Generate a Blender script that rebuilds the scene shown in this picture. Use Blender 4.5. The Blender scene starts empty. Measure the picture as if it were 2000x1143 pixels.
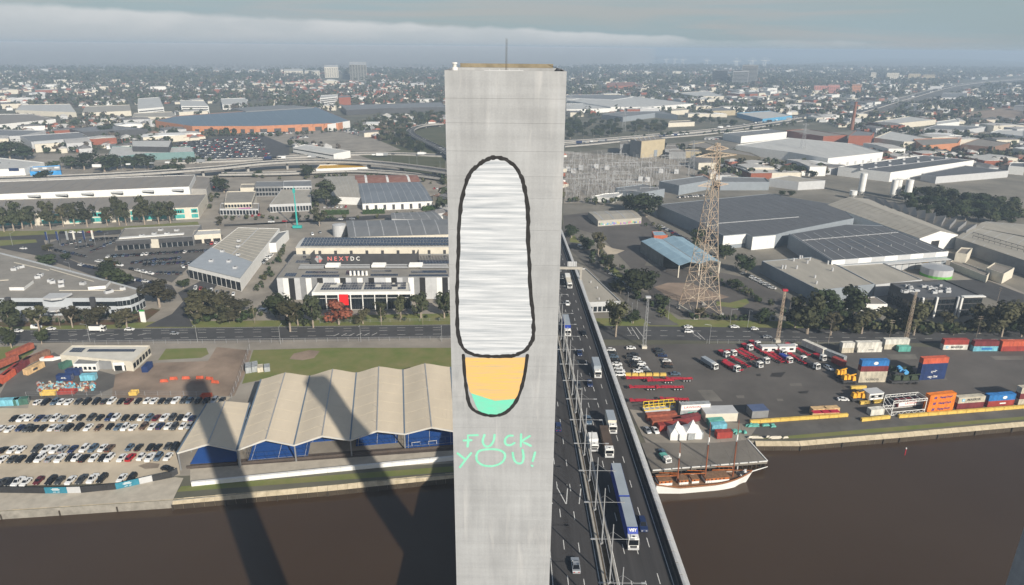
import bpy, bmesh, math, random
from mathutils import Vector, Matrix
SC = bpy.context.scene
COL = SC.collection
rnd = random.Random(7)
PI = math.pi
# ---------------------------------------------------------------- camera
CAM_H = 140.0                       # drone height above the river
FOC = 1330.0                        # focal length in pixels of the 2000 px wide photograph
def _norm(v): return v / v.length
_dn = _norm(Vector((966 - 1000, 4262 - 571.5, FOC)))      # vertical vanishing point
_up = -_dn
_f = Vector((0, 0, 1)); _fh = _norm(_f - _up * _f.dot(_up))
_rt = _dn.cross(_fh)
def cam_ray(px, py):
 c = Vector((px - 1000, py - 571.5, FOC))
 return Vector((c.dot(_rt), c.dot(_fh), c.dot(_up)))
def cw(c): return Vector((c.dot(_rt), c.dot(_fh), c.dot(_up)))
cam_d = bpy.data.cameras.new('camera'); cam = bpy.data.objects.new('camera', cam_d); COL.objects.link(cam)
R_ = cw(Vector((1, 0, 0))); U_ = cw(Vector((0, -1, 0))); B_ = cw(Vector((0, 0, -1)))
cam.matrix_world = Matrix(((R_.x, U_.x, B_.x, 0), (R_.y, U_.y, B_.y, 0), (R_.z, U_.z, B_.z, CAM_H), (0, 0, 0, 1)))
cam_d.sensor_width = 36; cam_d.lens = FOC / 2000 * 36
cam_d.clip_start = 0.5; cam_d.clip_end = 60000
SC.camera = cam
# ---------------------------------------------------------------- sky, sun, exposure
SUN_EL, SUN_AZ = math.radians(27.8), math.radians(148.2)   # azimuth from +Y (view) clockwise
sun_dir = Vector((math.sin(SUN_AZ) * math.cos(SUN_EL), math.cos(SUN_AZ) * math.cos(SUN_EL), math.sin(SUN_EL)))
SKY_S = 0.062
w = bpy.data.worlds.new('World'); SC.world = w; w.use_nodes = True
nt = w.node_tree; nt.nodes.clear()
sky = nt.nodes.new('ShaderNodeTexSky'); sky.sky_type = 'NISHITA'; sky.sun_disc = False
sky.sun_elevation = SUN_EL; sky.sun_rotation = SUN_AZ
sky.altitude = 100; sky.air_density = 1.0; sky.dust_density = 1.5; sky.ozone_density = 1.0
bg = nt.nodes.new('ShaderNodeBackground'); bg.inputs['Strength'].default_value = SKY_S
wo = nt.nodes.new('ShaderNodeOutputWorld')
# low winter veil near the horizon and a bank of sea fog, thickest to the left of the view; both go on round the sky
N = nt.nodes.new; L = nt.links.new
def mth(op, a, b=None, c=None):
 n = N('ShaderNodeMath'); n.operation = op; n.use_clamp = False
 for i, v in enumerate((a, b, c)):
  if v is None: continue
  if isinstance(v, (int, float)): n.inputs[i].default_value = v
  else: L(v, n.inputs[i])
 return n.outputs[0]
def ramp(v, lo, hi, a=0.0, b=1.0):
 n = N('ShaderNodeMapRange'); n.interpolation_type = 'SMOOTHSTEP'; L(v, n.inputs['Value'])
 for k, q in (('From Min', lo), ('From Max', hi), ('To Min', a), ('To Max', b)):
  if isinstance(q, (int, float)): n.inputs[k].default_value = q
  else: L(q, n.inputs[k])
 return n.outputs['Result']
def mixc(f, a, b):
 n = N('ShaderNodeMixRGB'); L(f, n.inputs['Fac'])
 for k, q in (('Color1', a), ('Color2', b)):
  if isinstance(q, tuple): n.inputs[k].default_value = (*[x / SKY_S for x in q], 1)
  else: L(q, n.inputs[k])
 return n.outputs['Color']
def noise3(sc, scale, det=5, dist=0):
 m = N('ShaderNodeMapping'); m.inputs['Scale'].default_value = sc; L(tc.outputs['Generated'], m.inputs['Vector']); n = N('ShaderNodeTexNoise'); n.inputs['Scale'].default_value = scale; n.inputs['Detail'].default_value = det; n.inputs['Distortion'].default_value = dist
 L(m.outputs['Vector'], n.inputs['Vector']); return n.outputs['Fac']
tc = N('ShaderNodeTexCoord'); sx = N('ShaderNodeSeparateXYZ'); L(tc.outputs['Generated'], sx.inputs[0])
el = sx.outputs['Z']; az = sx.outputs['X']
veil = mth('MULTIPLY', ramp(el, .02, .42, .93, .12), ramp(noise3((1.3, 1.3, 9), 2.0), .3, .7, .86, 1))
vcol = mixc(ramp(noise3((1.0, 1.0, 16), 2.4, 6, .4), .40, .64), (.28, .36, .40), (.345, .368, .386))
base = mixc(veil, sky.outputs['Color'], vcol)
lump = mth('ADD', mth('MULTIPLY', mth('SUBTRACT', noise3((1, 1, 2), 6.0, 4), .5), .016), mth('MULTIPLY', mth('SUBTRACT', noise3((1, 1, 2), 24.0, 5), .5), .007))
top = mth('MAXIMUM', mth('ADD', mth('MULTIPLY_ADD', az, -.036, .0225), lump), .0005)
fogm = mth('MULTIPLY', ramp(el, mth('MULTIPLY', top, .86), mth('ADD', top, .0022), .96, 0), ramp(top, .004, .022))
fcol = mixc(ramp(mth('DIVIDE', el, top), -.35, .98), (.30, .338, .372), (.50, .52, .53))
fcol = mixc(ramp(noise3((2, 2, 7), 5.0, 6), .35, .7, 0, .5), fcol, (.345, .39, .42))
fin = mixc(fogm, base, fcol)
L(fin, bg.inputs['Color']); L(bg.outputs['Background'], wo.inputs['Surface'])
sd = bpy.data.lights.new('sun', 'SUN'); sd.energy = 5.0; sd.angle = math.radians(0.5); sd.color = (1.0, .92, .80)
so = bpy.data.objects.new('sun', sd); COL.objects.link(so)
so.rotation_euler = (-sun_dir).to_track_quat('-Z', 'Y').to_euler()
vs = SC.view_settings
SC.display_settings.display_device = 'sRGB'
vs.view_transform = 'Standard'; vs.look = 'None'; vs.exposure = 0.34; vs.gamma = 1.0; vs.use_curve_mapping = False
SC.render.engine = 'CYCLES'
cy = SC.cycles
cy.use_denoising = True; cy.max_bounces = 6; cy.diffuse_bounces = 2; cy.glossy_bounces = 2; cy.transmission_bounces = 2; cy.volume_bounces = 0
cy.transparent_max_bounces = 8; cy.caustics_reflective = False; cy.caustics_refractive = False
cy.sample_clamp_indirect = 6
# ---------------------------------------------------------------- where a point of the photograph lies in the place
CROP = {'F': (0, 0, 1.0), 'L1': (0, 0, 3.362), 'L2': (480, 80, 4.081), '3': (0, 320, 3.572), '4': (420, 320, 3.3625),
  '5': (0, 620, 2.93), '6': (420, 640, 2.273), 'R1': (1080, 60, 3.81), 'R2': (1540, 60, 3.811), 'R3': (1080, 340, 3.571),
  'R4': (1520, 320, 3.3625), 'R5': (1180, 620, 4.395), 'R6': (1560, 620, 4.395), '7': (1060, 480, 3.573), '8': (1060, 760, 2.983),
  'S': (1270, 780, 5.442), 'Y': (0, 640, 6.35), 'N': (540, 440, 5.5556), 'B': (1060, 940, 5.63), 'C': (1060, 440, 7.145)}
GZ = 3.0                            # level of the land above the river
def px(tag, x, y):
 a, b, s = CROP[tag]; return a + x / s, b + y / s
def at(tag, x, y, z=GZ):
 p = px(tag, x, y); r = cam_ray(*p); t = (z - CAM_H) / r.z
 return Vector((r.x * t, r.y * t, z))
def ats(tag, pts, z=GZ): return [at(tag, x, y, z) for x, y in pts]
def on_plane_y(pxx, pyy, Y):        # a point of a wall that faces the camera
 r = cam_ray(pxx, pyy); t = Y / r.y
 return Vector((r.x * t, Y, CAM_H + r.z * t))
# ---------------------------------------------------------------- materials
MATS = {}
def mat(name, col, rough=.8, var=.18, scale=.25, metal=0.0, spec=.35, stretch=(1, 1, 1), col2=None, bump=0, bscale=2.0, detail=4, objrand=0, ang=0):
 if name in MATS: return MATS[name]
 m = bpy.data.materials.new(name); m.use_nodes = True; MATS[name] = m
 n = m.node_tree.nodes; l = m.node_tree.links.new
 p = n['Principled BSDF']; p.inputs['Roughness'].default_value = rough; p.inputs['Metallic'].default_value = metal
 p.inputs['Specular IOR Level'].default_value = spec
 c = (*col, 1)
 p.inputs['Base Color'].default_value = c
 src = None
 if var or col2:
  g = n.new('ShaderNodeNewGeometry'); mpn = n.new('ShaderNodeMapping'); mpn.inputs['Scale'].default_value = stretch; mpn.inputs['Rotation'].default_value = (0, 0, ang)
  t = n.new('ShaderNodeTexNoise'); t.inputs['Scale'].default_value = scale; t.inputs['Detail'].default_value = detail; t.inputs['Roughness'].default_value = .62
  l(g.outputs['Position'], mpn.inputs['Vector']); l(mpn.outputs['Vector'], t.inputs['Vector'])
  r = n.new('ShaderNodeValToRGB'); r.color_ramp.elements[0].position = .3; r.color_ramp.elements[1].position = .7
  if col2 is None:
   r.color_ramp.elements[0].color = (*[max(0, x * (1 - var)) for x in col], 1); r.color_ramp.elements[1].color = (*[min(.9, x * (1 + var)) for x in col], 1)
  else:
   r.color_ramp.elements[0].color = c; r.color_ramp.elements[1].color = (*col2, 1)
  l(t.outputs['Fac'], r.inputs['Fac']); src = r.outputs['Color']
 if objrand:
  oi = n.new('ShaderNodeObjectInfo'); mr = n.new('ShaderNodeMapRange'); mr.inputs['To Min'].default_value = 1 - objrand; mr.inputs['To Max'].default_value = 1 + objrand
  hs = n.new('ShaderNodeHueSaturation'); l(oi.outputs['Random'], mr.inputs['Value']); l(mr.outputs['Result'], hs.inputs['Value'])
  mr2 = n.new('ShaderNodeMapRange'); mr2.inputs['To Min'].default_value = .5 - objrand * .06; mr2.inputs['To Max'].default_value = .5 + objrand * .06
  wn = n.new('ShaderNodeMath'); wn.operation = 'FRACT'; ml = n.new('ShaderNodeMath'); ml.operation = 'MULTIPLY'; ml.inputs[1].default_value = 7.31
  l(oi.outputs['Random'], ml.inputs[0]); l(ml.outputs[0], wn.inputs[0]); l(wn.outputs[0], mr2.inputs['Value']); l(mr2.outputs['Result'], hs.inputs['Hue'])
  if src: l(src, hs.inputs['Color'])
  else: hs.inputs['Color'].default_value = c
  src = hs.outputs['Color']
 if src: l(src, p.inputs['Base Color'])
 if bump:
  g2 = n.new('ShaderNodeNewGeometry'); t2 = n.new('ShaderNodeTexNoise'); t2.inputs['Scale'].default_value = bscale; t2.inputs['Detail'].default_value = 3
  b = n.new('ShaderNodeBump'); b.inputs['Strength'].default_value = bump; b.inputs['Distance'].default_value = .05
  l(g2.outputs['Position'], t2.inputs['Vector']); l(t2.outputs['Fac'], b.inputs['Height']); l(b.outputs['Normal'], p.inputs['Normal'])
 return m
def flat(name, col, rough=.7, metal=0, spec=.35): return mat(name, col, rough, var=0, metal=metal, spec=spec)
M_GLASS = mat('dark_glass', (.012, .016, .020), .12, var=.3, scale=.3, spec=.5)
M_WHITE = mat('white_paint', (.72, .72, .70), .6, var=.07, scale=.5)
M_CREAM = mat('cream_paint', (.60, .56, .47), .7, var=.10, scale=.4)
M_LGREY = mat('light_grey_cladding', (.46, .47, .48), .6, var=.08, scale=.3)
M_MGREY = mat('mid_grey_cladding', (.22, .225, .23), .6, var=.12, scale=.3)
M_DGREY = mat('dark_grey_cladding', (.055, .056, .06), .55, var=.15, scale=.4)
M_BLACK = flat('black_rubber', (.018, .018, .019), .7)
M_CONC = mat('concrete', (.34, .33, .31), .85, var=.16, scale=.3)
M_CONCD = mat('old_concrete', (.25, .235, .205), .9, var=.28, scale=.35)
M_STEEL = mat('galvanised_steel', (.42, .43, .44), .45, var=.1, scale=1, metal=.35)
M_WLINE = mat('road_paint_white', (.62, .62, .60), .7, var=.25, scale=1.2)
M_ASPH = mat('asphalt', (.060, .060, .062), .88, var=.22, scale=.12, stretch=(1, 1, 1), bump=.2, bscale=6)
M_ASPHL = mat('worn_asphalt', (.105, .10, .093), .9, var=.26, scale=.10)
M_SOLAR = mat('solar_glass', (.010, .018, .045), .18, var=.35, scale=.8, spec=.6)
M_PVFRAME = flat('panel_frame', (.45, .46, .47), .4, .4)
# ---------------------------------------------------------------- mesh helpers
class MB:
 def __init__(s): s.v = []; s.f = []; s.m = []
 def face(s, pts, m=0):
  i = len(s.v); s.v += [tuple(p) for p in pts]; s.f.append(tuple(range(i, i + len(pts)))); s.m.append(m); return s
 def box(s, c, d, rz=0, m=0, taper=1.0):
  """box of size d centred on c, turned by rz; taper narrows the top"""
  ca, sa = math.cos(rz), math.sin(rz); i = len(s.v)
  for k, z in enumerate((-.5, .5)):
   t = taper if k else 1
   for x, y in ((-.5, -.5), (.5, -.5), (.5, .5), (-.5, .5)):
    X, Y = x * d[0] * t, y * d[1] * t
    s.v.append((c[0] + X * ca - Y * sa, c[1] + X * sa + Y * ca, c[2] + z * d[2]))
  for q in ((3, 2, 1, 0), (4, 5, 6, 7), (0, 1, 5, 4), (1, 2, 6, 5), (2, 3, 7, 6), (3, 0, 4, 7)):
   s.f.append(tuple(i + a for a in q)); s.m.append(m)
  return s
 def prism(s, poly, z0, z1, m=0, top=True, bottom=False, mt=None):
  n = len(poly); i = len(s.v)
  s.v += [(p[0], p[1], z0) for p in poly] + [(p[0], p[1], z1) for p in poly]
  for k in range(n):
   j = (k + 1) % n; s.f.append((i + k, i + j, i + n + j, i + n + k)); s.m.append(m)
  if top: s.f.append(tuple(i + n + k for k in range(n))); s.m.append(m if mt is None else mt)
  if bottom: s.f.append(tuple(i + n - 1 - k for k in range(n))); s.m.append(m)
  return s
 def bar(s, a, b, r, n=4, m=0, r2=None):
  a, b = Vector(a), Vector(b); d = b - a
  if d.length < 1e-6: return s
  d.normalize(); u = d.cross(Vector((0, 0, 1)))
  if u.length < 1e-3: u = d.cross(Vector((1, 0, 0)))
  u.normalize(); v = d.cross(u); i = len(s.v); r2 = r if r2 is None else r2
  for p, q in ((a, r), (b, r2)):
   for k in range(n):
    t = 2 * PI * (k + .5) / n; s.v.append(tuple(p + (u * math.cos(t) + v * math.sin(t)) * q))
  for k in range(n):
   j = (k + 1) % n; s.f.append((i + j, i + k, i + n + k, i + n + j)); s.m.append(m)
  s.f.append(tuple(i + k for k in range(n))); s.m.append(m)
  s.f.append(tuple(i + n + n - 1 - k for k in range(n))); s.m.append(m)
  return s
 def slab(s, a, b, w, t, m=0, up=Vector((0, 0, 1))):
  """plank from a to b, w wide across, t thick, standing with its underside on the line a-b"""
  a, b = Vector(a), Vector(b); d = (b - a).normalized(); u = d.cross(up).normalized() * (w / 2); q = u.cross(d).normalized() * t
  P = [a - u, a + u, b + u, b - u]; i = len(s.v)
  s.v += [tuple(p) for p in P] + [tuple(p + q) for p in P]
  for f in ((3, 2, 1, 0), (4, 5, 6, 7), (0, 1, 5, 4), (1, 2, 6, 5), (2, 3, 7, 6), (3, 0, 4, 7)):
   s.f.append(tuple(i + k for k in f)); s.m.append(m)
  return s
 def mesh(s, name, mats, off=None):
  me = bpy.data.meshes.new(name)
  if off is not None: v = [(p[0] - off[0], p[1] - off[1], p[2] - off[2]) for p in s.v]
  else: v = s.v
  me.from_pydata(v, [], s.f)
  for k in (mats if isinstance(mats, (list, tuple)) else [mats]): me.materials.append(k)
  if any(s.m): me.polygons.foreach_set('material_index', s.m)
  me.update(); return me
def recalc(me):
 bm = bmesh.new(); bm.from_mesh(me); bmesh.ops.recalc_face_normals(bm, faces=bm.faces); bm.to_mesh(me); bm.free()
WL = {}
def obj(name, me, parent=None, loc=(0, 0, 0), link=True):
 o = bpy.data.objects.new(name, me); o.location = loc
 if parent: o.parent = parent
 if link: COL.objects.link(o)
 WL[o] = (WL[parent] if parent else Vector((0, 0, 0))) + Vector(loc)
 return o
def thing(name, label, cat, loc=(0, 0, 0), rz=0, group=None, link=True):
 o = bpy.data.objects.new(name, None); o.empty_display_size = .3; o.location = loc; o.rotation_euler = (0, 0, rz)
 o['label'] = label; o['category'] = cat
 if group: o['group'] = group
 if link: COL.objects.link(o)
 WL[o] = Vector(loc); return o
def tag(o, label, cat, group=None, kind=None):
 if label: o['label'] = label
 if cat: o['category'] = cat
 if group: o['group'] = group
 if kind: o['kind'] = kind
 return o
def part(mb, name, mats, parent, recenter=True):
 """a part whose builder holds world coordinates, hung under its thing"""
 me = mb.mesh(name, mats, WL[parent]); return obj(name, me, parent)
def struct(name, mb, mats, label=None):
 o = obj(name, mb.mesh(name, mats)); o['kind'] = 'structure'
 if label: o['label'] = label
 return o
def stamp(proto, loc, rz=0, label=None, group=None, scale=None, mats=None):
 """a copy of a thing with copies of its parts and sub-parts; mats = {part name: material}"""
 r = proto.copy(); COL.objects.link(r); r.location = loc; r.rotation_euler = (0, 0, rz)
 if scale: r.scale = (scale,) * 3 if not isinstance(scale, (tuple, list)) else scale
 if label: r['label'] = label
 if group: r['group'] = group
 _kids(proto, r, mats); WL[r] = Vector(loc); return r
KIDS = {}
def _kids(src, dst, mats):
 for ch in KIDS.get(src, ()):
  c = ch.copy(); COL.objects.link(c); c.parent = dst
  base = ch.name.split('.')[0]
  if mats and base in mats and c.material_slots:
   c.material_slots[0].link = 'OBJECT'; c.material_slots[0].material = mats[base]
  _kids(ch, c, mats)
def kid(parent, name, mb, mats, loc=(0, 0, 0)):
 """a part of an unlinked prototype, modelled about the origin"""
 me = mb if isinstance(mb, bpy.types.Mesh) else mb.mesh(name, mats)
 o = bpy.data.objects.new(name, me); o.parent = parent; o.location = loc; KIDS.setdefault(parent, []).append(o); return o
def lerp(a, b, t): return a + (b - a) * t
def inset(poly, d):
 n = len(poly); c = sum((Vector((p[0], p[1])) for p in poly), Vector((0, 0))) / n; out = []
 area = sum(poly[i][0] * poly[(i + 1) % n][1] - poly[(i + 1) % n][0] * poly[i][1] for i in range(n))
 sgn = 1 if area > 0 else -1
 for i in range(n):
  p0, p1, p2 = (Vector(poly[(i + k) % n][:2]) for k in (-1, 0, 1))
  e0 = (p1 - p0).normalized(); e1 = (p2 - p1).normalized()
  n0 = Vector((-e0.y, e0.x)) * sgn; n1 = Vector((-e1.y, e1.x)) * sgn
  b = (n0 + n1); k = b.length
  if k < .2: out.append(p1 + n0 * d); continue
  b.normalize(); out.append(p1 + b * min(d / max(.3, b.dot(n0)), d * 3))
 return out
def ccw(poly):
 n = len(poly); a = sum(poly[i][0] * poly[(i + 1) % n][1] - poly[(i + 1) % n][0] * poly[i][1] for i in range(n))
 return poly if a > 0 else poly[::-1]
# ---------------------------------------------------------------- river and land
def water_mat():
 m = bpy.data.materials.new('river_water'); m.use_nodes = True; n = m.node_tree.nodes; l = m.node_tree.links.new
 p = n['Principled BSDF']; p.inputs['Roughness'].default_value = .06; p.inputs['IOR'].default_value = 1.33
 g = n.new('ShaderNodeNewGeometry'); t = n.new('ShaderNodeTexNoise'); t.inputs['Scale'].default_value = .012; t.inputs['Detail'].default_value = 4
 r = n.new('ShaderNodeValToRGB'); r.color_ramp.elements[0].position = .3; r.color_ramp.elements[1].position = .75
 r.color_ramp.elements[0].color = (.046, .028, .016, 1); r.color_ramp.elements[1].color = (.062, .040, .024, 1)
 l(g.outputs['Position'], t.inputs['Vector']); l(t.outputs['Fac'], r.inputs['Fac']); l(r.outputs['Color'], p.inputs['Base Color'])
 mp = n.new('ShaderNodeMapping'); mp.inputs['Scale'].default_value = (1, 1.6, 1); mp.inputs['Rotation'].default_value = (0, 0, .6)
 w1 = n.new('ShaderNodeTexNoise'); w1.inputs['Scale'].default_value = .9; w1.inputs['Detail'].default_value = 5; w1.inputs['Roughness'].default_value = .6
 b = n.new('ShaderNodeBump'); b.inputs['Strength'].default_value = .22; b.inputs['Distance'].default_value = .14
 l(g.outputs['Position'], mp.inputs['Vector']); l(mp.outputs['Vector'], w1.inputs['Vector']); l(w1.outputs['Fac'], b.inputs['Height']); l(b.outputs['Normal'], p.inputs['Normal'])
 return m
M_WATER = water_mat()
W = MB(); W.face([(-1600, -420, 0), (1600, -420, 0), (1600, 520, 0), (-1600, 520, 0)])
M_OIL = mat('patched_asphalt', (.15, .14, .125), .9, var=.25, scale=.1)
river = struct('river', W, M_WATER)
shore_L = [at('F', 0, 999), at('F', 338, 977), at('F', 888, 926)]
shore_R = [at('F', 1285, 905), at('F', 1461, 861), at('F', 1560, 862), at('F', 1753, 846), at('F', 2000, 824)]
dL = (shore_L[0] - shore_L[1]).normalized(); dR = (shore_R[-1] - shore_R[-3]).normalized()
SHORE = [shore_L[0] + dL * 1400] + shore_L + shore_R + [shore_R[-1] + dR * 1300]
M_LAND = mat('city_ground', (.055, .06, .038), .95, var=.4, scale=.02, col2=(.16, .15, .115), detail=8)
gm = MB()
top = [tuple(p) for p in SHORE] + [(3500, 700, GZ), (9000, 14500, GZ), (-9000, 14500, GZ), (-3500, 0, GZ)]
gm.face(top)
# the vertical bank below the shoreline
for a, b in zip(SHORE[:-1], SHORE[1:]):
 gm.face([(a.x, a.y, -1.5), (b.x, b.y, -1.5), (b.x, b.y, GZ), (a.x, a.y, GZ)], 1)
ground = struct('ground', gm, [M_LAND, M_CONCD])
_lv = [0]
def sheet(name, tagc, pts, m, kind='structure', lift=None):
 _lv[0] += 1
 z = GZ + .004 * _lv[0] if lift is None else lift
 b = MB(); b.face(ccw([Vector((p.x, p.y, z)) for p in ats(tagc, pts, GZ)]))
 o = obj(name, b.mesh(name, m)); o['kind'] = kind; return o
M_SAND = mat('gravel_beige', (.47, .405, .31), .95, var=.2, scale=.07, detail=8)
M_GRASS = mat('grass_turf', (.115, .155, .035), .95, var=.35, scale=.12, col2=(.20, .185, .075), detail=8)
M_DIRT = mat('bare_earth', (.25, .19, .145), .95, var=.35, scale=.06, detail=8)
M_PAVE = mat('pale_paving', (.42, .38, .315), .9, var=.14, scale=.3)
M_YARD = mat('yard_asphalt', (.098, .09, .083), .9, var=.3, scale=.035, detail=9)
M_BROWN = mat('brown_paving', (.085, .068, .058), .9, var=.15, scale=.3)
M_LOT = mat('lot_concrete', (.26, .235, .20), .9, var=.28, scale=.05, detail=8)
# broad zones
sheet('industrial_ground', 'F', [(-500, 640), (-500, 300), (-100, 300), (870, 300), (880, 640)], M_LOT)
sheet('industrial_ground', 'F', [(1100, 300), (1500, 262), (2200, 240), (2500, 640), (1100, 630)], mat('factory_ground', (.125, .118, .10), .9, var=.35, scale=.03, col2=(.24, .22, .185), detail=8))
sheet('riverside_ground', 'F', [(-300, 672), (888, 660), (888, 905), (350, 930), (0, 952), (-300, 975)], M_LOT)
sheet('gravel_car_park', '5', [(-400, 520), (160, 520), (170, 478), (1330, 455), (1150, 560), (1020, 780), (1030, 900), (900, 915), (660, 950), (0, 965), (-500, 985)], M_SAND)
sheet('wet_patch', '5', [(790, 850), (850, 830), (915, 838), (905, 862), (830, 868)], mat('damp_gravel', (.22, .18, .14), .8, var=.2)); sheet('dirt_lot', '5', [(650, 330), (900, 260), (1190, 250), (1240, 170), (1440, 190), (1410, 300), (1340, 450), (640, 465)], M_DIRT)
sheet('storage_yard', '5', [(0, 440), (60, 330), (310, 200), (400, 260), (660, 330), (650, 400), (520, 460), (0, 480)], M_ASPHL)
sheet('grass_mound', '5', [(905, 245), (950, 180), (1180, 175), (1195, 210), (1150, 232)], M_GRASS)
sheet('grass_field', '6', [(120, 250), (170, 100), (500, 90), (1050, 90), (1050, 200), (215, 230)], M_GRASS)
sheet('bare_patch', '6', [(330, 140), (350, 115), (420, 100), (465, 105), (440, 135), (390, 145)], M_DIRT)
sheet('promenade', '5', [(-500, 1010), (0, 965), (470, 1005), (660, 985), (870, 940), (1000, 915), (1050, 920), (990, 1043), (0, 1108), (-500, 1150)], M_PAVE)
sheet('left_verge', '5', [(-200, 290), (-200, 180), (200, 160), (190, 200), (20, 305)], M_GRASS)
sheet('quay_grass', '6', [(-170, 730), (-150, 705), (1065, 615), (1065, 640)], M_GRASS)
sheet('riverside_terrace', '6', [(-110, 612), (1065, 520), (1065, 590), (-110, 690)], M_PAVE)
sheet('brown_strip', '6', [(-110, 600), (1065, 515), (1065, 545), (-110, 628)], M_BROWN)
# main road along the river
sheet('main_road_verge', 'F', [(-600, 650), (0, 632), (900, 622), (1200, 622), (2200, 640), (2200, 664), (1225, 645), (880, 640), (0, 650), (-600, 668)], M_GRASS)
main_road = sheet('main_road', 'F', [(-700, 664), (0, 645), (880, 634), (1225, 637), (2300, 650), (2300, 676), (1225, 664), (880, 660), (0, 671), (-700, 692)], M_ASPH)
sheet('dock_yard', 'F', [(1178, 676), (1330, 672), (1560, 672), (2300, 690), (2300, 800), (2000, 792), (1750, 808), (1560, 822), (1480, 835), (1300, 840), (1240, 830)], M_YARD)
for pts in ([(800, 625), (930, 625), (1020, 722), (880, 722)], [(1130, 672), (1200, 672), (1205, 695), (1145, 695)], [(1480, 700), (1530, 700), (1540, 720), (1490, 720)], [(1590, 570), (1690, 565), (1700, 590), (1600, 590)], [(2350, 480), (2900, 470), (2950, 540), (2400, 545)]): sheet('patch', 'R5', pts, M_OIL)
sheet('patch', 'R6', [(750, 320), (1000, 318), (1020, 360), (800, 365)], M_OIL); sheet('patch', 'R6', [(1640, 335), (1930, 330), (1930, 365), (1690, 368)], M_OIL)
for pts in ([(1440, 480), (1560, 470), (1520, 515), (1420, 510)], [(1660, 640), (1760, 630), (1740, 655), (1680, 655)], [(1300, 490), (1340, 485), (1345, 505), (1310, 508)]): sheet('oil_stain', 'R5', pts, mat('oil_stain', (.035, .032, .03), .7))
sheet('quay_apron', 'F', [(1300, 838), (1480, 832), (1750, 806), (2000, 790), (2300, 770), (2300, 795), (2000, 818), (1753, 842), (1560, 858), (1461, 860), (1490, 850)], M_ASPHL)
sheet('quay_verge', 'F', [(1475, 858), (1560, 850), (1753, 834), (2000, 814), (2000, 820), (1753, 842), (1560, 857)], M_GRASS)
sheet('wharf_ground', 'F', [(1230, 800), (1480, 832), (1461, 860), (1400, 880), (1280, 905)], M_LOT)
sheet('vacant_lot', 'R3', [(70, 290), (240, 270), (650, 300), (760, 420), (640, 640), (1000, 660), (1180, 690), (1330, 720), (1640, 860), (1600, 960), (1330, 990), (900, 1000), (700, 900), (640, 760), (330, 430), (80, 360)], M_YARD)
sheet('dry_patch', 'R3', [(700, 790), (800, 760), (960, 760), (1140, 830), (1230, 860), (1140, 880), (900, 900), (820, 870)], M_DIRT)
sheet('green_patch', 'R3', [(1140, 890), (1230, 900), (1350, 870), (1370, 900), (1300, 940), (1140, 920)], M_GRASS)
sheet('pale_patch', 'R3', [(350, 490), (420, 520), (500, 535), (440, 560), (380, 560), (330, 500)], M_SAND)
sheet('side_road', 'C', [(260, 0), (380, 330), (640, 600), (900, 850), (1140, 1050), (1500, 1400), (1900, 1400), (1500, 1010), (1180, 830), (900, 640), (560, 330), (430, 120), (330, 0)], M_ASPHL)
sheet('roadside_grass', 'C', [(440, 140), (520, 250), (380, 240), (380, 180)], M_GRASS)
sheet('verge_grass', 'C', [(900, 560), (1000, 590), (1110, 690), (1180, 800), (1060, 760), (920, 640)], M_GRASS)
sheet('corner_grass', 'R3', [(710, 950), (770, 935), (890, 1030), (850, 1040)], M_GRASS)
sheet('side_street', '3', [(1640, 700), (1240, 900), (1280, 960), (1200, 1050), (1010, 1140), (1350, 1140), (1310, 1060), (1420, 960)], M_ASPH)
sheet('dealer_road', '3', [(0, 520), (0, 590), (250, 640), (700, 800), (1000, 890), (1240, 910), (1200, 850), (900, 780), (560, 700), (330, 600), (300, 520)], M_ASPH)
sheet('dealer_yard', '3', [(330, 560), (430, 520), (820, 510), (800, 610), (1560, 500), (1320, 720), (1200, 830), (900, 740), (560, 690), (370, 620)], M_ASPHL)
sheet('warehouse_road', '3', [(-300, 545), (0, 510), (330, 485), (840, 450), (850, 490), (300, 535), (0, 575), (-300, 600)], M_ASPH)
sheet('warehouse_grass', '3', [(-100, 520), (0, 470), (250, 470), (780, 445), (1380, 405), (1390, 430), (840, 460), (320, 495), (0, 510)], M_GRASS)
sheet('street_grass', '3', [(-200, 560), (0, 535), (250, 530), (260, 550), (0, 575)], M_GRASS)
sheet('office_garden', '3', [(-300, 1120), (0, 1105), (800, 1090), (1060, 1010), (1120, 1020), (1010, 1105), (800, 1125), (0, 1140)], mat('garden_bed', (.12, .055, .035), .95, var=.4, scale=.2, col2=(.07, .08, .03)))
sheet('office_grass', '4', [(690, 1000), (1540, 985), (1545, 1040), (690, 1055)], M_GRASS)
sheet('avenue', '4', [(60, 400), (500, 385), (900, 380), (1160, 355), (1160, 335), (880, 350), (600, 370), (60, 412)], M_ASPH)
# far zones
M_SCRUB = mat('scrub', (.05, .06, .025), .95, var=.4, scale=.03, col2=(.10, .095, .05))
sheet('freeway_reserve', 'F', [(690, 240), (870, 210), (870, 360), (690, 300)], M_SCRUB)
sheet('sand_lot', 'L2', [(20, 740), (420, 720), (740, 700), (960, 750), (1240, 870), (1000, 900), (380, 830), (40, 800)], M_LOT)
sheet('sales_lot', 'L1', [(1130, 940), (1681, 870), (1900, 960), (1900, 1060), (1400, 1060)], M_ASPH)
sheet('substation_ground', 'R1', [(80, 900), (900, 960), (1100, 1060), (1000, 1200), (780, 1160), (400, 1280), (80, 1290)], M_LOT)
sheet('freeway', 'R1', [(0, 850), (500, 830), (1150, 770), (1829, 660), (1829, 630), (1150, 735), (500, 790), (0, 815)], M_ASPH)
sheet('far_freeway', 'R2', [(340, 640), (640, 560), (900, 480), (1300, 390), (1753, 350), (1753, 375), (1350, 420), (1000, 520), (640, 610), (400, 670)], M_ASPHL)
sheet('park_slope', 'R2', [(1250, 620), (1753, 560), (1753, 680), (1300, 650)], M_DIRT)
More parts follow.
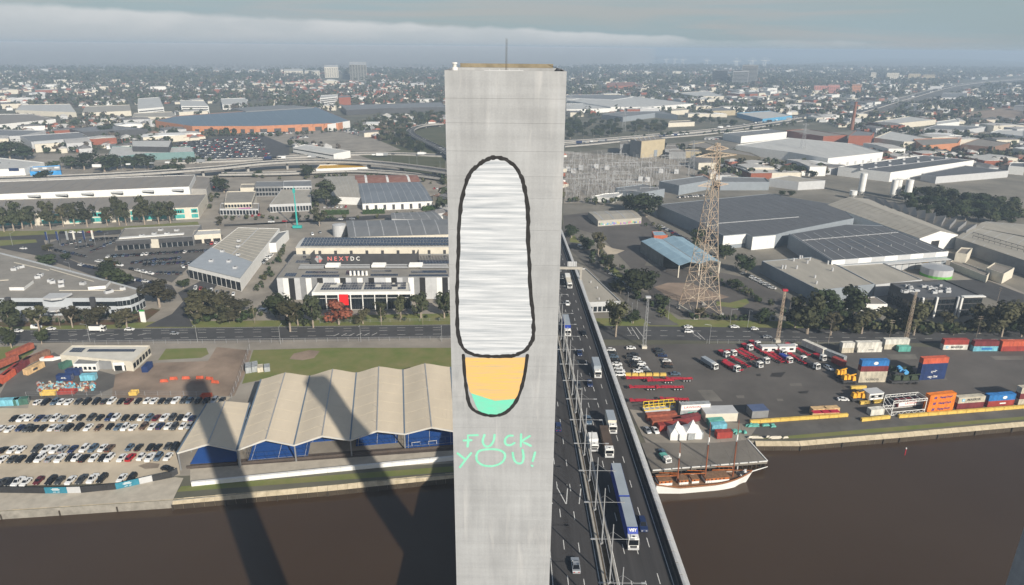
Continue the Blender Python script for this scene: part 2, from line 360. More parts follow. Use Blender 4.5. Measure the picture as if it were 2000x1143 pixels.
sheet('bay_water', 'F', [(1110, 134), (1300, 138), (1500, 128), (1700, 118), (1700, 112), (1400, 112), (1110, 120)], flat('bay_water', (.05, .07, .09), .15))
def dash(root, a, b, w, name='lane_dash', z=None):
 m = MB(); m.slab(a, b, w, .004); return part(m, name, M_WLINE, root)
WL[main_road] = Vector((0, 0, 0))
def road_line(tagc, p, q, n, frac, w, z=GZ + .6, root=main_road, name='lane_dash'):
 A, B = at(tagc, *p, GZ), at(tagc, *q, GZ); A.z = B.z = z
 for k in range(n):
  a, b = lerp(A, B, k / n), lerp(A, B, (k + frac) / n); dash(root, a, b, w, name)
zr = GZ + .004 * _lv[0] + .02
road_line('F', (-200, 657.5), (880, 645), 30, .45, .22, zr)
road_line('F', (-200, 669), (880, 653), 30, .45, .22, zr)
road_line('F', (-200, 652), (880, 640), 30, .45, .22, zr)
road_line('F', (1225, 646), (2000, 654), 24, .45, .22, zr)
road_line('F', (1225, 656), (2000, 664), 24, .45, .22, zr)
road_line('F', (0, 646.4), (880, 635.5), 1, 1, .2, zr, name='edge_line')
road_line('F', (0, 669.6), (880, 658.7), 1, 1, .2, zr, name='edge_line')
for k in range(6):
 A = at('Y', 860 + k * 170, 110 - k * 2); B = at('Y', 960 + k * 170, 92 - k * 2); A.z = B.z = zr; dash(main_road, A, B, .35, 'hatch_line')
for k in range(6):
 A = at('4', 780 + k * 50, 1134 - k); B = at('4', 815 + k * 50, 1118 - k); A.z = B.z = zr; dash(main_road, A, B, .35, 'hatch_line')
for p, q in (((200, 90), (235, 150)), ((235, 90), (300, 190)), ((270, 88), (350, 190)), ((760, 140), (830, 190)), ((800, 135), (865, 195))):
 A = at('R5', *p); B = at('R5', *q); A.z = B.z = zr; dash(main_road, A, B, .3, 'stop_line')
# ---------------------------------------------------------------- the road bridge
def bx(X, Y): return X - .008 * (Y - 110)
def bz(Y): return 37.2 - .022 * (Y - 60) - 5.0e-5 * (Y - 60) ** 2 - (0 if Y > 60 else 5e-5 * 0)
bridge = thing('road_bridge', 'dual carriageway road bridge on tall piers over the brown river, beside the graffitied tower', 'bridge', (20, 200, 0))
M_DECK = mat('deck_asphalt', (.052, .050, .051), .85, var=.32, scale=.22, stretch=(1.8, .05, 1), bump=.12, bscale=7)
M_CB = mat('barrier_concrete', (.36, .34, .30), .85, var=.16, scale=.5)
M_PANEL = mat('parapet_panel_grey', (.40, .41, .42), .55, var=.10, scale=.8, objrand=.07)
M_RAIL = flat('dark_rail', (.03, .032, .036), .6)
Y0, Y1, ST = -260.0, 660.0, 10.0
def ribbon(xa, xb, dz, th, y0=Y0, y1=Y1, st=ST):
 m = MB(); n = max(1, int(round((y1 - y0) / st))); pr = None
 for k in range(n + 1):
  y = y0 + (y1 - y0) * k / n; z = max(bz(y), GZ - 2) + dz
  i = len(m.v); m.v += [(bx(xa, y), y, z - th), (bx(xb, y), y, z - th), (bx(xb, y), y, z), (bx(xa, y), y, z)]
  if k:
   p = i - 4
   for a, b in ((0, 1), (1, 2), (2, 3), (3, 0)): m.f.append((p + a, p + b, i + b, i + a)); m.m.append(0)
  if k == 0: m.f.append((i, i + 1, i + 2, i + 3)); m.m.append(0)
  if k == n: m.f.append((i + 3, i + 2, i + 1, i)); m.m.append(0)
 return m
part(ribbon(6.2, 20.05, 0, 1.1), 'deck', M_DECK, bridge)
part(ribbon(21.5, 35.6, 0, 1.1), 'deck', M_DECK, bridge)
part(ribbon(8.5, 18, -1.103, 2.6), 'box_girder', M_CONC, bridge)
part(ribbon(24, 33.5, -1.103, 2.6), 'box_girder', M_CONC, bridge)
for xa, xb, h in ((19.3, 19.75, .95), (22.0, 22.4, .95), (6.25, 6.7, 1.2)):
 part(ribbon(xa, xb, h + .003, h), 'concrete_barrier', M_CB, bridge)
part(ribbon(20.05, 21.5, -.35, .2), 'median_tray', mat('tray_brown', (.13, .105, .075), .9, var=.3, scale=.6), bridge)
for xx, hz in ((20.15, 1.25), (21.4, 1.25), (22.2, 1.3)):
 part(ribbon(xx - .05, xx + .05, hz, .1), 'guard_rail', M_STEEL, bridge)
part(ribbon(35.05, 35.25, 1.55, 1.5), 'inner_wall', M_RAIL, bridge)  # wall coloured near black: the shade on its inner face is painted in
part(ribbon(34.5, 34.6, 1.15, .1), 'hand_rail', M_RAIL, bridge)
# curved outer fascia panels, one by one
def panel_mesh(x0):
 m = MB(); prof = [(0, 1.7), (.5, 1.72), (1.2, 1.35), (1.8, .7), (2.15, -.3), (2.25, -1.5)]
 Lp = 3.38
 for (xa, za), (xb, zb) in zip(prof[:-1], prof[1:]):
  m.face([(xa, 0, za), (xb, 0, zb), (xb, Lp, zb), (xa, Lp, za)])
  m.face([(xa, 0, za - .12), (xa, Lp, za - .12), (xb - .05, Lp, zb - .12), (xb - .05, 0, zb - .12)])
 for y in (0, Lp):
  for (xa, za), (xb, zb) in zip(prof[:-1], prof[1:]): m.face([(xa, y, za), (xb, y, zb), (xb - .05, y, zb - .12), (xa, y, za - .12)])
 return m.mesh('parapet_panel', M_PANEL)
pm = panel_mesh(0); yy = 66.0; k = 0
while yy < 560:
 o = obj('parapet_panel', pm, bridge, (bx(35.28, yy) - 20, yy - 200, bz(yy)))
 o.rotation_euler = (math.atan((bz(yy + 3.6) - bz(yy)) / 3.6), 0, math.atan(.008)); yy += 3.62
# rail posts with bracing that throw the diagonal shadows
pp = MB(); pp.box((0, 0, .55), (.1, .12, 1.1)); pp.bar((0, 0, 1.1), (.5, 0, 1.5), .05)
ppm = pp.mesh('rail_post', M_RAIL)
yy = 70.0
while yy < 420:
 obj('rail_post', ppm, bridge, (bx(34.55, yy) - 20, yy - 200, bz(yy))); yy += 3.62
# lane markings
def mark(xa, ya, xb, yb, w=.16, name='lane_dash'):
 n = max(1, int((yb - ya) / 12)); m = MB()
 for j in range(n):
  y0, y1 = lerp(ya, yb, j / n), lerp(ya, yb, (j + 1) / n); x0, x1 = lerp(xa, xb, j / n), lerp(xa, xb, (j + 1) / n)
  i = len(m.v)
  m.v += [(bx(x0 - w / 2, y0), y0, bz(y0) + .012), (bx(x0 + w / 2, y0), y0, bz(y0) + .012), (bx(x1 + w / 2, y1), y1, bz(y1) + .012), (bx(x1 - w / 2, y1), y1, bz(y1) + .012)]
  m.f.append((i, i + 1, i + 2, i + 3)); m.m.append(0)
 part(m, name, M_WLINE, bridge)
for X in (9.0, 18.75, 22.75, 33.95): mark(X, 60, X, 560, .17, 'edge_line')
for X in (12.2, 15.5, 25.3, 28.3, 31.2):
 y = 64.0 + (X * 7 % 3)
 while y < 420: mark(X, y, X, y + 3.2, .17); y += 11.4
for X, lean in ((10.6, -1.5), (13.9, -1.6), (14.0, .8), (17.1, 1.1)):     # arrows painted on the left carriageway
 for yb in (139.0, 228.0):
  mark(X, yb, X + lean, yb + 6.5, .22, 'lane_arrow')
  m = MB(); xt, yt = X + lean, yb + 8.3; z = bz(yt) + .014
  m.face([(bx(xt - .55 - lean * .1, yt), yt - 2.1, z), (bx(xt + .55 - lean * .1, yt), yt - 2.1, z), (bx(xt, yt), yt, z)]); part(m, 'arrow_head', M_WLINE, bridge)
# piers
for y in (-140, 30, 205, 262, 330, 400, 470, 540):
 for X in (13.2, 28.8):
  m = MB(); zt = bz(y) - 3.71; gx = bx(X, y)
  m.box((gx, y, (zt - 2) / 2), (4.4, 2.0, zt + 2)); part(m, 'pier', M_CONC, bridge)
# ---------------------------------------------------------------- median lamp posts
lamp_p = thing('lamp_post', '', 'street lamp', link=False)
m = MB(); m.bar((0, 0, -.3), (0, 0, 14.6), .2, 8, r2=.1); m.box((0, 0, .1), (.6, .6, .5)); kid(lamp_p, 'pole', m, M_STEEL)
m = MB(); m.bar((-3.7, 0, 11), (3.7, 0, 11), .05, 6); m.bar((0, 0, 12.8), (-2.2, 0, 11.05), .02); m.bar((0, 0, 12.8), (2.2, 0, 11.05), .02); kid(lamp_p, 'arm', m, M_STEEL)
for s in (-1, 1):
 m = MB(); m.box((s * 3.95, 0, 11.02), (.95, .34, .16)); kid(lamp_p, 'lantern', m, M_STEEL)
ords = ['first', 'second', 'third', 'fourth', 'fifth', 'sixth', 'seventh', 'eighth', 'ninth', 'tenth', 'eleventh', 'twelfth', 'thirteenth', 'fourteenth',
  'fifteenth', 'sixteenth', 'seventeenth', 'eighteenth', 'nineteenth', 'twentieth', '21st', '22nd', '23rd', '24th', '25th', '26th', '27th', '28th', '29th', '30th',
  '31st', '32nd', '33rd', '34th', '35th', '36th', '37th', '38th', '39th', '40th']
y = 100.0; k = 0
while y < 330:
 stamp(lamp_p, (bx(20.75, y), y, bz(y)), 0, f'double armed steel lamp post on the bridge median, {ords[k]} from the picture bottom', 'median lamp posts on the bridge'); y += 12.3; k += 1
# ---------------------------------------------------------------- the two hollow towers
def tower_mat():
 m = bpy.data.materials.new('tower_concrete'); m.use_nodes = True; n = m.node_tree.nodes; l = m.node_tree.links.new
 p = n['Principled BSDF']; p.inputs['Roughness'].default_value = .82; p.inputs['Specular IOR Level'].default_value = .25
 g = n.new('ShaderNodeNewGeometry')
 def noise(scale, sc, det, lo, hi, rough=.6):
  mp = n.new('ShaderNodeMapping'); mp.inputs['Scale'].default_value = sc; l(g.outputs['Position'], mp.inputs['Vector'])
  t = n.new('ShaderNodeTexNoise'); t.inputs['Scale'].default_value = scale; t.inputs['Detail'].default_value = det; t.inputs['Roughness'].default_value = rough
  l(mp.outputs['Vector'], t.inputs['Vector']); r = n.new('ShaderNodeMapRange'); r.inputs['From Min'].default_value = .3; r.inputs['From Max'].default_value = .7
  r.inputs['To Min'].default_value = lo; r.inputs['To Max'].default_value = hi; l(t.outputs['Fac'], r.inputs['Value']); return r.outputs['Result']
 a = noise(.55, (1, 1, .45), 6, .88, 1.12)         # soft blotches
 b = noise(2.4, (1.6, 1.6, .07), 5, .95, 1.06)     # weather streaks running down
 c = noise(.7, (.12, .12, 3.2), 4, .94, 1.05)      # faint lift bands
 d = noise(9, (1, 1, 1), 3, .95, 1.05)
 # pale lime runs
 mp = n.new('ShaderNodeMapping'); mp.inputs['Scale'].default_value = (1.1, 1.1, .12); l(g.outputs['Position'], mp.inputs['Vector'])
 t = n.new('ShaderNodeTexNoise'); t.inputs['Scale'].default_value = 1.3; t.inputs['Detail'].default_value = 7; t.inputs['Distortion'].default_value = .6; l(mp.outputs['Vector'], t.inputs['Vector'])
 r = n.new('ShaderNodeMapRange'); r.inputs['From Min'].default_value = .58; r.inputs['From Max'].default_value = .74; r.inputs['To Max'].default_value = .55; l(t.outputs['Fac'], r.inputs['Value'])
 cur = None
 for s in (a, b, c, d):
  if cur is None: cur = s
  else:
   mm = n.new('ShaderNodeMath'); mm.operation = 'MULTIPLY'; l(cur, mm.inputs[0]); l(s, mm.inputs[1]); cur = mm.outputs[0]
 mixc = n.new('ShaderNodeMixRGB'); mixc.blend_type = 'MULTIPLY'; mixc.inputs['Fac'].default_value = 1; mixc.inputs['Color1'].default_value = (.318, .328, .338, 1)
 comb = n.new('ShaderNodeCombineXYZ')
 for k in range(3): l(cur, comb.inputs[k])
 l(comb.outputs[0], mixc.inputs['Color2'])
 mx2 = n.new('ShaderNodeMixRGB'); mx2.inputs['Color2'].default_value = (.46, .46, .46, 1); l(r.outputs['Result'], mx2.inputs['Fac']); l(mixc.outputs['Color'], mx2.inputs['Color1'])
 l(mx2.outputs['Color'], p.inputs['Base Color'])
 return m
M_TOWER = tower_mat()
TW, TD, TYF, TTOP = 6.84, 6.1, 40.0, 138.75
def tower(cx, yf, label, joints):
 cy_ = yf + TD / 2
 t = thing('bridge_tower', label, 'tower', (cx, cy_, 0))
 zs = sorted(joints) + [TTOP]; zs = [-2.0] + zs
 for z0, z1 in zip(zs[:-1], zs[1:]):
  g = .008 if z0 > 0 else 0
  m = MB(); hw, hd, th = TW / 2, TD / 2, .35
  if z1 == TTOP: th = .22
  O = [(cx - hw, cy_ - hd), (cx + hw, cy_ - hd), (cx + hw, cy_ + hd), (cx - hw, cy_ + hd)]
  I = [(cx - hw + th, cy_ - hd + th), (cx + hw - th, cy_ - hd + th), (cx + hw - th, cy_ + hd - th), (cx - hw + th, cy_ + hd - th)]
  for q in range(4):
   r = (q + 1) % 4
   m.face([(*O[q], z0 + g), (*O[r], z0 + g), (*O[r], z1), (*O[q], z1)])
   m.face([(*I[r], z0 + g), (*I[q], z0 + g), (*I[q], z1), (*I[r], z1)])
   m.face([(*O[q], z1), (*O[r], z1), (*I[r], z1), (*I[q], z1)])
   m.face([(*I[q], z0 + g), (*I[r], z0 + g), (*O[r], z0 + g), (*O[q], z0 + g)])
  part(m, 'concrete_lift', M_TOWER, t)
 m = MB(); m.box((cx, cy_, 60), (TW - .2, TD - .2, 120)); part(m, 'joint_core', M_CONCD, t)
 m = MB(); m.box((cx, cy_, TTOP - 1.2), (TW - .46, TD - .46, .3)); part(m, 'roof_slab', M_CONCD, t); m = MB(); m.box((cx, cy_ + TD / 2 - .11, TTOP + .13), (TW - .9, .2, .24)); part(m, 'back_upstand', mat('stained_upstand', (.22, .19, .135), .9, var=.3, scale=1), t)
 return t
joint_px = [193, 241, 296, 345, 388, 450, 518, 600, 655, 715, 776, 836, 895, 958, 1012, 1062, 1110]
tj = [on_plane_y(990, y, TYF).z for y in joint_px]
zl = min(tj)
while zl > 8: zl -= 2.6; tj.append(zl)
TCX = (on_plane_y(868, 138.5, TYF).x + on_plane_y(1107, 138.8, TYF).x) / 2
T2X, T2Y = 47.0, 41.6
tow = tower(TCX, TYF, 'tall square grey concrete tower carrying the big white mural and green lettering', tj)
tow2 = tower(T2X, T2Y, 'second square concrete tower whose shaded edge shows at the lower right corner', [20, 40, 60, 80, 100, 120])
m = MB(); m.box((TCX, TYF + TD / 2, -1), (12, 11, 3)); part(m, 'pile_cap', M_CONC, tow)
m = MB(); m.box((T2X, T2Y + TD / 2, -1), (12, 11, 3)); part(m, 'pile_cap', M_CONC, tow2)
# things on the tower top
c = on_plane_y(988, 135, TYF + 2.2)
m = MB(); m.bar((c.x, TYF + 2.2, TTOP - 1.1), (c.x, TYF + 2.2, TTOP + 1.75), .024, 6, r2=.008); m.bar((c.x + .06, TYF + 2.2, TTOP - .5), (c.x + .06, TYF + 2.2, TTOP + 1.7), .012, 5)
m.box((c.x, TYF + 2.2, TTOP - 1), (.3, .3, .12)); tag(obj('lightning_rod', m.mesh('lightning_rod', flat('rod_metal', (.12, .11, .1), .5, .5))), 'thin lightning rod standing on the top of the graffitied tower', 'lightning rod')
c = on_plane_y(888, 131, TYF + .55)
bl = thing('beacon_light', 'small white warning beacon on the front left corner of the tower top', 'beacon', (c.x, TYF + .55, TTOP))
m = MB(); m.bar((c.x, TYF + .55, TTOP - .05), (c.x, TYF + .55, TTOP + .16), .17, 10); part(m, 'base', M_WHITE, bl)
m = MB(); m.bar((c.x, TYF + .55, TTOP + .163), (c.x, TYF + .55, TTOP + .34), .11, 10); part(m, 'lens', mat('lens_grey', (.55, .55, .52), .3, var=.1), bl)
m = MB(); m.bar((c.x, TYF + .55, TTOP + .343), (c.x, TYF + .55, TTOP + .41), .16, 10); part(m, 'cap', M_WHITE, bl)
m = MB()
for k in range(4):
 x = TCX - .9 + k * .55; m.bar((x, TYF + .11, TTOP), (x, TYF + .11, TTOP + .1), .02, 6)
m.box((TCX - .1, TYF + .11, TTOP + .015), (2.2, .16, .03)); tag(obj('cover_plate', m.mesh('cover_plate', M_LGREY)), 'pale metal cover plate along the front rim of the tower top', 'metal plate')
m = MB(); a = Vector((TCX + TW / 2 - .1, TYF + .2, TTOP)); m.face([a, a + Vector((0, 2.4, 0)), a + Vector((-.9, 2.4, .3)), a + Vector((-.9, .6, .3))]); m.face([a + Vector((0, 0, .02)), a + Vector((-.9, .6, .32)), a + Vector((-.9, 2.4, .32)), a + Vector((0, 2.4, .02))])
tag(obj('roof_hatch', m.mesh('roof_hatch', M_DGREY)), 'dark hatch lid propped at the right corner of the tower top', 'hatch')
# paint on the tower: a plain rounded two-tone mural (a generic stand-in) and the written words
YW = TYF - .004
def wallp(x, y, off=0): p = on_plane_y(x, y, TYF); return Vector((p.x, YW - off, p.z))
def wpoly(pts, off, name, mt, parent):
 m = MB(); m.face([wallp(x, y, off) for x, y in pts]); return part(m, name, mt, parent)
def smooth(pts, n=8, closed=True):
 out = []; N = len(pts)
 for i in range(N if closed else N - 1):
  g = lambda k: Vector((*pts[(i + k) % N], 0)) if closed else Vector((*pts[min(max(i + k, 0), N - 1)], 0))
  p0, p1, p2, p3 = g(-1), g(0), g(1), g(2)
  for j in range(n):
   t = j / n; q = .5 * ((2 * p1) + (p2 - p0) * t + (2 * p0 - 5 * p1 + 4 * p2 - p3) * t * t + (3 * p1 - p0 - 3 * p2 + p3) * t ** 3); out.append((q.x, q.y))
 if not closed: out.append(pts[-1])
 return out
def stroke(pts, wpx, off, name, mt, parent, jit=.24, seed=1):
 r = random.Random(seed); P = [wallp(x, y, off) for x, y in pts]; m = MB(); k = (wallp(1000, 500) - wallp(1001, 500)).length
 Lf, Rt = [], []
 for i, p in enumerate(P):
  d = (P[min(i + 1, len(P) - 1)] - P[max(i - 1, 0)]).normalized(); nrm = Vector((-d.z, 0, d.x)); ww = wpx * k / 2 * (1 + r.uniform(-jit, jit))
  Lf.append(p + nrm * ww); Rt.append(p - nrm * ww)
 for i in range(len(P) - 1): m.face([Lf[i], Lf[i + 1], Rt[i + 1], Rt[i]])
 for e in (0, -1):                                   # round spray ends
  c0 = P[e]; rr = wpx * k / 2; m.face([c0 + Vector((math.cos(a) * rr, -.0005 if e else -.001, math.sin(a) * rr)) for a in [2 * PI * q / 10 for q in range(10)]])
 return part(m, name, mt, parent)
def paint(name, a, b, sc=(1.2, 1, 14), scale=.9):
 return mat(name, a, .75, var=0, col2=b, scale=scale, stretch=sc, detail=7)
P_WH = paint('white_rolled_paint', (.25, .28, .315), (.63, .65, .675), (.22, 1, 6))
P_OR = paint('orange_rolled_paint', (.44, .36, .22), (.78, .43, .09), (.4, 1, 8))
P_TE = paint('teal_sprayed_paint', (.20, .50, .38), (.12, .60, .41), (1, 1, 3))
P_BK = paint('black_sprayed_paint', (.010, .010, .011), (.03, .03, .032), (1, 1, 1), 3)
P_GR = paint('mint_sprayed_paint', (.17, .55, .38), (.25, .62, .46), (1, 1, 1), 2)
mural = part(MB().face([wallp(950, 420, -.002), wallp(960, 420, -.002), wallp(960, 430, -.002)]), 'mural', P_WH, tow)
mural['label'] = 'rounded white mural shape with thick black outline and an orange and teal lower end'
WL[mural] = WL[tow]
body = smooth([(912, 352), (935, 322), (965, 308), (995, 316), (1018, 345), (1030, 400), (1032, 480), (1036, 560), (1042, 630), (1038, 668), (1012, 692), (965, 696), (918, 690), (897, 662), (893, 590), (895, 500), (898, 420)], 9)
body = [(x + rnd.uniform(-.7, .7), y + rnd.uniform(-.7, .7)) for x, y in body]
wpoly(body, .001, 'white_field', P_WH, mural)
horn = [(910, 698)] + [(968, 700), (1028, 698)] + smooth([(1028, 698), (1022, 735), (1010, 775)], 6, False)[1:] + [(1008, 779), (967, 783), (920, 768)] + smooth([(918, 768), (911, 735), (908, 698)], 6, False)[1:-1]
wpoly(horn, .0012, 'orange_field', P_OR, mural)
wpoly([(920, 768), (967, 783), (1008, 779)] + smooth([(1008, 779), (990, 802), (966, 810), (938, 806), (920, 768)], 6, False)[1:-1], .0014, 'teal_field', P_TE, mural)
stroke(body + body[:2], 7.5, .003, 'outline', P_BK, mural)
stroke(smooth([(905, 694), (909, 745), (918, 792), (940, 808), (967, 812), (990, 804), (1010, 780), (1023, 740), (1030, 694)], 6, False), 7, .0034, 'outline', P_BK, mural, seed=3)
WORDS = part(MB().face([wallp(930, 900, -.002), wallp(935, 900, -.002), wallp(935, 903, -.002)]), 'lettering', P_GR, tow)
WORDS['label'] = 'mint green hand sprayed words FUCK YOU! on grey concrete'; WL[WORDS] = WL[tow]
G8 = lambda pts: [(860 + x / 3.5375, 820 + y / 3.5375) for x, y in pts]
letters = [[(188, 185), (193, 150), (190, 108), (258, 106)], [(162, 143), (215, 141)],
   smooth([(305, 105), (293, 150), (312, 183), (345, 178), (368, 145), (375, 105)], 5, False),
   smooth([(500, 110), (470, 112), (447, 140), (455, 170), (485, 175), (512, 160)], 5, False),
   [(558, 100), (556, 183)], [(618, 112), (562, 148), (585, 160), (625, 180)],
   [(120, 232), (170, 272)], [(213, 230), (175, 275), (135, 328)],
   smooth([(250, 250), (255, 285), (300, 315), (370, 318), (430, 290), (447, 240), (410, 210), (340, 203), (270, 215), (248, 250)], 5, False),
   smooth([(500, 228), (510, 275), (535, 300), (565, 295), (575, 255), (568, 208)], 5, False),
   [(655, 225), (648, 250), (638, 285)], [(632, 316), (636, 319)]]
for i, s in enumerate(letters): stroke(G8(s), 5.2, .002 + .0006 * i, 'letter_stroke', P_GR, WORDS, .1, i)
# ---------------------------------------------------------------- builders for buildings
def roofmat(name, col, var=.12, rough=.55, ang=0):
 return mat(name, col, rough, var=var, scale=.18, stretch=(1, .25, 1), spec=.3, ang=ang, detail=7)
R_GREY = roofmat('grey_sheet_roof', (.185, .19, .195))
R_DARK = roofmat('dark_sheet_roof', (.105, .108, .115))
R_BEIGE = roofmat('beige_sheet_roof', (.36, .335, .285))
R_PALE = roofmat('pale_sheet_roof', (.50, .50, .48))
R_BROWN = roofmat('brown_grey_roof', (.24, .215, .185))
R_BLUE = roofmat('blue_sheet_roof', (.11, .17, .25))
R_LBLUE = roofmat('light_blue_roof', (.25, .37, .45))
R_MEMB = mat('roof_membrane', (.25, .235, .21), .9, var=.16, scale=.12, detail=8)
R_RUST = mat('rusty_roof', (.20, .065, .045), .85, var=.4, scale=.2, col2=(.30, .17, .13))
M_BRICK = mat('red_brick', (.26, .085, .05), .9, var=.2, scale=1)
M_ORANGE = mat('terracotta_wall', (.46, .20, .10), .85, var=.1, scale=.2)
M_TAN = mat('tan_wall', (.40, .34, .23), .85, var=.1, scale=.2)
M_TEAL = mat('teal_glass', (.06, .36, .34), .25, var=.25, scale=.5, spec=.5)
def centre(poly): return sum((Vector((p[0], p[1], 0)) for p in poly), Vector((0, 0, 0))) / len(poly)
def block(name, label, cat, poly, h, wall, roof, base=GZ, par=.7, lip=.35, group=None, fascia=None):
 poly = ccw([Vector((p[0], p[1])) for p in poly]); c = centre(poly)
 t = thing(name, label, cat, (c.x, c.y, base), group=group)
 m = MB(); n = len(poly); I = inset(poly, lip); zt = base + h + par
 for k in range(n):
  j = (k + 1) % n
  m.face([(*poly[k], base - .5), (*poly[j], base - .5), (*poly[j], zt), (*poly[k], zt)])
  m.face([(*poly[k], zt), (*poly[j], zt), (*I[j], zt), (*I[k], zt)])
  m.face([(*I[j], base + h - .05), (*I[k], base + h - .05), (*I[k], zt), (*I[j], zt)])
 part(m, 'wall', wall, t)
 m = MB(); m.prism(I, base + h - .25, base + h); part(m, 'roof', roof, t)
 t['h'] = h; return t
def shed(name, label, cat, A, B, C, D, h, rise, n, wall, roof, base=GZ, along='AD', ribs=0, ribm=None, over=.3, group=None, ribw=.35, wallrows=True):
 """sheet-roofed hall. A B C D: eave corners front-left, front-right, back-right, back-left; n gabled bays whose ridges run from AB to DC (or AD to BC)"""
 A, B, C, D = (Vector((p[0], p[1])) for p in (A, B, C, D))
 if along == 'AB': A, B, C, D = B, C, D, A
 c = (A + B + C + D) / 4; t = thing(name, label, cat, (c.x, c.y, base), group=group); z = base + h
 F = lambda u: A.lerp(B, u); K = lambda u: D.lerp(C, u)
 w = MB(); us = [k / n for k in range(n + 1)]
 fr = []; bk = []
 for k in range(n):
  fr += [(F(us[k]), z), (F((us[k] + us[k + 1]) / 2), z + rise)]; bk += [(K(us[k]), z), (K((us[k] + us[k + 1]) / 2), z + rise)]
 fr.append((F(1), z)); bk.append((K(1), z))
 w.face([(*A, base - .5), (*B, base - .5)] + [(*p, q) for p, q in fr[::-1]])
 w.face([(*C, base - .5), (*D, base - .5)] + [(*p, q) for p, q in bk])
 w.face([(*D, base - .5), (*A, base - .5), (*A, z), (*D, z)]); w.face([(*B, base - .5), (*C, base - .5), (*C, z), (*B, z)])
 part(w, 'wall', wall, t)
 ax = (K(.5) - F(.5)).normalized() * over
 for k in range(2 * n):
  (p0, z0), (p1, z1), (q0, y0), (q1, y1) = fr[k], fr[k + 1], bk[k], bk[k + 1]
  e = (p1 - p0).normalized() * over; lo = 0 if z1 > z0 else 1
  if k == 0: p0 = p0 - e; q0 = q0 - e; z0 -= over * rise * 2 * n / max(.1, (B - A).length); y0 = z0
  if k == 2 * n - 1: p1 = p1 + e; q1 = q1 + e; z1 -= over * rise * 2 * n / max(.1, (B - A).length); y1 = z1
  p0, p1, q0, q1 = p0 - ax, p1 - ax, q0 + ax, q1 + ax
  m = MB(); g = .02
  tp = [Vector((*p0, z0 + g)), Vector((*p1, z1 + g)), Vector((*q1, y1 + g)), Vector((*q0, y0 + g))]; up = Vector((0, 0, .16))
  i = len(m.v); m.v += [tuple(v) for v in tp] + [tuple(v + up) for v in tp]
  for f in ((3, 2, 1, 0), (4, 5, 6, 7), (0, 1, 5, 4), (1, 2, 6, 5), (2, 3, 7, 6), (3, 0, 4, 7)): m.f.append(tuple(i + a for a in f)); m.m.append(0)
  r = part(m, 'roof_slope', roof, t)
  if ribs:
   for q in range(ribs):
    s = (q + .5) / ribs; a = tp[0].lerp(tp[3], s) + up * 1.03; b = tp[1].lerp(tp[2], s) + up * 1.03
    mm = MB(); mm.slab(a.lerp(b, .03), a.lerp(b, .97), ribw, .05); part(mm, 'roof_rib', ribm or M_LGREY, t)
 return t
def windows(t, P0, P1, z0, z1, n, fr=.6, m=None, depth=.14, u0=0, u1=1, name='window', frame=None, sill=False):
 """a row of n separate windows on the wall from P0 to P1 (outside lies to the right of P0->P1 when seen from above)"""
 P0, P1 = Vector(P0[:2]), Vector(P1[:2]); d = P1 - P0; Ln = d.length; d.normalize(); o = Vector((d.y, -d.x)); ang = math.atan2(d.y, d.x)
 pw = Ln * (u1 - u0) / n; wd = pw * fr; mb = MB(); mb.box((0, 0, 0), (wd, depth, z1 - z0), ang); me = mb.mesh(name, m or M_GLASS)
 fm = None
 if frame:
  f = MB();
  for dx in (-.5, .5): f.box((d.x * wd * dx, d.y * wd * dx, 0), (.16, depth + .08, z1 - z0 + .16), ang)
  f.box((0, 0, (z1 - z0) / 2 + .0), (wd, depth + .06, .14), ang); f.box((0, 0, -(z1 - z0) / 2), (wd, depth + .06, .14), ang); fm = f.mesh('frame', frame)
 base = WL[t]
 for k in range(n):
  c = P0 + d * (Ln * u0 + pw * (k + .5)) + o * (depth * .25);
  ob = obj(name, me, t, (c.x - base.x, c.y - base.y, (z0 + z1) / 2 - base.z))
  if fm: obj('frame', fm, ob, (0, 0, 0))
def panelrow(t, P0, P1, z0, z1, n, mats, name='cladding_panel', proud=.06, gap=.06):
 P0, P1 = Vector(P0[:2]), Vector(P1[:2]); d = P1 - P0; Ln = d.length; d.normalize(); o = Vector((d.y, -d.x)); ang = math.atan2(d.y, d.x); pw = Ln / n; base = WL[t]
 mes = {}
 for k in range(n):
  m_ = mats[k % len(mats)]
  if m_ not in mes: mb = MB(); mb.box((0, 0, 0), (pw - gap, .16, z1 - z0), ang); mes[m_] = mb.mesh(name, m_)
  c = P0 + d * (pw * (k + .5)) + o * (proud); obj(name, mes[m_], t, (c.x - base.x, c.y - base.y, (z0 + z1) / 2 - base.z))
def aircon(t, x, y, z, sx=2.2, sy=1.6, h=1.3, rz=0, m=None, name='air_conditioner'):
 mb = MB(); mb.box((x, y, z + h / 2 + .15), (sx, sy, h), rz, 0); mb.box((x, y, z + .07), (sx * .8, sy * .8, .14), rz, 1)
 mb.bar((x - .0, y, z + h + .16), (x, y, z + h + .3), min(sx, sy) * .33, 10, 1); return part(mb, name, [m or M_LGREY, M_DGREY], t)
def vents(t, tagc, pts, z, r=.45, h=.9, m=None, name='roof_vent'):
 for x, y in pts:
  p = at(tagc, x, y, z); mb = MB(); mb.bar((p.x, p.y, z - .1), (p.x, p.y, z + h), r * .7, 8); mb.bar((p.x, p.y, z + h + .003), (p.x, p.y, z + h + .35), r, 8, r2=r * .5); part(mb, name, m or M_LGREY, t)
SOLM = {}
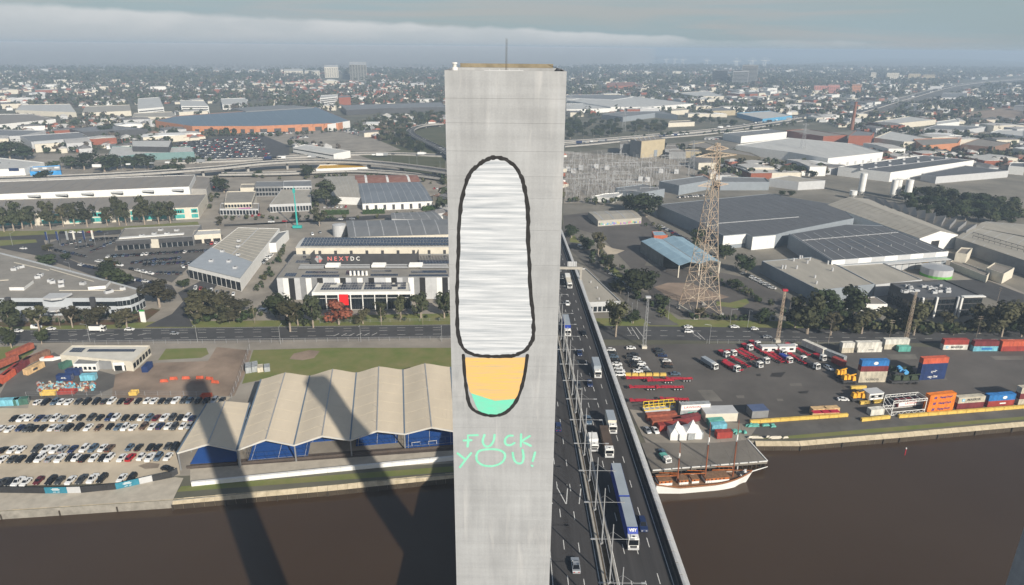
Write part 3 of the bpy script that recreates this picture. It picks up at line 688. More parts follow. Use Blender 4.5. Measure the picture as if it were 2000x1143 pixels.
def solar(t, A, B, D, nx, ny, z, skip=(), gap=.06, z2=None, tilt=.0, name='solar_panel'):
 """nx by ny solar panels on the parallelogram A-B / A-D at height z"""
 A, B, D = (Vector(p[:2]) for p in (A, B, D)); u = (B - A) / nx; v = (D - A) / ny
 mb = MB(); g = gap; P = [u * g + v * g, u * (1 - g) + v * g, u * (1 - g) + v * (1 - g), u * g + v * (1 - g)]
 zz2 = 0 if z2 is None else (z2 - z) / ny
 lo = [Vector((*p, zz2 * (0 if i < 2 else 1))) for i, p in enumerate(P)]; i0 = 0
 mb.v = [tuple(p) for p in lo] + [tuple(p + Vector((0, 0, .06))) for p in lo]
 mb.f = [(3, 2, 1, 0), (4, 5, 6, 7), (0, 1, 5, 4), (1, 2, 6, 5), (2, 3, 7, 6), (3, 0, 4, 7)]; mb.m = [1, 0, 1, 1, 1, 1]
 # thin bright cell lines in the middle of the panel
 a = lo[0].lerp(lo[1], .5) + Vector((0, 0, .064)); b = lo[3].lerp(lo[2], .5) + Vector((0, 0, .064)); q = u.normalized() * .03; q = Vector((*q, 0))
 mb.face([a - q, a + q, b + q, b - q], 1)
 me = mb.mesh(name, [M_SOLAR, M_PVFRAME]); base = WL[t]
 for j in range(ny):
  for i in range(nx):
   if (i, j) in skip: continue
   p = A + u * i + v * j; obj(name, me, t, (p.x - base.x, p.y - base.y, z + zz2 * j + .12 - base.z))
def text_mesh(s, size, ext=.03, m=None, bold=0, shear=0):
 cu = bpy.data.curves.new('lettering', 'FONT'); cu.body = s; cu.size = size; cu.extrude = ext; cu.align_x = 'CENTER'; cu.align_y = 'CENTER'; cu.offset = bold; cu.shear = shear; cu.resolution_u = 2
 o = bpy.data.objects.new('lettering', cu); COL.objects.link(o); dg = bpy.context.evaluated_depsgraph_get(); dg.update()
 me = bpy.data.meshes.new_from_object(o.evaluated_get(dg)); bpy.data.objects.remove(o); bpy.data.curves.remove(cu); me.materials.clear()
 if m: me.materials.append(m)
 return me
def letter(t, s, P0, P1, z, size, m, off=.12, u=.5, bold=0, width=None, name='lettering'):
 """upright lettering on the wall from P0 to P1"""
 P0, P1 = Vector(P0[:2]), Vector(P1[:2]); d = (P1 - P0).normalized(); o = Vector((d.y, -d.x)); p = P0.lerp(P1, u) + o * off
 me = text_mesh(s, size, .03, m, bold); b = WL[t]; ob = obj(name, me, t, (p.x - b.x, p.y - b.y, z - b.z)); ob.rotation_euler = (PI / 2, 0, math.atan2(d.y, d.x))
 if width:
  xs = [v.co.x for v in me.vertices]; k = width / (max(xs) - min(xs)); ob.scale = (k, 1, 1)
 return ob
# ================================================================ left bank: pitch pavilion with folded roof
Z_R, Z_V = 12.2, 10.4
rid_b = [(557, 728), (650, 721), (740, 716), (830, 710)]; rid_f = [(519, 858), (629, 851), (736, 841), (843, 834)]
val_b = [(510, 741), (605, 734), (696, 728), (787, 722), (880, 717)]; val_f = [(464, 878), (574, 869), (684, 859), (790, 847), (889, 842)]
pav = thing('sports_pavilion', 'long open sided pavilion with beige folded roof over blue pitches on the left bank', 'pavilion', tuple(at('F', 680, 860)))
R_FOLD = mat('pale_beige_roof', (.60, .52, .40), .7, var=.07, scale=.12, stretch=(1, .3, 1))
M_RAILB = flat('blue_grey_trim', (.13, .18, .24), .5)
def fold(a, b, c, d, za, zb, root, mt=None):
 """roof slope between front points a (height za), b (zb) and back points d, c"""
 P = [at('F', *a, za), at('F', *b, zb), at('F', *c, zb), at('F', *d, za)]
 m = MB(); up = zb > za; n = 6                       # the membrane sags: flatter at the crest and in the valley
 prof = []
 for k in range(n + 1):
  t = k / n; h = t * t * (3 - 2 * t) * .55 + t * .45; z = za + (zb - za) * h; f, g = P[0].lerp(P[1], t), P[3].lerp(P[2], t); prof.append((Vector((f.x, f.y, z)), Vector((g.x, g.y, z))))
 dz = Vector((0, 0, .25))
 for (f0, g0), (f1, g1) in zip(prof[:-1], prof[1:]):
  m.face([f0, f1, g1, g0]); m.face([f0 - dz, g0 - dz, g1 - dz, f1 - dz]); m.face([f0 - dz, f1 - dz, f1, f0]); m.face([g1 - dz, g0 - dz, g0, g1])
 m.face([prof[0][0], prof[0][1], prof[0][1] - dz, prof[0][0] - dz]); m.face([prof[-1][0] - dz, prof[-1][1] - dz, prof[-1][1], prof[-1][0]])
 part(m, 'roof_slope', mt or R_FOLD, root); return P
def folded(root, rf, rb, vf, vb):
 for k in range(len(rf)):
  for a, b, c, d, za, zb in ((vf[k], rf[k], rb[k], vb[k], Z_V, Z_R), (rf[k], vf[k + 1], vb[k + 1], rb[k], Z_R, Z_V)):
   P = fold(a, b, c, d, za, zb, root)
   for s in (.14, .28, .42, .57, .72, .86):       # cross seams
    m = MB(); e0, e1 = P[0].lerp(P[3], s), P[1].lerp(P[2], s); pv = None
    for k2 in range(7):
     t = k2 / 6; q = e0.lerp(e1, t); q.z = za + (zb - za) * (t * t * (3 - 2 * t) * .55 + t * .45) + .02
     if pv: m.slab(pv, q, .12, .03)
     pv = q
    part(m, 'roof_seam', mat('seam_beige', (.58, .52, .40), .7, var=.05), root)
   m = MB(); m.slab(P[0] + Vector((0, 0, -.55)), P[1] + Vector((0, 0, -.55)), .3, .55); part(m, 'fascia', mat('fascia_pale', (.5, .49, .46), .6, var=.08), root)
  a, b = at('F', *rf[k], Z_R), at('F', *rb[k], Z_R)
  m = MB(); m.slab(a + Vector((0, 0, .02)), b + Vector((0, 0, .02)), .38, .12); part(m, 'ridge_cap', M_STEEL, root)
  for s in (.1, .32, .55, .78):
   p = a.lerp(b, s); m = MB(); m.bar(p, p + Vector((-.9, -.3, 1.5)), .035, 4); part(m, 'ridge_post', M_STEEL, root)
 for k in range(len(vf)):
  a, b = at('F', *vf[k], Z_V), at('F', *vb[k], Z_V)
  m = MB(); m.slab(a + Vector((0, 0, .03)), b + Vector((0, 0, .03)), .5, .1); part(m, 'valley_gutter', M_RAILB, root)
  for s in (0.02, .35, .68, .98):
   p = a.lerp(b, s); m = MB(); m.box((p.x, p.y, (GZ + Z_V - .3) / 2), (.4, .4, Z_V - .3 - GZ)); part(m, 'column', M_MGREY, root)
folded(pav, rid_f, rid_b, val_f, val_b)
Pq = [at('F', *val_f[0], 10), at('F', *val_f[4], 10), at('F', *val_b[4], 10), at('F', *val_b[0], 10)]
for nm, s0, s1, t0, t1 in (('pitch', .03, .30, .03, .5), ('pitch', .52, .72, .12, .55), ('pitch', .76, .99, .03, .5), ('pitch', .3, .5, .22, .9), ('pitch', .03, .3, .55, .97), ('pitch', .76, .99, .55, .97)):
 lp = lambda s, t: (Pq[0].lerp(Pq[1], s)).lerp(Pq[3].lerp(Pq[2], s), t)
 q = [lp(s0, t0), lp(s1, t0), lp(s1, t1), lp(s0, t1)]
 m = MB(); m.prism(ccw(q), GZ + .3, GZ + .42); pt = part(m, nm, mat('blue_pitch', (.012, .075, .30), .8, var=.08), pav)
 def ln(a, b): mm = MB(); mm.slab((a.x, a.y, GZ + .425), (b.x, b.y, GZ + .425), .12, .006); part(mm, 'pitch_line', M_WHITE, pav)
 ln(q[0].lerp(q[1], .05), q[3].lerp(q[2], .05)); ln(q[0].lerp(q[1], .95), q[3].lerp(q[2], .95)); ln(q[0].lerp(q[1], .5), q[3].lerp(q[2], .5)); ln(q[0].lerp(q[3], .06), q[1].lerp(q[2], .06))
 # dark mesh fence round each pitch
 for a, b in ((q[0], q[1]), (q[1], q[2]), (q[3], q[0])):
  mm = MB()
  for j in range(7):
   p = a.lerp(b, j / 6); mm.bar((p.x, p.y, GZ + .3), (p.x, p.y, GZ + 4.2), .05, 4)
  for zz in (1.2, 2.4, 4.1): mm.bar((a.x, a.y, GZ + zz), (b.x, b.y, GZ + zz), .04, 4)
  part(mm, 'pitch_fence', flat('navy_mesh', (.02, .04, .09)), pav)
 for s in (.04, .96):
  p = q[0].lerp(q[1], s).lerp(q[3].lerp(q[2], s), .5)
  mm = MB(); mm.bar((p.x, p.y - 1.2, GZ + .42), (p.x, p.y - 1.2, GZ + 1.9), .06); mm.bar((p.x, p.y + 1.2, GZ + .42), (p.x, p.y + 1.2, GZ + 1.9), .06); mm.bar((p.x, p.y - 1.2, GZ + 1.9), (p.x, p.y + 1.2, GZ + 1.9), .06)
  part(mm, 'goal', M_WHITE, pav)
pav2 = thing('sports_pavilion', 'low single bay beige folded roof at the left end of the long pavilion', 'pavilion', tuple(at('F', 405, 880)))
folded(pav2, [(406, 867)], [(440, 784)], [(346, 884), (462, 879)], [(404, 788), (488, 787)])
q = [at('F', 372, 908), at('F', 462, 903), at('F', 470, 850), at('F', 400, 855)]
m = MB(); m.prism(ccw(q), GZ + .3, GZ + .42); part(m, 'pitch', MATS['blue_pitch'], pav2)
# goals in front of the right pitch
gp = thing('small_goal', '', 'goal', link=False)
m = MB(); m.bar((-1.5, 0, 0), (-1.5, 0, 2), .07); m.bar((1.5, 0, 0), (1.5, 0, 2), .07); m.bar((-1.57, 0, 2), (1.57, 0, 2), .07); m.bar((-1.5, 0, 2), (-1.5, 1.2, 0), .04); m.bar((1.5, 0, 2), (1.5, 1.2, 0), .04); kid(gp, 'goal_frame', m, M_WHITE)
for x, y, lb in ((893, 530, 'small white goal, left one of the pair under the right end of the pavilion'), (966, 524, 'small white goal, right one of the pair under the right end of the pavilion')):
 stamp(gp, at('6', x, y, GZ + .02), .2, lb, 'small white goals')
# white flood wall, dark screen wall behind terrace, quay wall
def longwall(name, label, cat, tagc, pts, h, th, mt, base=GZ, seg='wall_panel', n=None, gap=.05, post=None):
 P = [at(tagc, *p, base) for p in pts]; t = thing(name, label, cat, tuple(P[0]))
 for a, b in zip(P[:-1], P[1:]):
  k = n or max(1, int((b - a).length / 4)); d = (b - a) / k
  for j in range(k):
   p, q = a + d * j, a + d * (j + 1) - d.normalized() * gap; m = MB(); m.slab((p.x, p.y, base - .2), (q.x, q.y, base - .2), th, h + .2); part(m, seg, mt, t)
   if post: mm = MB(); mm.bar((p.x, p.y, base), (p.x, p.y, base + h + .3), .06, 5); part(mm, 'post', post, t)
 return t
longwall('flood_wall', 'low white flood wall running along the grassy left bank below the pavilion', 'wall', 'F', [(375, 949), (640, 922), (888, 898)], 1.5, .9, M_WHITE)
longwall('terrace_wall', 'dark low wall between the pavilion and its paved riverside terrace', 'wall', 'F', [(365, 915), (640, 893), (888, 873)], .9, .5, M_BROWN)
M_QUAY = mat('quay_stone', (.50, .43, .31), .9, var=.3, scale=.5, col2=(.33, .28, .19), bump=.4, bscale=1.5)
def quay(label, pts, h0, n, out):
 P = [at('F', *p) for p in pts]; t = thing('quay_wall', label, 'quay wall', (P[0].x, P[0].y, 0))
 for a, b in zip(P[:-1], P[1:]):
  k = max(1, int((b - a).length / 3.2)); d = (b - a) / k; u = d.normalized(); o = Vector((u.y, -u.x, 0)) * out
  for j in range(k):
   p, q = a + d * j, a + d * (j + 1) - u * .06; r = rnd.uniform(-.06, .06)
   m = MB(); z1 = GZ + .12 + r; zz = .9
   m.face([(p.x, p.y, z1), (q.x, q.y, z1), (q.x + o.x, q.y + o.y, zz + 1.0), (p.x + o.x, p.y + o.y, zz + 1.0)][::-1]); m.face([(p.x + o.x, p.y + o.y, zz + 1.0), (q.x + o.x, q.y + o.y, zz + 1.0), (q.x + o.x, q.y + o.y, -1), (p.x + o.x, p.y + o.y, -1)][::-1], 1)
   m.face([(p.x, p.y, z1), (p.x + o.x, p.y + o.y, zz + 1), (p.x + o.x, p.y + o.y, -1), (p.x, p.y, -1)]); m.face([(q.x, q.y, z1), (q.x + o.x, q.y + o.y, zz + 1), (q.x + o.x, q.y + o.y, -1), (q.x, q.y, -1)][::-1])
   part(m, 'quay_block', [M_QUAY, mat('wet_wall', (.055, .042, .028), .7, var=.3)], t)
   if j % 5 == 0:
    mm = MB(); c = p + o * 1.15; mm.box((c.x, c.y, .8), (.4, .4, 2.2)); part(mm, 'fender_pile', flat('pile_dark', (.05, .04, .03)), t)
 return t
quay('pale stone quay wall along the left bank under the pavilion terrace', [(338, 975), (640, 949), (888, 924)], 0, 0, 1.4)
quay('straight quay edge at the foot of the paved left promenade', [(-330, 1022), (0, 998), (338, 976)], 0, 0, .25)
quay('pale yellowish stone quay wall along the right bank below the container yard', [(1475, 862), (1560, 862), (1753, 846), (2000, 824), (2200, 806)], 0, 0, 1.6)
# banner fence along the promenade
fen = thing('banner_fence', 'dark hoarding fence with teal and photo banners along the promenade edge of the car park', 'fence', tuple(at('5', 400, 1000)))
M_TB = mat('teal_banner', (.03, .19, .27), .6, var=.15, scale=.8); M_BB = mat('black_banner', (.03, .03, .032), .6, var=.2)
fpts = [(-400, 985), (0, 1004), (260, 1008), (388, 1006), (465, 1004), (665, 985), (800, 955), (875, 938), (985, 915), (1020, 895)]
fm_ = [M_BB, M_BB, M_TB, M_LGREY, M_BB, M_TB, M_LGREY, M_BB, M_DGREY]
for (a, b), mt in zip(zip(fpts[:-1], fpts[1:]), fm_):
 A, B = at('5', *a), at('5', *b); k = max(1, int((B - A).length / 2.4)); d = (B - A) / k
 for j in range(k):
  p, q = A + d * j, A + d * (j + 1) - d.normalized() * .04; m = MB(); m.slab((p.x, p.y, GZ), (q.x, q.y, GZ), .1, 2.3); part(m, 'banner_panel', mt, fen)
def wr(root, tagc, a, b, z, s, txt, mt, off=.1, width=None, bold=.01, u=.5):
 return letter(root, txt, at(tagc, *a), at(tagc, *b), z, s, mt, off, u, bold, width)
for a, b in (((260, 1008), (388, 1006)), ((665, 985), (800, 955))):     # the banner print is too small to read: pale lines of type
 A, B = at('5', *a), at('5', *b); d = (B - A).normalized(); o = Vector((d.y, -d.x, 0)) * .07
 for k, (u0, u1, z) in enumerate(((.36, .62, 1.75), (.30, .68, 1.45), (.34, .66, 1.15), (.36, .5, .45), (.56, .66, .45))):
  p, q = A.lerp(B, u0) + o, A.lerp(B, u1) + o; mm = MB(); mm.slab((p.x, p.y, GZ + z), (q.x, q.y, GZ + z), .02, .14); part(mm, 'print_line', M_WHITE, fen)
# ================================================================ storage yard and pale office by the road
yo = block('yard_office', 'low white site office with dark solar strips on its flat roof beside the main road', 'office', ats('Y', [(745, 345), (1640, 430), (1860, 228), (890, 228)], GZ + 4.5), 4.5, M_CREAM, mat('white_roof', (.58, .56, .50), .8, var=.08), par=.3)
E_ = ats('Y', [(850, 308), (1010, 310), (1070, 255), (910, 255)], GZ + 4.6); solar(yo, E_[0], E_[1], E_[3], 5, 2, GZ + 4.62)
E_ = ats('Y', [(1070, 305), (1660, 305), (1700, 268), (1110, 268)], GZ + 4.6); solar(yo, E_[0], E_[1], E_[3], 22, 1, GZ + 4.62)
P4 = ats('Y', [(745, 345), (1640, 430), (1860, 228), (890, 228)], GZ + 4.5); windows(yo, P4[1], P4[2], GZ + 1.2, GZ + 3.6, 6, .7)
yo2 = block('yard_annex', 'white annex with ribbed grey awning attached in front of the low white site office', 'annex', ats('Y', [(905, 455), (1190, 455), (1290, 360), (1000, 360)], GZ + 3.5), 3.5, M_WHITE, R_GREY, par=.15)
P5 = ats('Y', [(905, 455), (1190, 455)], GZ + 3.5); windows(yo2, P5[0], P5[1], GZ + .9, GZ + 2.3, 5, .6)
yo3 = block('yard_annex', 'grey flat awning roof on posts beside the white annex', 'annex', ats('Y', [(1220, 420), (1420, 420), (1520, 325), (1290, 330)], GZ + 3.9), 3.9, M_MGREY, R_GREY, par=.1)
yo4 = block('yard_annex', 'white wing with a dark doorway at the right end of the site office', 'annex', ats('Y', [(1395, 440), (1640, 432), (1720, 345), (1480, 350)], GZ + 3.9), 3.9, M_WHITE, mat('white_roof', (.6, .58, .53)), par=.15)
P5 = ats('Y', [(1395, 440), (1640, 432)], GZ + 3.9); windows(yo4, P5[0], P5[1], GZ + .1, GZ + 2.6, 2, .75)
# ================================================================ shipping containers, one builder for all
def corr_mat(name, col): return mat(name, col, .65, var=.34, scale=.8, stretch=(1, 1, .35), detail=8)
CM = {'red': corr_mat('container_red', (.30, .045, .035)), 'rust': corr_mat('container_rust', (.30, .085, .05)), 'orange': corr_mat('container_orange', (.78, .19, .02)), 'blue': corr_mat('container_blue', (.025, .16, .42)),
  'navy': corr_mat('container_navy', (.015, .035, .12)), 'white': corr_mat('container_white', (.60, .585, .53)), 'cream': corr_mat('container_cream', (.48, .44, .35)), 'teal': corr_mat('container_teal', (.10, .34, .29)),
  'lblue': corr_mat('container_light_blue', (.16, .42, .52)), 'maroon': corr_mat('container_maroon', (.16, .03, .035)), 'tan': corr_mat('container_tan', (.55, .38, .20)), 'green': corr_mat('container_green', (.05, .13, .10)), 'grey': corr_mat('container_grey', (.30, .32, .33)),
  'coral': corr_mat('container_coral', (.50, .10, .05)), 'brown': corr_mat('container_brown', (.20, .11, .075))}
CPROTO = {}
def container_proto(Ln, h):
 k = (Ln, h)
 if k in CPROTO: return CPROTO[k]
 W_ = 2.44; p = thing('shipping_container', '', 'container', link=False)
 m = MB()
 for sx in (-1, 1):                                   # corrugated long walls between frame members
  n = int(Ln / .56); y = sx * (W_ / 2 - .03)
  for j in range(n):
   x0 = -Ln / 2 + .15 + (Ln - .3) * j / n; x1 = -Ln / 2 + .15 + (Ln - .3) * (j + 1) / n; q = (x1 - x0) / 4; yi = sx * (W_ / 2 - .09)
   for (xa, ya), (xb, yb) in (((x0, y), (x0 + q, y)), ((x0 + q, y), (x0 + 2 * q, yi)), ((x0 + 2 * q, yi), (x0 + 3 * q, yi)), ((x0 + 3 * q, yi), (x1, y))):
    m.face([(xa, ya, .12), (xb, yb, .12), (xb, yb, h - .1), (xa, ya, h - .1)])
 m.box((0, 0, h - .06), (Ln - .2, W_ - .12, .05)); m.box((-Ln / 2 + .06, 0, h / 2), (.06, W_ - .2, h - .2)); kid(p, 'shell', m, CM['red'])
 m = MB()
 for sx in (-1, 1):
  for sy in (-1, 1): m.box((sx * (Ln / 2 - .075), sy * (W_ / 2 - .075), h / 2), (.15, .15, h))
  m.box((0, sx * (W_ / 2 - .06), h - .06), (Ln - .31, .12, .115)); m.box((0, sx * (W_ / 2 - .06), .07), (Ln - .31, .12, .14)); m.box((sx * (Ln / 2 - .06), 0, h - .06), (.118, W_ - .31, .114)); m.box((sx * (Ln / 2 - .06), 0, .07), (.118, W_ - .31, .13))
 kid(p, 'corner_frame', m, CM['red'])
 for s in (-1, 1):
  m = MB(); m.box((Ln / 2 - .04, s * (W_ / 4 - .06), h / 2), (.05, W_ / 2 - .2, h - .3)); d = kid(p, 'door', m, CM['red'])
  b = MB(); b.bar((Ln / 2 + .01, s * .3, .2), (Ln / 2 + .01, s * .3, h - .2), .03, 5); b.bar((Ln / 2 + .01, s * .75, .2), (Ln / 2 + .01, s * .75, h - .2), .03, 5); kid(d, 'lock_rod', b, M_STEEL)
 CPROTO[k] = p; return p
def container(label, pos, rz, col, Ln=12.19, h=2.6, group=None, text=None, tcol=None, tsize=1.3, tw=None, tu=0, mark=None):
 m = CM[col]; c = stamp(container_proto(Ln, h), pos, rz, label, group, mats={'shell': m, 'corner_frame': m, 'door': m})
 if text:
  me = text_mesh(text, tsize, .01, tcol or M_WHITE, .02); o = obj('lettering', me, c, (tu, -1.235, h * .52)); o.rotation_euler = (PI / 2, 0, 0)
  if tw: xs = [v.co.x for v in me.vertices]; o.scale = (tw / (max(xs) - min(xs)), 1, 1)
 if mark:
  mm = MB(); n = 14
  if mark[0] == 'disc': mm.face([(mark[1] + math.cos(2 * PI * k / n) * mark[2], -1.24, h / 2 + math.sin(2 * PI * k / n) * mark[3]) for k in range(n)])
  if mark[0] == 'star':
   mm.face([(mark[1] - .6, -1.236, h / 2 - .55), (mark[1] + .6, -1.236, h / 2 - .55), (mark[1] + .6, -1.236, h / 2 + .65), (mark[1] - .6, -1.236, h / 2 + .65)])
   pts = []
   for k in range(14): r = (.5 if k % 2 == 0 else .22); pts.append((mark[1] + math.cos(PI * k / 7 + PI / 2) * r, -1.24, h / 2 + .05 + math.sin(PI * k / 7 + PI / 2) * r))
   mm.face(pts, 1)
  if mark[0] == 'rect': mm.face([(mark[1] - mark[2], -1.24, h / 2 - mark[3]), (mark[1] + mark[2], -1.24, h / 2 - mark[3]), (mark[1] + mark[2], -1.24, h / 2 + mark[3]), (mark[1] - mark[2], -1.24, h / 2 + mark[3])])
  if mark[0] == 'swoosh':
   for sg in (-1, 1):
    pts = [(mark[1] + sg * (.4 + 1.2 * t), -1.24, h / 2 + sg * (.75 - .5 * t * t)) for t in (0, .3, .6, 1)] + [(mark[1] + sg * (.4 + 1.2 * t), -1.24, h / 2 + sg * (.55 - .45 * t * t)) for t in (.8, .5, .2, 0)]; mm.face(pts)
  if mark[0] == 'H':
   for s in (-.45, .05, .5): mm.face([(mark[1] + s - .13, -1.24, h / 2 - .6), (mark[1] + s + .13, -1.24, h / 2 - .6), (mark[1] + s + .4, -1.24, h / 2 + .6), (mark[1] + s + .12, -1.24, h / 2 + .6)])
   mm.face([(mark[1] - .5, -1.241, h / 2 - .12), (mark[1] + .6, -1.241, h / 2 - .12), (mark[1] + .65, -1.241, h / 2 + .12), (mark[1] - .45, -1.241, h / 2 + .12)])
  obj('logo', mm.mesh('logo', list(mark[4:]) if len(mark) > 4 else M_WHITE), c, (0, 0, 0))
 return c
def cont_px(label, tagc, a, b, col, lvl=0, Ln=12.19, h=2.6, **kw):
 """container whose front lower edge runs from pixel a to pixel b; lvl = height above the ground"""
 A, B = at(tagc, *a), at(tagc, *b); d = (B - A); d.z = 0; rz = math.atan2(d.y, d.x); d.normalize(); n = Vector((-d.y, d.x, 0)); c = (A + B) / 2 + n * 1.22
 return container(label, (c.x, c.y, GZ + .05 + lvl), rz, col, Ln, h, **kw)
cont_px('navy blue container with white logo and open right end, front of the yard', 'Y', (705, 665), (885, 660), 'navy', Ln=6.06, text='ANL', tw=2.2, tsize=1)
cont_px('navy blue container directly behind another navy container and left of the pale aqua one', 'Y', (800, 600), (1010, 595), 'navy', Ln=6.06)
cont_px('pale aqua container standing right of the two navy containers', 'Y', (1000, 665), (1185, 655), 'lblue', Ln=6.06)
cont_px('dark green container beside the white site annex', 'Y', (810, 510), (905, 470), 'green', Ln=6.06)
cont_px('navy container with wooden end beside the dirt lot, right of the site office', 'Y', (1830, 560), (1905, 480), 'navy', Ln=6.06)
cont_px('tan container with little dark windows in the left storage yard', 'Y', (380, 580), (535, 500), 'tan', Ln=9, mark=('rect', -.5, 1.2, .5, M_DGREY))
for i, (a, b, c, lv, lb) in enumerate((((20, 720), (180, 600), 'coral', 0, 'bright coral red container nearest the camera in the left container row'),
          ((100, 640), (250, 520), 'red', 0, 'faded red container second in the left container row'), ((250, 545), (400, 430), 'maroon', 0, 'maroon container third in the left container row'),
          ((395, 440), (560, 370), 'brown', 0, 'brown weathered container at the far end of the left container row'), ((-40, 600), (230, 480), 'rust', 2.62, 'rusty pink container stacked on top of the left container row'),
          ((180, 440), (420, 330), 'rust', 2.62, 'long rusty pink container roof on top at the far end of the left row'), ((-220, 870), (0, 720), 'red', 0, 'red container cut by the left edge of the picture'))):
 cont_px(lb, 'Y', a, b, c, lv, Ln=12.19 if i < 6 else 12.19)
cb = [at('Y', 0, 975), at('Y', 180, 960)]
cont_px('teal banner covered container at the left edge beside the car park', 'Y', (-120, 985), (185, 970), 'lblue', Ln=12.19, h=2.6)
cont_px('dark green grey cabin box right of the teal banner container', 'Y', (205, 970), (320, 955), 'green', Ln=5, h=2.6)
container('pale grey corrugated container, left one of the pair on the grass field', at('6', 150, 190, GZ + .05), .35 + PI / 2, 'grey', 6.06, 2.7)
container('pale grey corrugated container beside the cream one on the grass field', at('6', 178, 185, GZ + .05), .35 + PI / 2, 'grey', 6.06, 2.7)
container('small cream container between grey ones on the grass field', at('6', 202, 190, GZ + .05), .35 + PI / 2, 'cream', 4, 2.2)
container('small grey container at the right end of the group on the grass field', at('6', 232, 188, GZ + .05), .35 + PI / 2, 'grey', 4, 2.2)
GT = GZ + .26                                   # level on which things stand on the paved sheets
# ================================================================ data centre with striped walls and solar roofs
H1, H2, H3 = 13.0, 10.0, 17.5
dcm = block('data_centre', 'big grey and white striped data centre with rooftop solar panels beside the tower', 'data centre', ats('4', [(405, 752), (1750, 745), (1640, 596), (518, 600)], GZ + H1), H1, M_MGREY, R_MEMB, par=.5)
P = ats('4', [(405, 752), (1750, 745), (1640, 596), (518, 600)], GZ + H1)
panelrow(dcm, P[0], P[1], GZ, GZ + H1, 36, [M_LGREY, M_WHITE, M_BLACK, M_LGREY, M_MGREY, M_WHITE, M_MGREY, M_BLACK, M_LGREY], proud=.08)
Q = lambda u, v: P[0].lerp(P[1], u).lerp(P[3].lerp(P[2], u), v)
for u0, u1, v0, v1, nx, ny in ((.03, .085, .04, .2, 5, 1), (.125, .29, .17, .27, 14, 1), (.115, .30, .02, .12, 15, 1), (.46, .56, .22, .30, 9, 1), (.455, .59, .05, .14, 10, 1), (.66, .84, .16, .28, 14, 1), (.645, .84, .03, .11, 16, 1),
        (.04, .135, .62, .76, 7, 1), (.055, .14, .8, .95, 6, 1), (.70, .9, .55, .95, 12, 2), (.33, .41, .1, .3, 7, 1), (.16, .35, .52, .6, 12, 1), (.44, .62, .52, .6, 12, 1)):
 a, b, d = Q(u0, v0), Q(u1, v0), Q(u0, v1); solar(dcm, a, b, d, nx, ny, GZ + H1 + .1)
for u in (.22, .46, .655):
 a, b = Q(u, .40), Q(u + .07, .40); c = (a + b) / 2
 for k in range(3):
  mb = MB(); mb.bar((a.x, a.y + k * 2 - 1.2, GZ + H1 + 1.5), (b.x, b.y + k * 2 - 1.2, GZ + H1 + 1.5), 1.05, 8); part(mb, 'cooling_unit', M_WHITE, dcm)
for v in (.34, .40, .47):
 for u0, u1 in ((.08, .21), (.27, .45), (.53, .65), (.71, .86)):
  mb = MB(); a, b = Q(u0, v), Q(u1, v); mb.bar((a.x, a.y, GZ + H1 + 1.0), (b.x, b.y, GZ + H1 + 1.0), .38, 6); part(mb, 'roof_duct', M_STEEL, dcm)
for k in range(5):
 a = Q(.355 + k * .02, .1); mb = MB(); mb.bar((a.x, a.y, GZ + H1), (a.x, a.y, GZ + H1 + 2.6), .75, 10, r2=.6); part(mb, 'roof_fan', M_WHITE, dcm)
# sign screen on the roof
S0, S1 = at('4', 632, 664, GZ + H1), at('4', 1325, 660, GZ + H1)
scr = MB(); scr.slab(S0 + Vector((0, 0, .3)), S1 + Vector((0, 0, .3)), .4, 6.4); part(scr, 'sign_screen', M_DGREY, dcm)
for a in (S0, S1):
 b = a + Vector((0, 9, 0)); mb = MB(); mb.slab(a + Vector((0, .3, .3)), b + Vector((0, 0, .3)), .35, 6.3); part(mb, 'sign_screen', M_DGREY, dcm)
mR = flat('sign_pink', (.75, .22, .20), .5)
wr(dcm, '4', (632, 664), (1325, 660), GZ + H1 + 3.2, 1, 'x', M_WHITE) if 0 else None
ln_ = (S1 - S0).length
letter(dcm, 'N E X T', S0, S1, GZ + H1 + 3.7, 3.6, mR, .26, .258, .02, width=ln_ * .2); letter(dcm, 'D C', S0, S1, GZ + H1 + 3.7, 3.6, M_WHITE, .26, .418, .03, width=ln_ * .085)
dd = (S1 - S0).normalized()
for k in range(7):                               # hexagon emblem drawn as a stack of bars, red one corner
 for s in (-1, 1):
  z = GZ + H1 + 3.7 + (k - 3) * .62; wdt = (2.2 - abs(k - 3) * .42); c = S0 + dd * (ln_ * .075 + s * (wdt / 2 + .12)); c.y -= .26
  mb = MB(); mb.slab((c.x - dd.x * wdt / 2, c.y - dd.y * wdt / 2, z - .2), (c.x + dd.x * wdt / 2, c.y + dd.y * wdt / 2, z - .2), .06, .42); part(mb, 'logo_bar', mR if (k < 3 and s > 0) or k == 5 and s < 0 else M_LGREY, dcm)
for k in range(6):
 c = S0.lerp(S1, .16 + k * .135) + Vector((0, 3.6, .2)); mb = MB(); mb.box((c.x, c.y, c.z + 1.6), (5.4, 3.4, 3.2)); mb.bar((c.x - 1.4, c.y, c.z + 3.203), (c.x - 1.4, c.y, c.z + 3.9), 1.0, 10); mb.bar((c.x + 1.4, c.y, c.z + 3.203), (c.x + 1.4, c.y, c.z + 3.9), 1.0, 10); part(mb, 'chiller', M_STEEL, dcm)
dch = shed('data_hall', 'long pale hall behind the data centre sign with its whole roof under dark solar panels', 'hall', *[p for p in ats('4', [(530, 552), (1760, 545), (1720, 484), (585, 488)], GZ + H3)], H3, .8, 1, M_CREAM, R_PALE, along='AB', ribs=0)
P = ats('4', [(560, 545), (1640, 541), (1620, 489), (592, 489)], GZ + H3 + .5)
solar(dch, P[0], P[1], P[3], 48, 3, GZ + H3 + .9)
P = ats('4', [(530, 552), (1760, 545)], GZ + H3); windows(dch, P[0], P[1], GZ + 12.2, GZ + 15.5, 12, .18, M_DGREY)
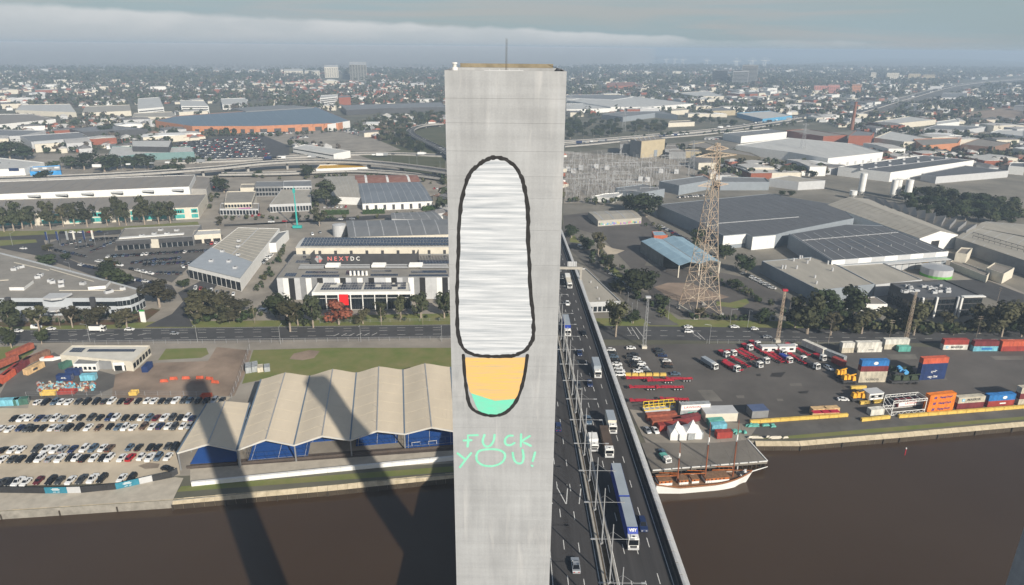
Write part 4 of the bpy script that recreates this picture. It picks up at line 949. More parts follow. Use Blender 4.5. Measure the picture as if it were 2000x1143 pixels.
off = block('data_office', 'white framed glass office with red panel and solar roof in front of the data centre', 'office', ats('4', [(635, 848), (1288, 842), (1275, 755), (690, 760)], GZ + H2), H2, M_WHITE, mat('white_roof', (.6, .58, .53)), par=.35, lip=.7)
P = ats('4', [(635, 848), (1288, 842), (1275, 755), (690, 760)], GZ + H2)
Q = lambda u, v: P[0].lerp(P[1], u).lerp(P[3].lerp(P[2], u), v)
sk = {(5, 2), (6, 2), (3, 1), (4, 1), (5, 1)}; a, b, d = Q(.07, .17), Q(.49, .17), Q(.07, .93); solar(off, a, b, d, 15, 4, GZ + H2 + .08, sk)
sk = {(4, 1), (5, 1), (10, 0), (11, 0), (12, 1), (10, 2)}; a, b, d = Q(.515, .17), Q(.95, .17), Q(.515, .93); solar(off, a, b, d, 15, 4, GZ + H2 + .08, sk)
u = 0
for k in range(8):
 windows(off, P[0].lerp(P[1], .02 + k * .122), P[0].lerp(P[1], .02 + (k + 1) * .122), GZ + .2, GZ + 6.6, 3, .97, M_GLASS, .2, name='glass_pane')
 windows(off, P[0].lerp(P[1], .02 + k * .122), P[0].lerp(P[1], .02 + (k + 1) * .122), GZ + 6.9, GZ + 8.6, 3, .97, M_GLASS, .2, name='glass_pane')
for k in range(9):
 c = P[0].lerp(P[1], .02 + k * .122); mb = MB(); mb.box((c.x, c.y - .35, GZ + 4.4), (.5, .6, 8.8)); part(mb, 'column', M_WHITE, off)
c = P[0].lerp(P[1], .32); mb = MB(); mb.box((c.x, c.y - .75, GZ + 6.1), (4.9, .25, 6.2)); part(mb, 'red_panel', flat('signal_red', (.75, .018, .02), .5), off)
# ================================================================ sheds and offices behind the data centre
gs = shed('factory_shed', 'long mid grey sheet roofed shed right behind the data hall, touching the tower edge', 'shed', *ats('4', [(880, 482), (1700, 458), (1660, 366), (862, 375)], GZ + 8), 8, 1.2, 1, M_CREAM, R_GREY, along='AB', ribs=9, ribm=M_LGREY, ribw=.5)
shed('factory_shed', 'small dark grey shed with a pale wall strip behind the long grey shed', 'shed', *ats('4', [(1160, 360), (1500, 372), (1440, 315), (1155, 325)], GZ + 7), 7, .8, 1, M_LGREY, R_GREY, along='AB', ribs=6)
tk = thing('water_tank', 'pale grey round water tank beside the long grey shed', 'tank', tuple(at('4', 820, 470)))
p = at('4', 820, 470); mb = MB(); mb.bar((p.x, p.y, GZ), (p.x, p.y, GZ + 8.5), 5.2, 20); part(mb, 'shell', M_LGREY, tk); mb = MB(); mb.bar((p.x, p.y, GZ + 8.503), (p.x, p.y, GZ + 9.3), 5.3, 20, r2=.6); part(mb, 'lid', M_LGREY, tk)
ws = shed('factory_shed', 'white walled shed with blue grey roof and a row of dark doors behind a hedge', 'shed', *ats('4', [(968, 262), (1428, 245), (1345, 120), (938, 130)], GZ + 6.5), 6.5, 1.5, 1, M_WHITE, mat('bluegrey_roof', (.17, .19, .215), .55, var=.15, scale=.15, stretch=(1, .2, 1)), along='AB', ribs=10, ribw=.25)
P = ats('4', [(968, 262), (1428, 245)], GZ + 6.5); windows(ws, P[0], P[1], GZ + .3, GZ + 4.8, 8, .3, M_DGREY, name='roller_door')
bs = shed('factory_shed', 'beige roofed shed with blank white front between a big tree and the blue grey shed', 'shed', *ats('4', [(800, 215), (955, 222), (925, 82), (715, 86)], GZ + 7), 7, 1, 1, M_WHITE, R_BEIGE, along='AB', ribs=8, ribw=.2)
rs = shed('factory_shed', 'low shed with patchy rust red and white roof below the freeway viaduct', 'shed', *ats('4', [(925, 128), (1345, 118), (1325, 76), (920, 76)], GZ + 6.5), 6.5, 1.6, 1, M_CREAM, R_RUST, along='AB', ribs=3, ribm=M_WHITE, ribw=2.4)
def office(name, label, tagc, pts, h, wall, roof, rows, n, par=.6, side=True, fr=.75, wm=None, cat='office'):
 P = ats(tagc, pts, GZ + h); t = block(name, label, cat, P, h, wall, roof, par=par)
 for z0, z1 in rows:
  windows(t, P[0], P[1], GZ + z0, GZ + z1, n, fr, wm)
  if side: windows(t, P[1], P[2], GZ + z0, GZ + z1, max(2, n // 2), fr, wm)
 return t
o1 = office('office_block', 'pale two storey office with a purple sign band on its glass front', '4', [(62, 262), (240, 258), (268, 182), (78, 186)], 9, M_CREAM, R_MEMB, ((5.6, 8.0),), 9)
office('office_block', 'glass fronted lower wing of the pale office with the purple sign', '4', [(30, 300), (285, 300), (290, 262), (40, 262)], 5, M_LGREY, R_MEMB, ((.5, 4.2),), 12)
P = ats('4', [(155, 296), (232, 292)], GZ + 5.4); mb = MB(); mb.slab((P[0].x, P[0].y - .4, GZ + 4.6), (P[1].x, P[1].y - .4, GZ + 4.6), .2, 1.6); part(mb, 'sign_band', flat('purple_sign', (.30, .03, .22)), o1)
office('office_block', 'beige roofed office with a grey glass front right of the teal crane', '4', [(358, 272), (632, 262), (628, 168), (440, 168)], 6.5, M_LGREY, R_BEIGE, ((.6, 4.8),), 14)
office('office_block', 'grey two storey office tucked behind the beige roofed office', '4', [(265, 155), (448, 152), (448, 118), (268, 120)], 9, M_MGREY, R_GREY, ((1, 3.6), (5, 8)), 9)
office('office_block', 'dark blue glass office at the right end of the grey two storey office', '4', [(448, 152), (634, 150), (630, 112), (450, 116)], 9, M_LGREY, R_GREY, ((1, 3.6), (5, 8)), 9)
office('office_block', 'low white box building left of the grey two storey office', '4', [(165, 162), (262, 160), (262, 135), (172, 136)], 6, M_CREAM, R_MEMB, ((1, 3),), 4)
# hedges
def hedge(label, tagc, a, b, wd, h):
 A, B = at(tagc, *a), at(tagc, *b); t = thing('hedge', label, 'hedge', tuple(A)); r = random.Random(int(A.x * 10)); mb = MB(); n = int((B - A).length * 26)
 d = (B - A); u = d.normalized(); nn = Vector((-u.y, u.x, 0))
 for k in range(n):
  c = A + d * r.random() + nn * r.uniform(-wd / 2, wd / 2) + Vector((0, 0, r.uniform(.2, h))); s = r.uniform(.3, .6); q = Vector((r.uniform(-1, 1), r.uniform(-1, 1), r.uniform(-1, 1))).normalized(); e = q.orthogonal().normalized(); f = q.cross(e)
  mb.face([c + e * s, c + f * s, c - e * s, c - f * s])
 part(mb, 'foliage', mat('hedge_leaf', (.05, .10, .022), .9, var=.35, scale=.8), t); mb = MB(); mb.slab(A, B, wd * .7, h * .8); part(mb, 'twigs', mat('hedge_core', (.025, .045, .014), .95, var=.2), t); return t
hedge('tall clipped green hedge in front of the white shed, right end', '4', (1360, 308), (1445, 300), 4, 4); hedge('long clipped green hedge in front of the white shed with dark doors', '4', (970, 330), (1115, 325), 4, 4); hedge('bright green hedge below the beige roofed shed', '4', (700, 335), (880, 330), 4, 4)
# ================================================================ car dealers
ds = block('car_showroom', 'dark fronted car showroom with pale flat roof among rows of dark cars', 'showroom', ats('3', [(808, 545), (1345, 512), (1405, 432), (868, 455)], GZ + 6.5), 6.5, M_MGREY, R_MEMB, par=.8)
P = ats('3', [(808, 545), (1345, 512), (1405, 432), (868, 455)], GZ + 6.5)
mb = MB(); a, b = P[0] + Vector((0, -.5, -2.6)), P[1] + Vector((0, -.5, -2.6)); mb.slab(a, b, .3, 3.2); part(mb, 'fascia_band', M_DGREY, ds); windows(ds, P[0], P[1], GZ + .3, GZ + 3.6, 14, .86)
c = P[0].lerp(P[1], .5); mb = MB(); mb.box((c.x, c.y - .9, GZ + 3.8), (5.6, .8, 6.4)); part(mb, 'entrance_panel', M_CREAM, ds)
for u, v in ((.3, .3), (.45, .4), (.62, .35), (.72, .6), (.5, .7)): q = P[0].lerp(P[1], u).lerp(P[3].lerp(P[2], u), v); aircon(ds, q.x, q.y, GZ + 6.5, 3, 2.2)
mb = MB(); mb.slab(P[0].lerp(P[3], .25) + Vector((1, 0, .05)), P[1].lerp(P[2], .25) + Vector((-8, 0, .05)), 4, .5); part(mb, 'roof_plinth', M_WHITE, ds)
office('showroom_annex', 'open fronted delivery bay with pale roof joined to the right of the dark showroom', '3', [(1345, 505), (1540, 492), (1540, 462), (1355, 470)], 6, M_CREAM, R_PALE, ((.2, 3.2),), 3, wm=M_BLACK, cat='annex')
wsx = block('car_showroom', 'long white dealership with pale roof and silver wedge front facing the side street', 'showroom', ats('F', [(367, 521), (469, 546), (546, 447), (465, 445)], GZ + 7.5), 7.5, M_WHITE, R_BEIGE, par=.3)
P = ats('F', [(367, 521), (469, 546), (546, 447), (465, 445)], GZ + 7.5)
q = [P[0].lerp(P[3], .0), P[1].lerp(P[2], .0), P[1].lerp(P[2], .27), P[0].lerp(P[3], .42)]; mb = MB(); mb.prism(ccw(q), GZ + 8.05, GZ + 8.4); part(mb, 'front_roof', mat('silver_roof', (.34, .37, .40), .5, var=.08), wsx)
windows(wsx, P[0], P[1], GZ + .3, GZ + 5.6, 11, .85)
for k in range(12):
 a, b = P[0].lerp(P[3], .44 + k * .047), P[1].lerp(P[2], .3 + k * .06); mb = MB(); mb.slab(Vector((a.x, a.y, GZ + 7.52)), Vector((b.x, b.y, GZ + 7.52)), .3, .1); part(mb, 'roof_rib', M_CREAM, wsx)
mb = MB(); a, b = P[0].lerp(P[1], .5), P[3].lerp(P[2], .5); mb.slab(Vector((a.x, a.y, GZ + 7.53)) + (b - a) * .35, Vector((b.x, b.y, GZ + 7.53)), .5, .25); part(mb, 'ridge_cap', M_LGREY, wsx)
for u, v in ((.3, .15), (.6, .2), (.8, .12), (.3, .36), (.65, .34), (.5, .5), (.4, .62)): q = P[0].lerp(P[1], u).lerp(P[3].lerp(P[2], u), v); aircon(wsx, q.x, q.y, GZ + 8.1, 2.4, 2)
block('workshop_annex', 'low grey roofed workshop leaning on the right side of the white dealership', 'annex', ats('4', [(345, 525), (400, 522), (482, 440), (418, 452)], GZ + 6.5), 6.5, M_WHITE, R_GREY, par=.3)
# ================================================================ big curved corner office at the left edge
co = block('corner_office', 'large grey flat roofed office with curved glazed corner at the left edge', 'office', ats('3', [(-420, 950), (800, 948), (850, 945), (905, 937), (960, 915), (1000, 890), (640, 792), (110, 655), (0, 627), (-420, 600)], GZ + 9), 9, mat('silver_cladding', (.42, .45, .48), .5, var=.06), R_MEMB, par=.9)
F0, F1 = at('3', -420, 950, GZ + 9), at('3', 800, 948, GZ + 9); X = lambda x: F0.lerp(F1, (x + 420) / 1220)
for x0, x1, n in ((-400, -20, 12), (0, 290, 9), (500, 655, 6), (660, 805, 6)): windows(co, X(x0), X(x1), GZ + 5.4, GZ + 7.8, n, .97)
for x0, x1, n in ((-400, 290, 20), (480, 790, 8)): windows(co, X(x0), X(x1), GZ + .5, GZ + 3.2, n, .55)
cv = ats('3', [(800, 948), (850, 945), (905, 937), (960, 915), (1000, 890)], GZ + 9)
for a, b, n in zip(cv[:-1], cv[1:], (3, 2, 2, 2)):
 windows(co, a, b, GZ + 5.2, GZ + 8, n, .92); windows(co, a, b, GZ + .5, GZ + 3.6, n, .7)
for x in (60, 650):
 a = X(x); mb = MB(); mb.box((a.x, a.y - .7, GZ + 5.3), (2.4, 1.6, 10.6)); part(mb, 'pier', M_DGREY, co)
a, b = X(295), X(480); mb = MB(); mb.prism(ccw([a, b, b + Vector((0, -4, 0)), b.lerp(a, .5) + Vector((0, -6, 0)), a + Vector((0, -4, 0))]), GZ + 4.2, GZ + 5.0); part(mb, 'entrance_canopy', M_LGREY, co)
mb = MB(); c = X(390); mb.prism(ccw([a + Vector((1, 5, 0)), b + Vector((-1, 5, 0)), b + Vector((-2, -2.5, 0)), c + Vector((0, -4, 0)), a + Vector((2, -2.5, 0))]), GZ + 9.95, GZ + 11); part(mb, 'roof_bay', M_LGREY, co)
for pts in ([(62, 862), (165, 862), (232, 812), (130, 815)], [(612, 860), (735, 850), (768, 815), (660, 815)]):
 q = ats('3', pts, GZ + 10.8); mb = MB(); mb.prism(ccw(q), GZ + 9.003, GZ + 10.8, 0, mt=1); part(mb, 'plant_room', [M_WHITE, R_MEMB], co)
for x, y in ((265, 800), (285, 785), (370, 835), (355, 825), (750, 905), (770, 900), (430, 860), (120, 735), (150, 728), (100, 745), (430, 830), (580, 845), (860, 880)):
 q = at('3', x, y, GZ + 9); aircon(co, q.x, q.y, GZ + 9, 2.8, 2.2, 1.5, rnd.uniform(0, 1))
for a, b in (((415, 885), (860, 885)), ((100, 690), (340, 745)), ((350, 735), (700, 835)), ((0, 815), (60, 812))):
 p, q = at('3', *a, GZ + 9.05), at('3', *b, GZ + 9.05); mb = MB(); mb.slab(p, q, .4, .3); part(mb, 'roof_pipe', M_CREAM, co)
pyl = thing('sign_pylon', 'white and green sign pylon standing on the corner by the side street', 'sign', tuple(at('3', 1000, 1105)))
p = at('3', 1003, 1105); mb = MB(); mb.box((p.x, p.y, GZ + 3), (2.6, .5, 6)); part(mb, 'panel', M_WHITE, pyl); mb = MB(); mb.box((p.x, p.y, GZ + 6.4), (2.6, .5, .8)); part(mb, 'header', flat('sign_green', (.03, .28, .05)), pyl)
# ================================================================ long warehouse with turquoise glass
tw_ = block('warehouse', 'long low warehouse with turquoise glazed front behind a row of gum trees', 'warehouse', ats('3', [(-360, 372), (1380, 305), (1445, 212), (-340, 262)], GZ + 9.5), 9.5, M_CREAM, R_BROWN, par=.25)
P = ats('3', [(-360, 372), (1380, 305), (1445, 212), (-340, 262)], GZ + 9.5)
for k in range(14):
 s = k / 14; a, b = P[0].lerp(P[1], s + .05), P[3].lerp(P[2], s + .06); mb = MB(); mb.slab(Vector((a.x, a.y, GZ + 9.52)), Vector((b.x, b.y, GZ + 9.52)), .5, .12); part(mb, 'roof_rib', M_MGREY, tw_)
for x0, x1 in ((-300, -150), (-60, 60), (60, 200), (250, 400), (440, 560), (590, 725), (775, 835), (880, 930), (945, 1060), (1090, 1140), (1190, 1275), (1325, 1375)):
 a, b = P[0].lerp(P[1], (x0 + 360) / 1740), P[0].lerp(P[1], (x1 + 360) / 1740)
 windows(tw_, a, b, GZ + 5.2, GZ + 8.6, 4, .96, M_TEAL); windows(tw_, a, b, GZ + 1.0, GZ + 4.2, 4, .96, M_TEAL); windows(tw_, a.lerp(b, .2), a.lerp(b, .8), GZ + 5.6, GZ + 7.6, 3, .7, M_GLASS, .3)
up = block('warehouse', 'taller pale rear hall with long white fascia above the turquoise warehouse', 'warehouse', ats('3', [(-340, 228), (1320, 162), (1362, 78), (-100, 130)], GZ + 13), 13, M_WHITE, R_BROWN, par=.3)
P = ats('3', [(-340, 228), (1320, 162), (1362, 78), (-100, 130)], GZ + 13)
for k in range(11):
 s = .12 + k / 12.5; a, b = P[0].lerp(P[1], s), P[3].lerp(P[2], s); mb = MB(); mb.slab(Vector((a.x, a.y, GZ + 13.02)), Vector((b.x, b.y, GZ + 13.02)), .5, .12); part(mb, 'roof_rib', M_MGREY, up)
for x in (210, 400, 580, 790, 1015, 1235):
 a = P[0].lerp(P[1], (x + 340) / 1660); mb = MB(); mb.box((a.x, a.y - 1.2, GZ + 11), (10, 2.4, 1.4)); part(mb, 'awning', M_LGREY, up); mb = MB(); mb.box((a.x, a.y - .8, GZ + 9.8), (10, 1.2, 1)); part(mb, 'painted_awning_shade', M_BLACK, up)  # black box under each awning stands in for the shade there
block('roof_car_park', 'concrete parking deck at the right end of the turquoise warehouse', 'car park', ats('3', [(1320, 180), (1440, 182), (1490, 95), (1370, 88)], GZ + 8), 8, M_CONC, R_BROWN, par=.9)
# ================================================================ far left sheds
M_TERR = M_ORANGE
bw = block('terracotta_warehouse', 'huge terracotta walled warehouse with blue grey roof in the middle distance', 'warehouse', ats('F', [(303, 236), (375, 247), (500, 247), (660, 241), (683, 236), (617, 209), (430, 221), (345, 227)], GZ + 11), 11, M_TERR, mat('slate_blue_roof', (.12, .17, .22), .5, var=.1, scale=.08), par=.4)
q = ats('F', [(375, 247), (500, 247), (660, 241)], GZ + 11)
windows(bw, q[0], q[1], GZ + .2, GZ + 6.5, 7, .45, M_DGREY, .5, name='loading_door'); windows(bw, q[1], q[2], GZ + .2, GZ + 6.5, 6, .5, M_DGREY, .5, name='loading_door')
q = ats('F', [(640, 243), (683, 236)], GZ + 11.5); mb = MB(); mb.slab(Vector((q[0].x, q[0].y - 1, GZ)), Vector((q[1].x, q[1].y - 1, GZ)), 1, 11.6); part(mb, 'white_bay', M_WHITE, bw)
q = ats('F', [(480, 218), (613, 210), (560, 205), (455, 212)], GZ + 12.5); mb = MB(); mb.prism(ccw(q), GZ + 11.1, GZ + 13); part(mb, 'upper_roof', R_GREY, bw)
for k in range(13):
 a = at('F', 360 + k * 23, 247 - k * .3, GZ + 11.1); b = at('F', 345 + k * 20.5, 227 - k * 1.25, GZ + 11.1); mb = MB(); mb.slab(a, b, .6, .12); part(mb, 'roof_rib', mat('rib_blue', (.2, .26, .32), .5), bw)
for x in (290, 298):
 p = at('F', x, 247); mb = MB(); mb.bar((p.x, p.y, GZ), (p.x, p.y, GZ + 11), 5, 14); tag(obj('storage_tank', mb.mesh('storage_tank', M_LGREY)), ('left' if x < 295 else 'right') + ' one of two round grey tanks at the left end of the terracotta warehouse', 'tank')
wl = block('white_hall', 'long white two storey hall with dark window line beside the viaduct', 'hall', ats('L2', [(375, 850), (700, 905), (833, 880), (470, 828)], GZ + 8), 8, M_WHITE, R_PALE)
q = ats('L2', [(375, 850), (700, 905), (833, 880)], GZ + 8); windows(wl, q[0], q[1], GZ + 5.5, GZ + 6.8, 14, .98, M_BLACK); windows(wl, q[0], q[1], GZ + .3, GZ + 1.8, 10, .9, M_BLACK)
def far(name, label, tagc, pts, h, wall, roof, cat='warehouse', **k): return block(name, label, cat, ats(tagc, pts, GZ + h), h, wall, roof, **k)
gl = far('curved_showroom', 'showroom with pale green curved glass front among trees', 'L1', [(705, 1040), (965, 1010), (1275, 1000), (1250, 965), (990, 975), (735, 962)], 8, mat('green_glass', (.16, .26, .26), .25, var=.1), R_PALE, 'showroom')
far('office_block', 'white edged dark box standing on the curved glass showroom', 'L1', [(868, 965), (1110, 970), (1128, 925), (865, 925)], 14, M_DGREY, R_PALE, 'office')
far('warehouse', 'wide flat grey roofed warehouse with glazed offices at the far left', 'L1', [(205, 935), (590, 905), (520, 870), (130, 895)], 9, M_LGREY, R_GREY)
far('warehouse', 'dark walled warehouse with two tone grey roof left of the terracotta one', 'L1', [(455, 850), (540, 870), (970, 850), (700, 822)], 10, M_DGREY, R_GREY)
far('warehouse', 'flat warehouse with bright white fascia at the far left edge', 'L1', [(-200, 830), (0, 820), (365, 785), (200, 750), (-200, 755)], 9, M_WHITE, R_BROWN)
far('warehouse', 'cluttered grey roof at the left edge beyond the freeway', 'L1', [(-200, 905), (130, 895), (300, 860), (-200, 850)], 9, M_LGREY, R_GREY)
far('warehouse', 'bright blue walled depot at the left edge near the freeway', 'L1', [(195, 1130), (400, 1125), (395, 1090), (205, 1100)], 6, mat('bright_blue', (.04, .28, .62), .6), R_PALE)
far('warehouse', 'white shed with pale roof at the left edge by the freeway', 'L1', [(-100, 1120), (160, 1110), (290, 1070), (-100, 1030)], 7, M_WHITE, R_PALE)
far('warehouse', 'cream hall with yellow roof strip in the left distance', 'L1', [(540, 745), (860, 730), (850, 690), (560, 700)], 9, M_CREAM, R_BEIGE)
far('warehouse', 'cream hall with rounded beige roof in the left distance', 'L1', [(100, 725), (340, 735), (500, 740), (460, 685), (140, 690)], 9, M_CREAM, R_PALE)
far('warehouse', 'cream shed with ribbed roof just left of the terracotta warehouse roof', 'L1', [(870, 770), (1160, 770), (1130, 735), (880, 745)], 9, M_CREAM, R_BEIGE)
for lb, pts, h in (('stepped white office tower in the left distance', [(905, 720), (1075, 705), (1045, 640), (905, 650)], 16), ('white office with window bands right of the stepped white one', [(1190, 700), (1370, 700), (1340, 665), (1180, 660)], 14), ('pale slab office in trees right of the window banded office', [(1460, 690), (1635, 690), (1610, 645), (1450, 650)], 10)):
 P = ats('L1', pts, GZ + h); t = block('office_block', lb, 'office', P, h, M_WHITE, R_PALE)
 for z in range(3, int(h) - 2, 4): windows(t, P[0], P[1], GZ + z, GZ + z + 1.8, 1, .94, M_DGREY, .4, name='window_band')
far('long_hall', 'very long grey roofed hall in front of the woods left of the tower', 'L2', [(800, 555), (1100, 540), (1600, 530), (1560, 490), (760, 515)], 10, M_DGREY, R_GREY)
P = ats('L2', [(590, 460), (730, 445), (735, 430), (600, 435)], GZ + 22); t = block('office_block', 'white banded office block at the left end of the very long hall', 'office', P, 22, M_WHITE, R_PALE)
for z in (4, 9, 14, 18): windows(t, P[0], P[1], GZ + z, GZ + z + 2, 1, .95, M_DGREY, .5, name='window_band')
far('brick_block', 'red brick block right of the white banded office', 'L2', [(740, 455), (835, 450), (830, 435), (745, 438)], 20, M_BRICK, R_GREY, 'building')
for lb, pts, h in (('wide white apartment slab on the hazy left skyline', [(305, 240), (455, 240), (455, 225), (305, 225)], 24), ('hazy pale tower block left of the tallest one on the skyline', [(625, 210), (735, 210), (735, 195), (625, 195)], 45),
     ('tallest hazy apartment tower on the skyline left of the concrete tower', [(825, 190), (960, 195), (960, 170), (830, 168)], 62), ('low hazy white terrace block on the left skyline', [(470, 245), (590, 245), (590, 235), (470, 235)], 20)):
 P = ats('L2', pts, GZ + h); t = block('apartment_tower', lb, 'apartment building', P, h, M_CREAM, R_PALE)
 n = 6
 for z in range(3, int(h) - 2, 5): windows(t, P[0], P[1], GZ + z, GZ + z + 2.4, n, .6, M_DGREY, .6)
far('warehouse', 'yellow tarpaulin covered shed under the freeway viaduct', 'L2', [(560, 1025), (970, 1010), (900, 985), (590, 992)], 5, M_WHITE, mat('yellow_roof', (.55, .32, .03), .7, var=.1), 'shed')
# ================================================================ right of the bridge
# low beige building under the bridge edge
rb = office('roadside_shop', 'long low beige roofed shop beside the bridge with white posted front', 'C', [(640, 1090), (1090, 1075), (600, 610), (490, 620)], 5.5, M_LGREY, R_BEIGE, ((.5, 3.4),), 7, side=False, cat='shop')
vents(rb, 'C', [(670, 805), (760, 885), (785, 1040)], GZ + 5.5)
# light blue canopy shed
A, B, C_, D = ats('R3', [(880, 640), (1165, 612), (905, 442), (615, 470)], GZ + 8)
lb = thing('canopy_shed', 'light blue double gabled roof of an open ended shed behind the rusty pylon', 'shed', tuple((A + B + C_ + D) / 4))
z0, z1 = GZ + 8, GZ + 9.8
for k in range(4):
 a, b, c, d = A.lerp(B, k / 4), A.lerp(B, (k + 1) / 4), D.lerp(C_, (k + 1) / 4), D.lerp(C_, k / 4); za, zb = (z0, z1) if k % 2 == 0 else (z1, z0)
 P = [Vector((p.x, p.y, z)) for p, z in ((a, za), (b, zb), (c, zb), (d, za))]; m = MB(); m.v = [tuple(p) for p in P] + [tuple(p + Vector((0, 0, .2))) for p in P]; m.f = [(3, 2, 1, 0), (4, 5, 6, 7), (0, 1, 5, 4), (1, 2, 6, 5), (2, 3, 7, 6), (3, 0, 4, 7)]; m.m = [0] * 6; part(m, 'roof_slope', R_LBLUE, lb)
 for s in (.2, .4, .6, .8): mm = MB(); mm.slab(P[0].lerp(P[3], s) + Vector((0, 0, .21)), P[1].lerp(P[2], s) + Vector((0, 0, .21)), .15, .05); part(mm, 'roof_rib', mat('rib_lblue', (.34, .47, .55), .5, var=.05), lb)
for s in (.5,):
 a, d = A.lerp(B, s), D.lerp(C_, s); m = MB(); m.slab(Vector((a.x, a.y, z0 + .22)), Vector((d.x, d.y, z0 + .22)), .9, .08); part(m, 'valley_gutter', M_MGREY, lb)
for p, q in ((D.lerp(A, 0), D.lerp(A, .62)), (D, C_)):
 m = MB(); m.slab(Vector((p.x, p.y, GZ)), Vector((q.x, q.y, GZ)), .3, 7.9); part(m, 'wall', mat('grey_timber', (.20, .205, .19), .9, var=.2), lb)
for p in (A, A.lerp(B, .5), B, C_):
 m = MB(); m.box((p.x, p.y, GZ + 4), (.6, .6, 8)); part(m, 'post', M_CREAM, lb)
ba = block('brick_annex', 'orange brick annex with small blue roof at the back of the light blue shed', 'annex', ats('R3', [(705, 432), (800, 428), (770, 400), (690, 400)], GZ + 7.5), 7.5, mat('orange_brick', (.42, .12, .06), .9, var=.15, scale=.8), R_LBLUE, par=.2)
gsd = shed('graffiti_shed', 'low beige shed with colourful graffiti along its front wall', 'shed', *ats('R3', [(315, 325), (618, 305), (552, 252), (245, 265)], GZ + 5), 5, .9, 1, mat('shed_wall', (.42, .40, .35), .85, var=.15), R_BEIGE, along='AB', ribs=4, ribm=M_PVFRAME, ribw=.8)
P = ats('R3', [(315, 325), (618, 305)], GZ + 5); r = random.Random(5); gcol = [(.5, .2, .25), (.15, .3, .5), (.5, .45, .2), (.2, .4, .25), (.6, .6, .58), (.3, .15, .4), (.1, .1, .12)]
for k in range(26):
 u = .02 + k / 27; a, b = P[0].lerp(P[1], u), P[0].lerp(P[1], u + .035); z = GZ + .5 + r.random() * 1.2; h = r.uniform(.7, 1.8); m = MB(); m.slab(Vector((a.x, a.y - .05 - .004 * k, z)), Vector((b.x, b.y - .05 - .004 * k, z + r.uniform(-.3, .3))), .02, h); ci = r.randrange(7); part(m, 'graffiti_patch', flat(f'graffiti_{ci}', gcol[ci]), gsd)
# big grey warehouse in stepped blocks
M_BGREY = mat('blue_grey_wall', (.23, .26, .29), .6, var=.08)
W1 = block('grey_warehouse', 'huge dark grey ribbed roof of the warehouse left half, behind the pylon', 'warehouse', ats('F', [(1285, 400), (1371, 437), (1413, 461), (1458, 457), (1470, 463), (1515, 459), (1541, 452), (1668, 427), (1640, 402), (1500, 379)], GZ + 10), 10, M_BGREY, R_DARK, par=.25)
for k in range(17):
 u = k / 16; a = at('F', 1300 + u * 215, 405 - u * 24.5, GZ + 10.05); b = at('F', 1425 + u * 235, 458 - u * 30, GZ + 10.05); m = MB(); m.slab(a, b, .35, .1); part(m, 'roof_rib', M_MGREY, W1)
a, b = at('R3', 1150, 345, GZ + 10.02), at('R3', 1714, 300, GZ + 10.02); m = MB(); m.slab(a, b, .9, .25); part(m, 'ridge_cap', M_LGREY, W1)
P = ats('F', [(1413, 461), (1458, 457)], GZ + 10); panelrow(W1, P[0], P[1], GZ + 3, GZ + 9.8, 5, [M_WHITE], proud=.1); P = ats('F', [(1470, 463), (1515, 459)], GZ + 10); panelrow(W1, P[0], P[1], GZ + .2, GZ + 9.8, 6, [M_WHITE], proud=.1)
W2 = block('grey_warehouse', 'dark grey roofed right half of the huge warehouse with white fascia and loading docks', 'warehouse', ats('R4', [(350, 637), (1118, 577), (690, 408), (440, 400), (70, 462)], GZ + 10.5), 10.5, M_BGREY, R_DARK, par=.3)
P = ats('R4', [(350, 637), (1118, 577), (690, 408), (70, 462)], GZ + 10.5); Q = lambda u, v: P[0].lerp(P[1], u).lerp(P[3].lerp(P[2], u), v)
for k in range(10): a, b = Q(.02 + k * .105, .03), Q(.03 + k * .105, .97); m = MB(); m.slab(a + Vector((0, 0, .06)), b + Vector((0, 0, .06)), .35, .1); part(m, 'roof_rib', M_LGREY, W2)
a, b = Q(.02, .72), Q(.98, .72); m = MB(); m.slab(a + Vector((0, 0, .17)), b + Vector((0, 0, .17)), .7, .2); part(m, 'ridge_cap', M_LGREY, W2)
for k in range(14):
 u, v = .14 + (k % 7) * .09, .42 + (k // 7) * .15; a, b = Q(u, v), Q(u + .012, v - .08); m = MB(); m.slab(a + Vector((0, 0, .03)), b + Vector((0, 0, .03)), 2.6, .06); part(m, 'skylight', mat('dark_skylight', (.06, .065, .075), .3), W2)
panelrow(W2, P[0], P[1], GZ + 7.4, GZ + 10.7, 9, [M_WHITE, M_LGREY], proud=.12)
for k in range(16): q = Q(.06 + (k % 8) * .12, .3 + .4 * (k // 8)); m = MB(); m.bar(q, q + Vector((0, 0, 1.3)), .12, 5); part(m, 'roof_vent', M_WHITE, W2)
mb = MB(); a, b = P[0].lerp(P[1], .45) + Vector((0, -1.8, -4.6)), P[0].lerp(P[1], 1.0) + Vector((0, -1.8, -4.6)); mb.slab(a, b, 4.4, .4); part(mb, 'dock_canopy', M_LGREY, W2)
for k in range(8):
 u = .52 + k * .058; a = P[0].lerp(P[1], u); mb = MB(); mb.box((a.x, a.y - .3, GZ + 2.6), (4, .3, 5)); part(mb, 'dock_door', flat('dock_yellow', (.75, .42, .02)) if k == 5 else M_LGREY, W2)
W3 = shed('gabled_hall', 'long brownish gabled hall with white end wall behind the grey warehouse', 'hall', *ats('R4', [(930, 490), (1182, 466), (590, 232), (325, 270)], GZ + 10), 10, 4.2, 1, M_WHITE, R_BEIGE, ribs=16, ribm=R_BROWN, ribw=.5)
P = ats('R4', [(930, 490), (1182, 466)], GZ + 10); windows(W3, P[0], P[1], GZ + .2, GZ + 7, 1, .3, M_BLACK, .5, u0=.1, u1=.75, name='hall_door')
st = thing('sawtooth_hall', 'long hall with row of beige sawtooth roofs behind the gabled hall', 'hall', tuple(at('R4', 930, 330)))
